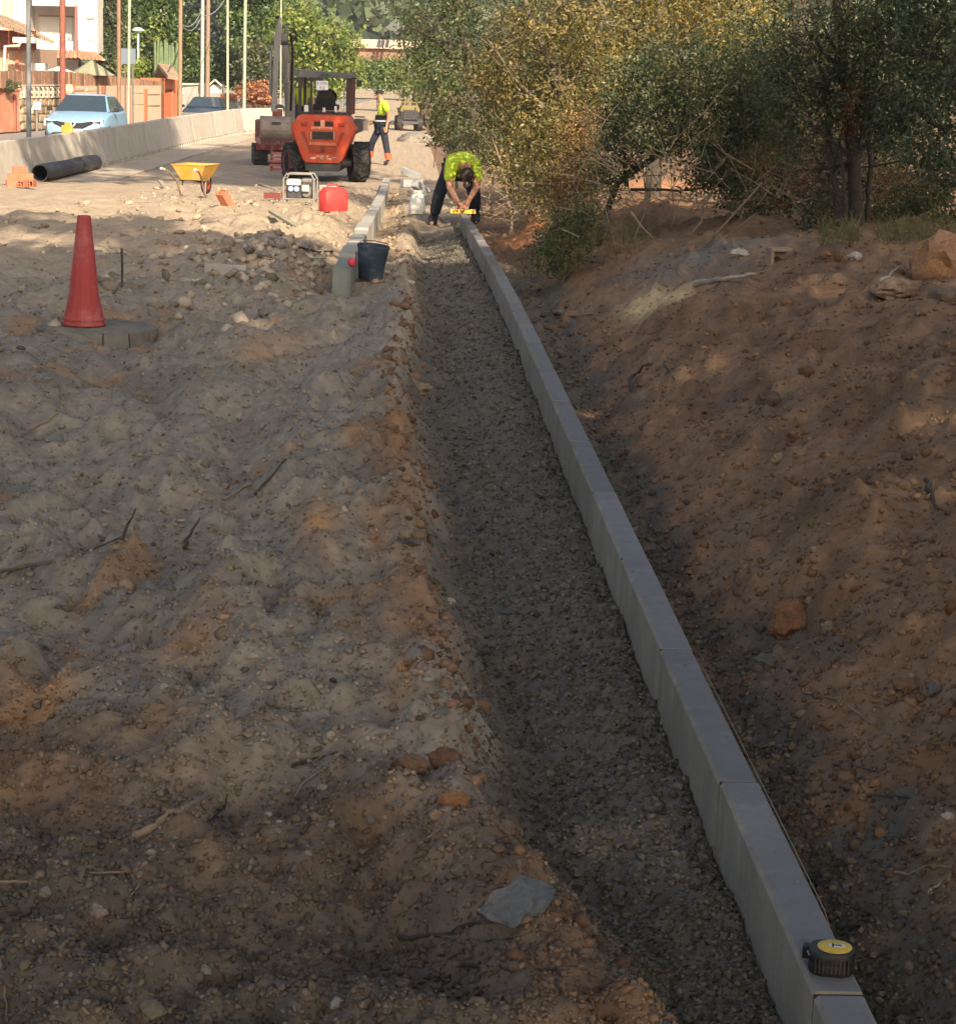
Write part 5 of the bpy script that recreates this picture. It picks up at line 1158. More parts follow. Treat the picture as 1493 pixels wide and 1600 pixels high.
while at_px_x(bar_pt(sB)) < 105: sB += .1
p = bar_pt(sB); T = thing('warning_lamp', 'yellow warning lamp fixed on the barrier in front of the pale blue car', 'lamp', (p.x, p.y, p.z + .80))
MB().box((0, 0, .075), (.23, .10, .15)).build('battery_box', M['yellow'], T, bevel=.015); MB().lathe([(.05, -.03), (.055, 0), (.05, .03), (0, .035)], 16, M=Matrix.Translation((0, 0, .165)) @ Matrix.Rotation(R(90), 4, 'X')).build('lens', mat('lens_amber', (.55, .27, .04), .25, 0), T)

# ------------------------------------------------------------------ road surfaces
def sheet(name, pts, z, mt_, label, th=.05, bevel=0):
    mb = MB(); n = len(pts); vs = [(p_[0], p_[1], z) for p_ in pts] + [(p_[0], p_[1], z - th) for p_ in pts]
    mb.add(vs, [tuple(range(n)), tuple(reversed(range(n, 2 * n)))] + [(i, i + n, (i + 1) % n + n, (i + 1) % n) for i in range(n)])
    return tag(mb.build(name, mt_), label, 'road', kind='structure')
rd = mat('dusty_road', (.40, .335, .26), .95, .10, 1.2, bump=.004, bscale=30, stain=(.30, .26, .21), sscale=.8, samt=.5)
zr = -.655
edge = [at_z(px, py, zr) for px, py in [(-260, 372), (0, 338), (60, 322), (150, 292), (215, 270), (300, 243), (352, 228), (398, 214)]]
outer = [bar_pt(s) + Vector((.0, 0, 0)) for s in np.linspace(cum[-1], 0, 8)]
sheet('road', [(e.x, e.y) for e in edge] + [(o_.x - .3, o_.y) for o_ in outer], zr, rd, 'dusty pale road strip in front of the barrier', .06)
asp = mat('street_asphalt', (.22, .205, .185), .9, .12, 1.5)
sheet('street', [(o_.x - .32, o_.y) for o_ in reversed(outer)] + [(bar_pt(cum[-1]).x + 3, 150), (-20, 160), (-20, 30)], zr + .012, asp, 'street with parked cars behind the barrier', .06)

# ------------------------------------------------------------------ houses, walls and poles along the street
at0_ = at
def slab(px0, px1, pt, pb, Y0, Y1=None, th=.25, name='wall', mt_=None, parent=None, bevel=.0, off=0.0):
    """a real upright slab whose front face spans pixel columns px0..px1; pt/pb are the rows of top and bottom at px0"""
    if Y1 is None: Y1 = Y0
    t0, b0 = at0_(px0, pt, Y0), at0_(px0, pb, Y0); e0 = at0_(px1, pb, Y1)
    a = Vector((b0.x, b0.y, 0)); b = Vector((e0.x, e0.y, 0)); n = (b - a).cross(Vector((0, 0, 1))).normalized()
    if n.y > 0: n = -n
    a, b = a + n * off, b + n * off; vs = []
    for z_ in (b0.z, t0.z):
        for q in (a, b, b - n * th, a - n * th): vs.append((q.x, q.y, z_))
    return MB().add(vs, [(0, 3, 2, 1), (4, 5, 6, 7), (0, 1, 5, 4), (1, 2, 6, 5), (2, 3, 7, 6), (3, 0, 4, 7)]).build(name, mt_ or M['white'], parent, bevel=bevel, world=parent is not None)
HW = mat('house_white', (.44, .415, .375), .8, .04, .7, stain=(.66, .60, .52), sscale=.4, samt=.4); PK = mat('house_pink', (.56, .36, .28), .85, .06, 1); PE = mat('wall_peach', (.46, .32, .23), .85, .08, 1.5)
OW = mat('wall_orange', (.46, .20, .12), .85, .15, 1.2, stain=(.62, .44, .36), sscale=.9, samt=.5); OD = mat('pillar_orange', (.42, .135, .07), .8, .1, 2)
at0, slab0 = at, slab
def at(px, py, Y): return at0(px, py, Y + 15)
def slab(px0, px1, pt, pb, Y0, Y1=None, *a, **k): return slab0(px0, px1, pt, pb, Y0 + 15, (Y0 if Y1 is None else Y1) + 15, *a, **k)
T = thing('apartment_house', 'white two storey house with covered balcony, roller shutter and tiled canopy', 'house', (at(100, 90, 72).x, 87, -.66))
slab(-60, 50, -260, 200, 73, 73, 1.0, 'wall', HW, T); slab(50, 122, 62, 200, 72.6, 72.6, .25, 'balcony_front', HW, T)
slab(50, 153, -260, 8, 72.5, 72.3, 1.0, 'upper_storey', HW, T); slab(50, 124, 8, 62, 74.2, 74.2, .3, 'balcony_back', mat('balcony_shade', (.72, .60, .52), .8, .03), T)
slab(122, 153, -20, 92, 72.3, 72.2, .8, 'corner_wall', HW, T)
S_ = slab(61, 113, 25, 62, 74.12, 74.12, .06, 'roller_shutter', mat('shutter', (.70, .66, .58), .7, .05), T)
for i in range(12): slab(61.5, 112.5, 26 + i * 3, 28.2 + i * 3, 74.10, 74.10, .05, 'shutter_slat', mat('shutter', (0, 0, 0)), T)
slab(60, 114, 23, 25.2, 74.08, 74.08, .06, 'shutter_frame', mat('frame_brown', (.35, .24, .18), .7), T)
slab(136.5, 145, 29, 62, 72.21, 72.18, .05, 'window_shutter', mat('shutter_white', (.72, .68, .60), .7, .03), T); slab(136, 146, 26, 29.5, 72.15, 72.12, .10, 'window_sill', mat('frame_brown', (0, 0, 0)), T)
slab(117.8, 120.6, 8, 80, 72.0, 72.0, .08, 'drain_pipe', mat('pipe_red', (.33, .09, .07), .6), T)
slab(56, 126, 91, 130, 74.0, 74.0, .2, 'ground_floor_wall', mat('shade_brown', (.13, .06, .05), .8, .1), T)
TC = M['terracotta']
for i in range(11):                               # barrel tiles of the canopy
    x0 = 55 + i * 6.6; a, b = at(x0 + 3, 80, 72.3), at(x0 + 3, 87.5, 71.2)
    MB().tube([a, b], [.07, .078], 8).build('roof_tile', TC, T, smooth=60, world=True)
slab(54, 127, 88, 92, 71.5, 71.5, .9, 'canopy_board', mat('canopy_brown', (.32, .11, .08), .7), T)
for i in range(6):
    a, b = at(121 + i * 5, 81 + i * .4, 72.2 - .05 * i), at(128 + i * 6, 90 + i * .2, 71.2); MB().tube([a, b], [.07, .078], 8).build('roof_tile', TC, T, smooth=60, world=True)
slab(124, 163, 90.5, 93, 71.6, 71.4, 1.0, 'canopy_board', mat('canopy_white', (.7, .62, .52), .7), T)
T = thing('pink_house', 'pink and white house behind the tiled roof at the left edge', 'house', (at(10, 90, 78).x, 93, -.66))
slab(-40, 6, -260, 100, 72.8, 72.8, 5, 'wall', HW, T); slab(5, 22, -260, 100, 72.7, 72.7, .3, 'pink_panel', mat('panel_pink', (.76, .36, .26), .8, .05), T); slab(21.5, 27, -260, 100, 72.6, 72.6, .4, 'pilaster', mat('pilaster_cream', (.82, .68, .52), .8), T)
# low house with tiled roof
T = thing('bungalow', 'low peach bungalow with sloping grey brown tiled roof at the left edge', 'house', (at(20, 110, 62).x, 77, -.66))
slab(-90, 55, 72, 190, 62, 62, 5, 'wall', mat('bungalow_peach', (.44, .29, .20), .85, .07, 2), T); slab(-90, 55, 44, 74, 61.8, 61.8, .3, 'gable', mat('gable_brown', (.22, .07, .05), .8), T)
RT = mat('roof_grey_tile', (.25, .18, .13), .9, .3, 3, bump=.05, bscale=7, rnd=.2)
A = [at(-60, 0, 66), at(28, 36, 66), at(84, 66, 61), at(20, 57, 60.6), at(-60, 20, 60.4)]
for r_ in range(7):                                # courses of roof tiles
    t0, t1 = r_ / 7, (r_ + 1.12) / 7
    for j in range(9):
        u0, u1 = j / 9, (j + .94) / 9
        def bl(u, t): return at(-60, -2, 66).lerp(at(35, 36, 66), u).lerp(at(-60, 20, 60.4).lerp(at(85, 66, 60.6), u), t)
        P = [bl(u0, t0), bl(u1, t0), bl(u1, t1), bl(u0, t1)]; up = Vector((0, 0, .05))
        MB().add([q + up * (.3 if i < 2 else 1) for i, q in enumerate(P)] + [q - up * .8 for q in P], [(0, 1, 2, 3), (7, 6, 5, 4), (0, 4, 5, 1), (1, 5, 6, 2), (2, 6, 7, 3), (3, 7, 4, 0)]).build('roof_tile', RT, T, world=True)
slab(20, 56, 57.5, 66, 60.4, 60.4, .1, 'fascia', mat('canopy_white', (0, 0, 0)), T)
MB().tube([at(33, 64, 60.2), at(30, 71, 60.2), at(8, 72, 60.2), at(6, 110, 60.2)], .06, 6).build('gutter_pipe', mat('gutter_pink', (.72, .45, .36), .6), T, smooth=60, world=True)
slab(24.5, 29, 78, 112, 61.9, 61.9, .1, 'door_post', mat('post_red', (.42, .16, .10), .7), T)
for i in range(8): slab(-2 + i * 7, -1.3 + i * 7, 80, 111, 61.96, 61.96, .06, 'board_joint', mat('joint', (.5, .32, .22), .8), T)
slab(46, 70, 98, 112, 61.5, 61.5, 1.0, 'low_annex', HW, T)
for nm, x0, xm, x1, zt, zb_, Y_, col, lab in [('parasol', 104, 143, 178, 93, 117, 60, (.22, .22, .15), 'large olive green garden parasol behind the reed screen'), ('parasol', 70, 92, 124, 103, 113, 59.5, (.78, .56, .48), 'pale pink garden parasol behind the reed screen')]:
    ap = at(xm, zt, Y_); T = thing(nm, lab, 'parasol', (ap.x, Y_ + 15, -.66)); rr = (at(x1, zb_, Y_).x - at(x0, zb_, Y_).x) / 2; zb2 = at(xm, zb_, Y_).z
    MB().lathe([(rr, zb2 + .66), (0, ap.z + .66)], 8).build('canopy', mat(nm + str(x0), col, .85, .1), T); MB().tube([(0, 0, 0), (0, 0, ap.z + .66)], .03, 6).build('pole', M['steel'], T)
at, slab = at0, slab0
# garden wall along the street
WP = lambda px: float(np.interp(px, [-80, 0, 110, 250, 290, 372], [61, 64, 72, 80, 84, 92]))
T = thing('orange_wall', 'orange rendered wall pier with downpipe stains at the left edge', 'wall', (at(15, 200, WP(15)).x, WP(15), -.66))
slab(-80, 32, 143, 212, WP(-80), WP(32), .35, 'wall', OW, T); slab(25, 27, 147, 206, WP(25) - .04, WP(27) - .04, .05, 'stain_strip', mat('stain_red', (.30, .10, .07), .9), T); slab(-80, 34, 141, 143.5, WP(-80) - .05, WP(34) - .05, .45, 'coping', OD, T)
T = thing('breeze_block_wall', 'stone garden wall topped with a row of pierced breeze blocks', 'wall', (at(65, 200, WP(65)).x, WP(65), -.66))
for i in range(9):
    for j in range(4):
        r_ = random.random(); x0 = 33 + i * 7.2 + (3 if j % 2 else 0); x1 = min(x0 + 6.7, 98); z0 = 154 + j * 12.5
        slab(x0, x1, z0, z0 + 11.6, WP(x0), WP(x1), .3 + .04 * r_, 'stone', mat('wall_stone', (.34, .26, .17), .9, .3, 2, bump=.02, bscale=9, rnd=.3), T, bevel=.05, off=.03 * r_)
slab(32, 98, 152.5, 154, WP(32), WP(98), .34, 'ledge', mat('ledge', (.5, .40, .28), .9), T)
BB = mat('breeze_block', (.46, .39, .31), .9, .1, 3)
for i in range(9):
    for j in range(2):
        x0 = 33 + i * 7.2; z0 = 135.5 + j * 8.5
        Y_ = WP(x0 + 3.5); c0, c1 = at(x0, z0, Y_), at(x0 + 7, z0 + 8.2, Y_); w_, h_ = c1.x - c0.x, c0.z - c1.z; cx_, cz_ = (c0.x + c1.x) / 2, (c0.z + c1.z) / 2
        mb = MB().box((cx_, Y_, cz_ + h_ * .4), (w_, .16, h_ * .2)).box((cx_, Y_, cz_ - h_ * .4), (w_, .16, h_ * .2)).box((cx_ - w_ * .38, Y_, cz_), (w_ * .24, .16, h_ * .599)).box((cx_ + w_ * .38, Y_, cz_), (w_ * .24, .16, h_ * .599))
        mb.build('breeze_block', BB, T, world=True)
slab(30, 100, 132.5, 135.3, WP(30), WP(100), .36, 'coping', BB, T)
slab(98, 112, 134, 200, WP(98), WP(112), .4, 'pier', OW, T)
MB().lathe([(0, -.3), (.22, -.25), (.3, 0), (.22, .25), (0, .3)], 14, M=Matrix.Scale(.62, 4)).build('ball_finial', PE, T, smooth=60).location = at(107, 140, WP(107) - .2) - T.location
T = thing('garden_wall', 'peach garden wall of recessed panels between orange piers', 'wall', (at(180, 185, WP(180)).x, WP(180), -.66))
slab(110, 252, 134, 215, WP(110), WP(252), .22, 'wall', PE, T)
for x0, x1 in ((113, 131), (134, 154), (159, 179), (182, 197), (201, 222), (229, 249)):
    for z0, z1 in ((136, 141.5), (143, 159), (161, 194)):
        dz = (x0 - 110) * .05; slab(x0, x1, z0 + dz, z1 + dz, WP(x0), WP(x1), .08, 'panel', PE, T, bevel=.02, off=.05)
for x0 in (110, 155.5, 197.5, 223.5): slab(x0, x0 + 4.2, 131 + (x0 - 110) * .07, 215, WP(x0), WP(x0 + 4), .4, 'pier', OD, T, off=.08)
T = thing('reed_screen', 'brown reed screen standing above the garden wall', 'screen', (at(120, 125, WP(120) + .3).x, WP(120) + .3, -.2))
RS = mat('reed_brown', (.25, .145, .095), .9, .35, 5, rnd=.22)
for i in range(62):
    x0 = -8 + i * 4.25; slab(x0, x0 + 4.0, 110.5 + max(0, x0 - 90) * .10 + random.uniform(-.7, .7), 137 + max(0, x0 - 100) * .06, WP(x0) + .35, WP(x0 + 4) + .35, .05, 'reed_bundle', RS, T, off=.03 * random.random())
for x0 in (111, 129, 152, 199, 240): slab(x0, x0 + 1.6, 110 + (x0 - 90) * .1, 140, WP(x0) + .2, WP(x0) + .2, .06, 'post', mat('screen_post', (.10, .055, .04), .9), T)
def at(px, py, Y): return at0(px, py, Y + 11)
def slab(px0, px1, pt, pb, Y0, Y1=None, *a, **k): return slab0(px0, px1, pt, pb, Y0 + 11, (Y0 if Y1 is None else Y1) + 11, *a, **k)
T = thing('gate_pillar', 'orange gate pillar under a small tiled pitched roof', 'gate pillar', (at(268, 185, 71).x, 71, -.66))
slab(250.5, 258, 122, 200, 70.2, 70.6, .8, 'pillar', OD, T); slab(270, 277, 122, 200, 71.2, 71.6, .8, 'pillar', OD, T); slab(257, 271, 142, 200, 70.9, 71.3, .15, 'door', mat('door_orange', (.38, .09, .04), .7, .1), T); slab(257, 271, 124, 140, 70.9, 71.3, .3, 'mailbox_panel', OD, T)
slab(259, 269, 139, 142, 70.8, 71.2, .2, 'slot', M['black'], T)
A = [at(247, 103, 71.8), at(268, 105, 71.8), at(281, 124, 70.6), at(262, 121.5, 70.2)]; up = Vector((0, 0, .10)); 
MB().add([q + up for q in A] + [q - up * .3 for q in A], [(0, 1, 2, 3), (7, 6, 5, 4), (0, 4, 5, 1), (1, 5, 6, 2), (2, 6, 7, 3), (3, 7, 4, 0)]).build('roof_slope', RT, T, world=True)
A = [at(247, 103, 71.8), at(268, 105, 71.8), at(258, 123, 73.2), at(240, 121, 73.2)]
MB().add([q + up for q in A] + [q - up * .3 for q in A], [(0, 1, 2, 3), (7, 6, 5, 4), (0, 4, 5, 1), (1, 5, 6, 2), (2, 6, 7, 3), (3, 7, 4, 0)]).build('roof_slope', RT, T, world=True)
def at(px, py, Y): return at0(px, py, Y + 24)
def slab(px0, px1, pt, pb, Y0, Y1=None, *a, **k): return slab0(px0, px1, pt, pb, Y0 + 24, (Y0 if Y1 is None else Y1) + 24, *a, **k)
T = thing('white_wall', 'white garden wall with a small gabled hut behind the dark blue car', 'wall', (at(330, 170, 82).x, 106, -.66))
slab(284, 372, 146, 205, 78, 86, .25, 'wall', HW, T); slab(286, 327, 132, 150, 78.6, 82, .5, 'upper_wall', HW, T); slab(344, 371, 147.5, 157, 83.1, 85.6, .2, 'brick_panel', M['brick'], T)
slab(328, 346, 132, 150, 83.5, 83.5, 1.4, 'hut', HW, T); slab(286, 325, 130.3, 132.3, 78.3, 81.8, .7, 'coping', mat('canopy_white', (0, 0, 0)), T)
for a, b in (((326, 133), (336, 123.5)), ((335, 123.5), (347, 134))):
    A = [at(a[0], a[1], 83.2), at(b[0], b[1], 83.2), at(b[0], b[1], 85), at(a[0], a[1], 85)]; MB().add([q + Vector((0, 0, .05)) for q in A] + [q - Vector((0, 0, .05)) for q in A], [(0, 1, 2, 3), (7, 6, 5, 4), (0, 4, 5, 1), (1, 5, 6, 2), (2, 6, 7, 3), (3, 7, 4, 0)]).build('hut_roof', HW, T, world=True)
at, slab = at0, slab0
T = thing('meter_box', 'white meter box on a post in front of the stone wall', 'box', at(57, 206, WP(57) - .5)); b_ = at(57, 206, WP(57) - .5); c_ = at(57.5, 165, WP(57) - .5)
MB().box((0, .1, c_.z - b_.z), (.27, .16, .23)).build('box', M['white'], T, bevel=.01); MB().box((0, .01, c_.z - b_.z), (.11, .02, .10)).build('window', mat('meter_grey', (.25, .27, .3), .4), T); MB().box((0, .1, (c_.z - b_.z - .12) / 2), (.06, .06, c_.z - b_.z - .12)).build('post', M['steel'], T)
# poles
def pole(px, pb, Y_, wpx, col, lab, top=-260, cat='pole', lean=0, name='utility_pole'):
    k = 'pole_%d_%d' % (px, pb); a = at(px, pb, Y_); a.z = min(a.z, -.66) if Y_ > 40 else a.z; b = at(px + lean, 20, Y_); dx = (b.x - a.x) / (b.z - a.z)
    h_ = 8.0; r_ = wpx / F_PX * Y_ / 2; T = thing(name, lab, cat, a)
    MB().tube([(0, 0, -.1), (dx * h_ * .5, 0, h_ * .5), (dx * h_, 0, h_)], [r_ * 1.06, r_, r_ * .86], 10).build('shaft', mat(k, col, .8, .25, 5), T, smooth=60)
    return T, dx
pole(44.5, 212, 50, 7.0, (.17, .175, .18), 'grey steel pole in front of the breeze block wall at far left'); pole(97.5, 156, 69, 9.0, (.20, .075, .055), 'thick reddish wooden pole behind the pale blue car')
pole(185.5, 160, 70, 6.0, (.22, .13, .085), 'brown wooden pole right behind the pale blue car', lean=0); pole(200, 193, 70, 4.6, (.26, .30, .23), 'pale green lamp post between the two cars', lean=2)
pole(281, 172, 78, 6.0, (.23, .155, .10), 'brown wooden pole beside the orange gate pillar', lean=1); pole(315.5, 155, 104, 5.6, (.32, .32, .29), 'white pole left of the twin wooden pole behind the dark car', lean=1)
pole(324, 155, 104.5, 6.4, (.22, .15, .11), 'brown wooden pole right of the white pole behind the dark car', lean=1); pole(355.5, 178, 86, 3.6, (.33, .36, .27), 'thin olive pole right of the dark blue car'); pole(381, 180, 78, 5.0, (.25, .30, .22), 'pale green lamp post at the end of the barrier', lean=2)
pole(439, 60, 90, 2.2, (.34, .37, .26), 'thin pale pole in front of the round bushy tree behind the excavator')
T = thing('street_lamp', 'small distant street lamp with mushroom head among the trees', 'street lamp', at(216, 110, 96)); b_ = at(216, 110, 96); c_ = at(216, 48, 96); hz = c_.z - b_.z
MB().tube([(0, 0, -1.5), (0, 0, hz)], .05, 8).build('post', mat('lamp_green', (.45, .52, .42), .6), T, smooth=60); MB().lathe([(0, hz - .05), (.08, hz - .03), (.27, hz), (.27, hz + .05), (.12, hz + .15), (0, hz + .16)], 14).build('head', mat('lamp_head', (.45, .44, .4), .5), T, smooth=40)
T = thing('sign_panel', 'blue grey back of a road sign panel behind the pale green lamp post', 'sign', at(201, 100, 70)); b_ = at(201, 100, 70)
c0, c1 = at(189, 75, 70), at(212, 100, 70); MB().box(((c0.x + c1.x) / 2 - b_.x, 0, (c0.z + c1.z) / 2 - b_.z), (c1.x - c0.x, .04, c0.z - c1.z)).build('panel', mat('sign_back', (.11, .14, .18), .5, .05), T)
for dx in (-.12, .12): MB().tube([(dx, .05, -2.3), (dx, .05, .4)], .03, 6).build('post', M['steel'], T)
mb = MB()
for (a, b, s_) in [((284, 38), (316, 12), .35), ((284, 40), (316, 22), .4), ((316, 24), (350, 0), .2)]:
    p0, p1 = at(*a, 79), at(*b, 103); mb.tube([p0.lerp(p1, t) - Vector((0, 0, s_ * 4 * t * (1 - t))) for t in np.linspace(0, 1, 9)], .018, 5)
tag(mb.build('overhead_cable', mat('cable', (.3, .31, .31), .6)), 'pale overhead cables sagging between the wooden poles', 'cable')
# bridge, hillside house
T = thing('bridge', 'road bridge with pale parapet and rust brown girder in the distance', 'bridge', (at(590, 110, 150).x, 150, -.7))
slab(500, 660, 59, 73, 150, 150, 1, 'parapet', mat('parapet', (.42, .32, .26), .9, .12, .6), T); slab(500, 660, 73, 92, 150.4, 150.4, 5, 'girder', mat('girder_brown', (.25, .13, .10), .85, .25, .6), T)
for x0 in (572, 632): slab(x0, x0 + 6, 92, 140, 152, 152, 2, 'pier', mat('bridge_pier', (.3, .26, .22), .9), T)
for x0 in (590, 596, 603): MB().tube([at(x0 + 3, 62, 149), at(x0, 74, 149)], .12, 5).build('strut', DM, T, world=True)
T = thing('hillside_house', 'white house on the wooded hill far away', 'house', (at(605, 60, 330).x, 330, at(605, 60, 330).z))
slab(588, 605, 46, 64, 331, 331, 6, 'wing', mat('far_grey', (.62, .60, .55), .8), T); slab(594, 612, 44, 66, 329, 329, 6, 'wall', HW, T); slab(611, 626, 47, 66, 330, 330, 6, 'wing', mat('far_peach', (.75, .62, .5), .8), T); slab(599, 603, 48, 52, 328.9, 328.9, .3, 'window', DM, T); slab(613, 616, 49, 54, 329.9, 329.9, .3, 'window', DM, T)

# ------------------------------------------------------------------ trees, bushes and the wood
def leaves(name, parent, blobs, n, size, palette, seed, spread=.16, per=26, m=None, shell=.35, upb=.35, aspect=.52, bright=.22):
    """leaf-sized faces in clumps spread through the given ellipsoids (centre, radii); leaf colour varies by clump and by leaf"""
    r = np.random.default_rng(seed); B = len(blobs); vol = np.array([b[1][0] * b[1][2] for b in blobs]) ** .9; vol = vol / vol.sum()
    nc = max(4, n // per); bi = r.choice(B, nc, p=vol)
    C = np.array([b[0] for b in blobs], float)[bi]; Rd = np.array([b[1] for b in blobs], float)[bi]
    d = r.normal(size=(nc, 3)); d /= np.linalg.norm(d, axis=1)[:, None]; rad_ = (shell + (1 - shell) * r.random(nc)) ** .8
    rad_ *= 1 + .16 * r.normal(size=nc)
    cc = C + d * Rd * rad_[:, None]
    pal = np.array(palette); tone = pal[r.integers(0, len(pal), nc)] * r.uniform(1 - bright, 1 + bright, (nc, 1))
    k = np.repeat(np.arange(nc), per); N_ = len(k)
    tw = r.normal(size=(nc, 3)) + d * .6 + np.array([0, 0, .15]); tw /= np.linalg.norm(tw, axis=1)[:, None]; u_ = r.uniform(-1.5, 1.5, (N_, 1))
    off = tw[k] * u_ * spread + r.normal(size=(N_, 3)) * spread * (.52 - .18 * np.abs(u_)); p = cc[k] + off
    nrm = r.normal(size=(N_, 3)) + np.array([0, -.1, upb]) + .5 * d[k]; nrm /= np.linalg.norm(nrm, axis=1)[:, None]
    t = r.normal(size=(N_, 3)); t -= nrm * (t * nrm).sum(1)[:, None]; t /= np.linalg.norm(t, axis=1)[:, None]; b = np.cross(nrm, t)
    s = size * r.uniform(.65, 1.3, (N_, 1)); w_ = s * aspect
    V = np.stack([p - t * s * .5, p + b * w_ * .5 + nrm * s * .06, p + t * s * .55, p - b * w_ * .5 + nrm * s * .06], 1).reshape(-1, 3)
    col = np.repeat(tone[k] * r.uniform(.75, 1.3, (N_, 1)), 4, 0)
    return np_mesh(name, V, np.arange(N_ * 4).reshape(-1, 4), 4, m or LEAF, parent, col)
def pb(px, py, Y, rx, ry, dep):                  # ellipsoid given by picture position, distance and size
    c = at(px, py, Y); k = Y / F_PX; return (tuple(c), (rx * k, dep, ry * k))
def limb(mb, pts, r0, r1, n=7, twigs=0, seed=0, tl=.5):
    pts = [Vector(p) for p in pts]; r = random.Random(seed); P = [pts[0]]
    for a, b in zip(pts[:-1], pts[1:]):
        L_ = (b - a).length
        for k in (1 / 3, 2 / 3, 1): P.append(a.lerp(b, k) + (Vector((r.uniform(-1, 1), r.uniform(-1, 1), r.uniform(-.5, .5))) * L_ * .035 if k < 1 else Vector()))
    m = len(P); mb.tube(P, [r0 + (r1 - r0) * i / (m - 1) for i in range(m)], n)
    for _ in range(twigs):
        i = r.randint(max(1, m // 4), m - 1); q = P[i]; d = Vector((r.uniform(-1, 1), r.uniform(-1, 1), r.uniform(-.3, 1))).normalized() * tl * r.uniform(.5, 1.2); rr = (r0 + (r1 - r0) * i / (m - 1)) * .42
        e = q + d; mid_ = q + d * .5 + Vector((r.uniform(-1, 1), r.uniform(-1, 1), r.uniform(-1, 1))) * tl * .1
        mb.tube([q, mid_, e], [rr, rr * .7, rr * .25], 5)
        for _k in range(2):
            e2 = mid_ + Vector((r.uniform(-1, 1), r.uniform(-1, 1), r.uniform(-.4, .8))).normalized() * tl * .5; mb.tube([mid_, e2], [rr * .5, rr * .15], 4)
def tree(name, label, cat, base, blobs, n, size, pal, seed, limbs, bark='darkbark', spread=.16, group=None, **kw):
    """limbs: list of (points, r0, r1, twigs)"""
    T = thing(name, label, cat, base, group=group); b = Vector(base)
    bl = [((c[0] - b.x, c[1] - b.y, c[2] - b.z), r_) for c, r_ in blobs]
    if limbs:
        mb = MB()
        for i, (pts, r0, r1, tw) in enumerate(limbs): limb(mb, [Vector(p) - b for p in pts], r0, r1, twigs=tw, seed=seed + i)
        mb.build('trunk', M[bark] if isinstance(bark, str) else bark, T, smooth=60)
    leaves('crown', T, bl, n, size, pal, seed, spread, **kw)
    return T
OLV = [(.15, .128, .042), (.115, .11, .04), (.20, .155, .05), (.08, .085, .034), (.24, .18, .07)]
DGR = [(.052, .074, .032), (.065, .086, .037), (.036, .052, .025), (.10, .11, .052), (.135, .13, .068)]
YEL = [(.20, .165, .042), (.16, .14, .045), (.25, .18, .05)]
BRN = [(.16, .075, .03), (.12, .055, .028), (.20, .10, .04)]
GRN = [(.07, .115, .03), (.09, .14, .035), (.05, .09, .03), (.12, .15, .035)]
def gp(px, py, Y): q = at(px, py, Y); return Vector((q.x, q.y, h1(q.x, q.y)))
# right-hand thicket, from far to near
tree('tree', 'tall dark green tree overhanging the worksite behind the crouching worker', 'tree', gp(745, 270, 31),
     [pb(690, 60, 31, 80, 95, 1.6), pb(652, 40, 31, 40, 42, 1.2), pb(720, 150, 31, 60, 70, 1.2), pb(760, 20, 31, 90, 80, 1.6), pb(700, -120, 31, 150, 140, 2.6), pb(670, 110, 30.5, 45, 40, .8)], 15000, .052, DGR + GRN[:1], 201,
     [([gp(745, 270, 31), at(742, 180, 31), at(725, 60, 31), at(700, -60, 31)], .10, .05, 14), ([at(735, 130, 31), at(690, 70, 30.6), at(640, 40, 30.5)], .04, .015, 10)], spread=.17)
tree('tree', 'olive brown leaning tree with visible pale limbs in the middle of the thicket', 'tree', gp(868, 340, 20.5),
     [pb(822, 110, 21, 92, 100, 1.1), pb(880, 40, 20.5, 120, 80, 1.1), pb(838, 205, 21, 58, 72, .9), pb(850, 240, 19.8, 85, 90, .8), pb(775, 125, 21, 48, 60, .8), pb(930, 120, 20.5, 70, 90, .9), pb(900, 200, 20, 60, 70, .7), pb(860, -110, 21, 190, 110, 1.8)], 27000, .038, OLV, 202,
     [([gp(868, 340, 20.5), at(885, 240, 20.5), at(878, 150, 20.4), at(850, 80, 20.4), at(818, -10, 20.3)], .055, .02, 18), ([at(885, 200, 20.4), at(945, 170, 20.3), at(1000, 200, 20.2)], .03, .01, 8),
      ([at(880, 150, 20.4), at(930, 70, 20.3), at(945, 20, 20.3), at(905, -40, 20.2)], .03, .012, 12), ([at(876, 190, 20.4), at(800, 120, 20.2), at(760, 60, 20)], .022, .008, 10)], 'bark', spread=.10)
tree('tree', 'dark green small leaved tree above the sunlit gap in the thicket', 'tree', gp(930, 330, 17.5),
     [pb(1010, 150, 17.2, 75, 70, .7), pb(1080, 120, 17, 100, 75, .8), pb(1140, 190, 17, 70, 55, .6), pb(985, 210, 17.4, 50, 45, .5), pb(1180, 110, 17, 80, 80, .8), pb(1060, 215, 16.8, 90, 35, .5), pb(1200, 190, 17, 60, 50, .5), pb(955, 265, 17.3, 40, 45, .35), pb(1120, 265, 16.9, 50, 45, .4), pb(1160, 310, 17, 40, 45, .35)], 27000, .031, DGR, 203,
     [([gp(935, 330, 17.5), at(965, 285, 17.4), at(1050, 222, 17.3), at(1110, 232, 17.2), at(1165, 225, 17.1)], .030, .012, 14), ([at(978, 290, 17.4), at(975, 240, 17.3), at(950, 195, 17.3)], .02, .010, 10), ([at(1060, 222, 17.3), at(1075, 150, 17.2), at(1060, 60, 17.1)], .02, .008, 10),
      ([at(985, 296, 17.4), at(1060, 298, 17.3), at(1110, 292, 17.2)], .013, .006, 5)], spread=.085)
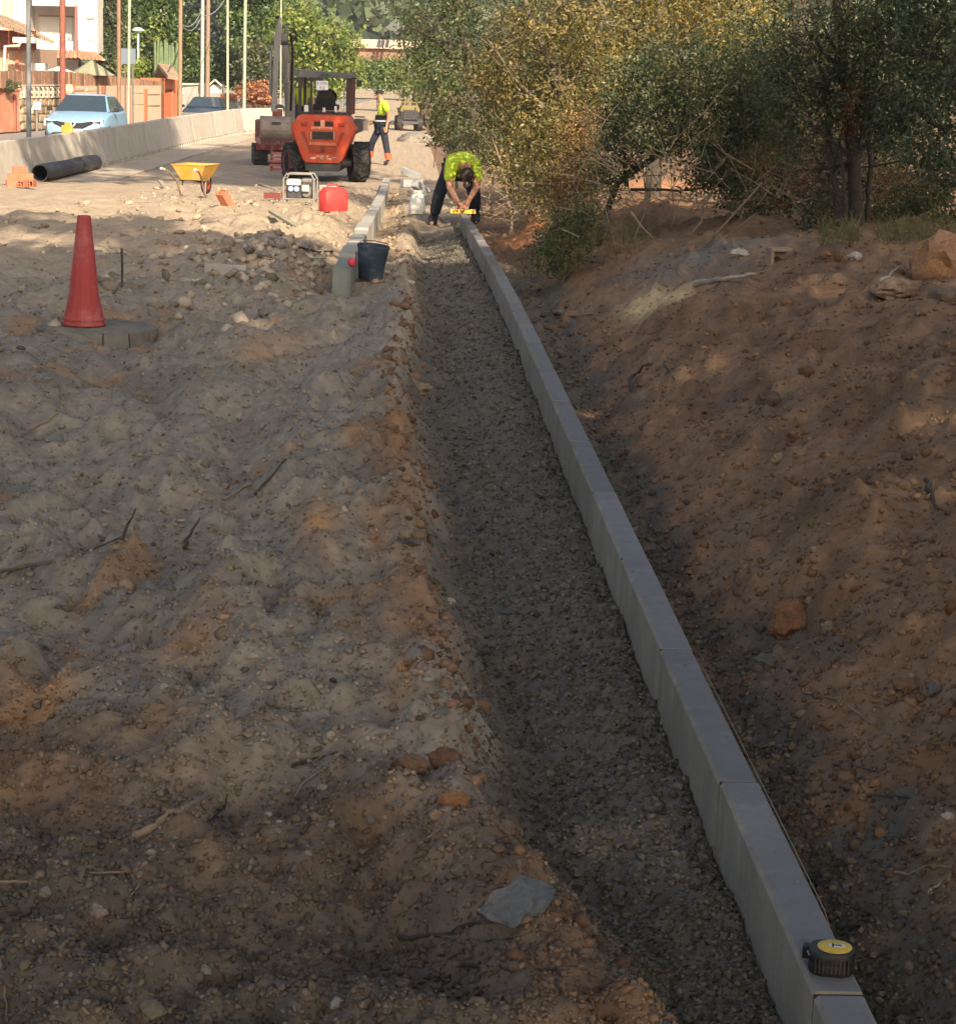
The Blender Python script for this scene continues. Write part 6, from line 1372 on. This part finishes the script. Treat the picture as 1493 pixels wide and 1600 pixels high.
tree('tree', 'yellow green tree crown at the top centre of the thicket', 'tree', gp(1010, 320, 22.5),
     [pb(1050, 50, 22.5, 110, 70, 1.1), pb(980, 70, 22.5, 70, 70, 1), pb(1130, 30, 22, 110, 60, 1.2), pb(1060, -110, 22.5, 200, 120, 2)], 18000, .040, YEL + OLV[:2], 204,
     [([gp(1010, 320, 22.5), at(1020, 180, 22.5), at(1000, 60, 22.4), at(960, -20, 22.3)], .035, .015, 16)], 'darkbark', spread=.10)
tree('tree', 'dark multi stemmed tree standing on the bank crest at right', 'tree', gp(1332, 378, 15.2),
     [pb(1290, 70, 15.2, 105, 75, .8), pb(1240, 140, 15.3, 75, 60, .6), pb(1390, 60, 15.1, 90, 60, .7), pb(1330, 150, 15, 60, 50, .5), pb(1320, -110, 15.4, 190, 120, 1.6), pb(1290, 330, 15.4, 60, 42, .4), pb(1255, 220, 15.5, 60, 50, .4), pb(1380, 140, 15.3, 60, 50, .4)], 28000, .029, DGR + [(.075, .10, .06)], 205,
     [([gp(1338, 378, 15.2), at(1334, 290, 15.2), at(1322, 180, 15.2), at(1316, 60, 15.2), at(1300, -60, 15.2)], .058, .025, 14), ([gp(1312, 380, 15.1), at(1300, 270, 15.15), at(1290, 140, 15.2), at(1270, 20, 15.2)], .03, .012, 12), ([gp(1352, 375, 15.3), at(1360, 260, 15.3), at(1352, 120, 15.3), at(1370, 0, 15.2)], .022, .01, 12),
      ([gp(1322, 376, 15.0), at(1318, 300, 15), at(1312, 240, 15)], .018, .010, 6), ([at(1335, 190, 15.2), at(1375, 185, 15.1), at(1412, 205, 15)], .012, .006, 6), ([at(1334, 230, 15.2), at(1355, 226, 15.1), at(1372, 238, 15)], .010, .004, 4), ([at(1326, 240, 15), at(1270, 200, 15.1), at(1240, 120, 15.1)], .014, .006, 8)], spread=.085)
tree('tree', 'green leafy tree with larger leaves at the right edge', 'tree', gp(1520, 400, 14.2),
     [pb(1440, 190, 14.2, 55, 80, .5), pb(1475, 110, 14.2, 60, 90, .6), pb(1470, 250, 14, 45, 50, .4), pb(1450, 20, 14.4, 90, 60, .7), pb(1520, -90, 14.5, 140, 110, 1.2), pb(1400, 190, 14.6, 50, 50, .4)], 13000, .037, [(.06, .085, .042), (.085, .105, .055), (.045, .065, .035)], 206,
     [([gp(1520, 400, 14.2), at(1515, 250, 14.2), at(1490, 100, 14.2), at(1470, -30, 14.2)], .05, .02, 16), ([at(1512, 220, 14.2), at(1450, 190, 14.1), at(1420, 150, 14)], .018, .007, 10)], spread=.085)
# low bushes
tree('bush', 'dark green bush hanging over the foot of the bank below the crest', 'bush', gp(880, 425, 16.0), [pb(885, 375, 16.2, 42, 48, .4), pb(860, 405, 15.9, 34, 34, .3), pb(905, 340, 16.6, 40, 30, .4)], 5200, .026, DGR + OLV[:1], 211,
     [([gp(885, 425, 16.0), at(890, 380, 16.1), at(905, 340, 16.3)], .012, .005, 10)], spread=.075)
tree('bush', 'green grassy bush at the foot of the multi stemmed tree on the right', 'bush', gp(1420, 375, 15.6), [pb(1400, 345, 15.6, 50, 38, .4), pb(1455, 320, 15.7, 55, 40, .4)], 5200, .026, [(.06, .075, .03), (.08, .09, .035), (.045, .06, .028)], 212,
     [([gp(1420, 375, 15.6), at(1425, 330, 15.6)], .010, .005, 8)], spread=.08)
tree('bush', 'dry rust brown bush glowing left of the multi stemmed tree', 'bush', gp(1235, 372, 17.5), [pb(1230, 270, 17.5, 75, 60, .5), pb(1200, 320, 17.6, 60, 45, .4), pb(1160, 250, 17.6, 50, 40, .4)], 5600, .030, BRN + [(.22, .15, .11)], 213,
     [([gp(1235, 372, 17.5), at(1225, 300, 17.5), at(1215, 230, 17.5)], .018, .006, 16), ([gp(1250, 372, 17.4), at(1270, 300, 17.4), at(1290, 250, 17.4)], .012, .005, 10)], spread=.10, m=DRYLEAF)
tree('bush', 'clump of dead orange brown leaves hanging on the multi stemmed tree', 'bush', tuple(at(1345, 215, 15.0)), [pb(1345, 195, 14.9, 28, 38, .2), pb(1338, 160, 14.9, 22, 30, .2)], 1500, .028, BRN, 214,
     [([at(1340, 240, 15.0), at(1345, 200, 14.95), at(1335, 150, 14.9)], .008, .004, 6)], spread=.05, m=DRYLEAF)
tree('bush', 'dry ochre bush at the foot of the olive brown tree', 'bush', gp(905, 330, 19.2), [pb(905, 230, 19.3, 45, 75, .4), pb(890, 290, 19.2, 50, 45, .4)], 4200, .030, [(.22, .13, .045), (.18, .10, .04), (.14, .10, .04)], 215,
     [([gp(905, 330, 19.2), at(903, 250, 19.2), at(915, 170, 19.2)], .016, .006, 14)], spread=.10, m=DRYLEAF)
tree('bush', 'brown and green shrub at the right edge behind the big sandy rock', 'bush', gp(1475, 385, 15.2), [pb(1480, 370, 15.1, 40, 30, .3), pb(1330, 340, 15.6, 40, 40, .3), pb(1395, 290, 16.4, 70, 40, .4)], 3000, .028, BRN + OLV, 216,
     [([gp(1475, 385, 15.2), at(1480, 350, 15.1)], .010, .005, 6)], spread=.09)
tree('bush', 'pale leaved scrub right behind the crouching worker', 'bush', gp(800, 320, 24.5), [pb(825, 268, 24.4, 45, 45, .5), pb(840, 300, 23, 42, 35, .5), pb(815, 232, 26.5, 34, 32, .4)], 5200, .034, OLV + [(.15, .13, .09)], 217,
     [([gp(800, 320, 24.5), at(790, 270, 24.4), at(770, 220, 24.4)], .02, .008, 16)], 'drywood', spread=.10)
tree('bush', 'brown dry scrub and grass left of the overhanging tree', 'bush', gp(715, 235, 42), [pb(705, 190, 42, 38, 36, 1), pb(735, 215, 38, 32, 30, .8)], 4200, .075, [(.17, .12, .06), (.12, .10, .05), (.10, .10, .045)], 218, [([gp(715, 235, 42), at(710, 180, 42)], .03, .01, 14)], spread=.2)
tree('hedge', 'dark tangled undergrowth closing the back of the thicket', 'undergrowth', gp(1000, 300, 33), [pb(840, 150, 34, 130, 150, 2), pb(940, 90, 35, 130, 150, 2), pb(1110, 80, 34, 140, 120, 2), pb(1230, 130, 33, 140, 170, 2), pb(1350, 150, 32, 120, 180, 2), pb(1440, 90, 32, 130, 100, 2), pb(760, 200, 33, 60, 80, 1.4), pb(1150, -60, 34, 420, 90, 2.4), pb(1180, 220, 31, 130, 90, 1.2), pb(1330, 240, 30, 120, 80, 1.2), pb(880, 240, 30, 90, 70, 1)], 36000, .085, DGR + [(.045, .04, .022), (.05, .045, .02), (.06, .04, .03)], 219, [], spread=.26)
tree('bush', 'dark purplish brown undergrowth behind the dry rust brown bush', 'undergrowth', gp(1200, 330, 20.5), [pb(1150, 265, 20.6, 50, 60, .5), pb(1220, 290, 20.8, 80, 60, .6), pb(1290, 270, 20.4, 60, 70, .5), pb(1370, 270, 20, 70, 75, .5), pb(1190, 210, 20.5, 80, 40, .5), pb(1430, 290, 19.5, 60, 50, .5)], 15000, .034,
     [(.06, .04, .032), (.085, .055, .04), (.05, .045, .03), (.15, .11, .09)], 220, [([gp(1200, 330, 20.5), at(1210, 260, 20.5)], .02, .008, 16), ([gp(1280, 330, 20.5), at(1275, 240, 20.4)], .02, .008, 16)], spread=.11)
tree('bush', 'dark scrub on the slope right behind the overhanging tree', 'undergrowth', gp(770, 255, 30), [pb(765, 215, 30, 45, 45, .7), pb(810, 225, 28, 50, 45, .7), pb(730, 235, 33, 30, 30, .6)], 6500, .042, DGR + OLV[:2] + [(.07, .055, .03)], 221, [([gp(770, 255, 30), at(775, 200, 30)], .02, .008, 12)], spread=.13)
tree('hedge', 'dense dark green undergrowth filling the middle of the thicket', 'undergrowth', gp(1180, 300, 24.5), [pb(800, 130, 25, 70, 120, .9), pb(900, 120, 24.5, 90, 140, 1), pb(1010, 130, 24.5, 90, 110, 1), pb(1120, 150, 24, 90, 110, 1), pb(1230, 190, 23.5, 90, 130, 1), pb(1340, 200, 23, 90, 130, 1), pb(1440, 140, 23, 80, 130, 1), pb(890, 280, 23, 70, 50, .7), pb(1420, 300, 21, 70, 40, .6)], 26000, .05,
     [(.035, .05, .022), (.05, .058, .026), (.06, .055, .026), (.11, .10, .05), (.085, .08, .035)], 222, [], spread=.16)
# dead brush beside the worker
mb = MB(); rr = random.Random(5)
for i in range(120):
    q = on(rr.uniform(745, 880), rr.uniform(270, 345)); d = Vector((rr.uniform(-1, 1), rr.uniform(-.8, .8), rr.uniform(0, .9))).normalized(); L_ = rr.uniform(.2, .75)
    mb.tube([q, q + d * L_ * .5 + Vector((0, 0, rr.uniform(-.03, .05))), q + d * L_], [.007, .006, .003], 4)
tag(mb.build('brushwood', mat('brushwood', (.27, .20, .13), .9, .3, 6)), 'tangle of dead pale twigs on the slope beside the crouching worker', 'brushwood', kind='stuff')
mb = MB()
for i in range(330):
    px, py = rr.uniform(860, 1493), rr.uniform(215, 385); Yq = rr.uniform(15.2, 20); q = at(px, py, Yq); g_ = h1(q.x, q.y)
    if q.z < g_: q.z = g_
    d = Vector((rr.uniform(-1, 1), rr.uniform(-.6, .6), rr.uniform(-.25, 1.2))).normalized(); L_ = rr.uniform(.15, .6)
    b_ = q + d * L_ * .5 + Vector((rr.uniform(-.05, .05), 0, rr.uniform(-.05, .05))); mb.tube([q, b_, q + d * L_], [.0045, .0035, .0015], 3)
    mb.tube([b_, b_ + Vector((rr.uniform(-1, 1), rr.uniform(-1, 1), rr.uniform(-.3, .8))) * L_ * .35], [.003, .001], 3)
tag(mb.build('dead_twigs', mat('dead_twigs', (.22, .17, .12), .9, .4, 4)), 'tangle of bare twigs in the lower part of the thicket', 'twigs', kind='stuff')
stalk('branch', [(770, 262), (795, 292), (815, 310)], 25.2, .014, 'drywood', 'long bare stick slanting down right of the crouching worker', 'branch')
mb = MB()
for i in range(520):
    px = rr.choice([rr.uniform(880, 1010), rr.uniform(1370, 1490), rr.uniform(1280, 1340), rr.uniform(840, 900)]); q = on(px, rr.uniform(360, 385) if px > 1000 else rr.uniform(345, 400)); L_ = rr.uniform(.05, .20)
    d = Vector((rr.uniform(-.6, .6), rr.uniform(-.5, .2), 1)).normalized(); mb.tube([q, q + d * L_ * .6, q + d * L_ + Vector((rr.uniform(-.05, .05), 0, -.03))], [.0035, .003, .001], 3)
tag(mb.build('weeds', mat('weeds', (.13, .125, .05), .9, .4, 3)), 'sparse weeds along the bank crest under the thicket', 'weeds', kind='stuff')

# bamboo and trees in the distance
T = thing('bamboo', 'light green clump of bamboo with thin grey stems in the distance', 'bamboo', gp(660, 190, 88)); b = T.location
mb = MB()
for i in range(16):
    px = 628 + i * 5.0 + rr.uniform(-2, 2); Yq = 88 + rr.uniform(-2, 2); q = gp(px, 190, Yq); e = at(px + rr.uniform(-8, 8), 70, Yq); mb.tube([q - b, (q + e) / 2 - b + Vector((rr.uniform(-.1, .1), 0, 0)), e - b], [.06, .05, .02], 6)
mb.build('stems', mat('bamboo_stem', (.12, .12, .085), .7, .3, 3), T, smooth=60)
leaves('foliage', T, [(tuple(Vector(c) - b), r_) for c, r_ in [pb(665, 115, 88, 45, 40, 1.8), pb(640, 125, 87, 28, 28, 1.4), pb(690, 95, 89, 35, 35, 1.6), pb(655, 90, 89, 22, 25, 1.2), pb(700, 140, 86, 22, 30, 1.2)]], 6500, .17, [(.11, .14, .045), (.14, .17, .05), (.09, .115, .04)], 231, .32, aspect=.3)
def btree(name, lab, px, pbase, Y, bl, n, size, pal, seed, spread=.4, tr=.16, bark='bark', cat='tree', **kw):
    Y = Y + 9
    g0 = at(px, pbase, Y); g0.z = -.7; top = at(px, bl[0][1], Y)
    return tree(name, lab, cat, g0, [pb(a, b_, Y + (q[4] if len(q) > 4 else 0), c_, d_, dp) for q in bl for a, b_, c_, d_, dp in [q[:5] if len(q) > 5 else (q[0], q[1], q[2], q[3], q[2] * Y / F_PX * .8)]], n, size, pal, seed, [([g0, g0.lerp(top, .5), top], tr, tr * .4, 8)], bark, spread=spread, **kw)
LG = [(.12, .17, .035), (.16, .20, .04), (.09, .14, .03), (.20, .22, .06)]; MG = [(.06, .10, .03), (.08, .13, .035), (.045, .08, .028), (.11, .15, .045)]; BG = [(.022, .035, .03), (.03, .045, .036), (.018, .028, .025)]
btree('tree', 'round bushy yellow green tree behind the excavator and the loader', 505, 150, 98, [(500, 75, 62, 52), (465, 60, 45, 50), (528, 95, 34, 38), (505, 125, 50, 28), (470, 110, 40, 40)], 15000, .21, LG, 241, .42)
btree('tree', 'bright green tree at the top left beyond the house', 250, 130, 100, [(235, 30, 48, 45), (265, 55, 45, 45), (215, 60, 40, 45), (250, -50, 80, 60)], 12000, .23, MG + LG[:2], 242, .42)
btree('tree', 'dark green conifer right beside the white house corner', 168, 130, 92, [(166, 45, 22, 50), (172, 80, 22, 32), (160, -30, 30, 50)], 5000, .19, DGR + MG[:1], 243, .3, bark='darkbark')
btree('tree', 'blue black conifer behind the overhead cables', 310, 130, 128, [(305, 30, 36, 52), (300, 75, 34, 30), (340, 40, 30, 45), (315, -40, 50, 50)], 8000, .22, BG, 244, .4, bark='darkbark')
btree('tree', 'light green tree left of the excavator boom', 400, 140, 105, [(400, 40, 40, 45), (375, 30, 28, 40), (425, 25, 35, 38), (395, -40, 70, 50)], 11000, .23, MG + LG[:1], 245, .42)
btree('tree', 'dark shaded tree behind the excavator boom', 402, 150, 96, [(402, 100, 30, 36), (425, 120, 30, 28)], 4500, .19, DGR, 246, .35)
btree('shrub', 'tall green shrub with upright shoots behind the white wall', 345, 150, 108, [(345, 100, 30, 36), (372, 110, 26, 32), (325, 112, 24, 26)], 6500, .19, MG + [(.14, .18, .09)], 247, .26, .08, cat='shrub')
btree('shrub', 'green shrub between the gate pillar and the white wall', 300, 150, 106, [(295, 108, 22, 24), (305, 90, 22, 24)], 3500, .18, MG, 248, .3, .08, cat='shrub')
btree('shrub', 'bright yellow green hedge bush behind the reed screen', 222, 135, 76, [(222, 110, 26, 14), (205, 112, 16, 12), (240, 112, 14, 12)], 3500, .14, [(.20, .25, .05), (.15, .20, .04), (.24, .27, .08)], 249, .22, .05, cat='shrub')
btree('shrub', 'dark green shrub beside the white house behind the reed screen', 170, 135, 78, [(168, 100, 16, 16), (182, 92, 14, 16)], 2000, .15, DGR, 250, .22, .05, cat='shrub')
btree('hedge', 'reddish brown dry hedge left of the excavator', 402, 165, 88, [(395, 145, 22, 14), (412, 150, 18, 13)], 3000, .15, [(.30, .12, .06), (.24, .10, .05), (.34, .17, .09)], 251, .25, .05, cat='hedge')
btree('tree', 'small light green tree under the bridge right of the loader', 590, 150, 105, [(590, 120, 30, 16), (575, 105, 18, 12), (612, 112, 22, 20)], 3500, .18, [(.10, .15, .05), (.13, .18, .06)], 252, .35, .08)
T = thing('tall_cactus', 'tall columnar cactus with many upright arms behind the gate pillar', 'cactus', at(258, 130, 84)); b = T.location; mb = MB()
for i in range(11):
    px = 243 + i * 3.6; q = at(px, 112, 84); e = at(px + rr.uniform(-2, 2), 66 + rr.uniform(-6, 14), 84); mb.tube([q - b - Vector((0, 0, 2)), q - b, e - b], [.06, .065, .05], 7)
mb.build('arms', mat('cactus', (.10, .14, .07), .7, .3, 3), T, smooth=60)
# clipped hedge on the orange wall pier
T = thing('hedge', 'clipped green hedge on top of the orange wall pier at the left edge', 'hedge', at(12, 143, WP(12))); b = T.location
leaves('foliage', T, [((0, .3, .16), (.30, .3, .14)), ((-.5, .1, .16), (.3, .3, .14)), ((-1.0, 0, .16), (.4, .3, .14))], 2600, .06, [(.06, .085, .035), (.08, .10, .04), (.12, .12, .06)], 255, .09)

# wooded hill
hx = np.linspace(-260, 320, 150); hy = np.linspace(215, 620, 90); HX, HY = np.meshgrid(hx, hy); fx, fy_ = HX.ravel(), HY.ravel()
hz_ = 70 * sstep((fy_ - 215) / 330) * (1 + .25 * noise(fx / 90, fy_ / 90, 3)) - 1 + 5 * fbm(fx, fy_, 1 / 38, 3, 4) * sstep((fy_ - 220) / 40)
hi = np.arange(len(fx)).reshape(HX.shape); hf = np.stack([hi[:-1, :-1], hi[:-1, 1:], hi[1:, 1:], hi[1:, :-1]], -1).reshape(-1, 4)
tag(np_mesh('hill', np.stack([fx, fy_, hz_], 1), hf, 4, mat('hill', (.10, .12, .06), .95, .4, .12), smooth=True), 'wooded hillside closing the view', 'hill', kind='structure')
r = np.random.default_rng(9); n = 1300; tx, ty = r.uniform(-75, 60, n), r.uniform(222, 430, n)
tz = 70 * sstep((ty - 215) / 330) * (1 + .25 * noise(tx / 90, ty / 90, 3)) - 1 + 5 * fbm(tx, ty, 1 / 38, 3, 4) * sstep((ty - 220) / 40)
o = leaves('hill_wood', None, [((tx[i], ty[i], tz[i] + 2.2), (3.4, 3.4, 2.6)) for i in range(n)], 44000, 2.0, [(.075, .105, .045), (.06, .085, .04), (.10, .125, .055), (.045, .065, .035)], 261, 1.5, aspect=.8, per=20)
tag(o, 'distant wood covering the hillside', 'wood', kind='stuff')

# high crowns of the roadside trees above the frame: they throw the shade over the machines and the road
r = np.random.default_rng(23)
for i, (x_, y_, lab) in enumerate([(2.2, 27.5, 'tall roadside tree shading the road, trunk hidden behind the overhanging tree'), (3.6, 31.5, 'tallest roadside tree deep in the thicket'), (4.2, 24.5, 'tall roadside tree behind the yellow green crown')]):
    b0 = (x_, y_, h1(x_, y_)); bl = [((r.uniform(-.4, 4.2), y_ + r.uniform(-3, 3), r.uniform(9.0, 17.5)), (1.5, 1.6, 1.2)) for _ in range(12)]
    tree('tree', lab, 'tree', b0, bl, 7500, .30, MG, 270 + i, [([b0, (x_, y_, 5), (x_ - .5, y_, 10), (x_ - .9, y_, 15)], .10, .05, 10)], 'darkbark', spread=.45, aspect=.7)
# tall wood behind and right of the viewer: it shades the foreground
WB = []; r = np.random.default_rng(21)
for gx in np.arange(.5, 15.5, 1.5):
    for gy in np.arange(-24, -1.2, 1.5):
        WB.append(((gx + r.uniform(-.4, .4), gy + r.uniform(-.4, .4), 12.6 + 1.3 * math.sin(gx * .9 + gy * .6) + r.uniform(-1.2, 1.2)), (1.5, 1.5, .9)))
for gx in np.arange(-3.2, 4.6, 1.7):
    for gy in np.arange(-6.5, 2.2, 1.7): WB.append(((gx + r.uniform(-.5, .5), gy + r.uniform(-.5, .5), r.uniform(6.2, 8.2)), (1.2, 1.2, .7)))  # lower crowns added overhead, out of view, to darken the nearest ground
o = leaves('woodland', None, WB, 46000, .42, MG, 260, .5, aspect=.7, shell=.0); tag(o, 'tall leafy wood standing behind the viewer and shading the near ground', 'wood', kind='stuff')
mb = MB()
for x_, y_ in [(3, -8), (6, -5), (9, -12), (4, -16), (11, -6), (13, -18), (8, -20)]: limb(mb, [(x_, y_, -.2), (x_ + .2, y_, 6), (x_ + .4, y_ + .3, 12)], .24, .08, twigs=8, seed=int(y_), tl=2.0)
mb.build('trunks', M['bark'], o, smooth=60)

# afternoon haze between here and the hill
hzb = MB().box((10, 260, 52), (640, 800, 112)).build('haze', None)
hm = bpy.data.materials.new('haze'); hm.use_nodes = True; N = hm.node_tree.nodes; N.remove(N['Principled BSDF'])
pv = N.new('ShaderNodeVolumePrincipled'); pv.inputs['Color'].default_value = (.86, .92, 1, 1); pv.inputs['Density'].default_value = .0004; pv.inputs['Anisotropy'].default_value = .2
hm.node_tree.links.new(pv.outputs[0], N['Material Output'].inputs['Volume']); hzb.data.materials.append(hm)
tag(hzb, 'pale afternoon haze in front of the wooded hill', 'haze', kind='stuff')
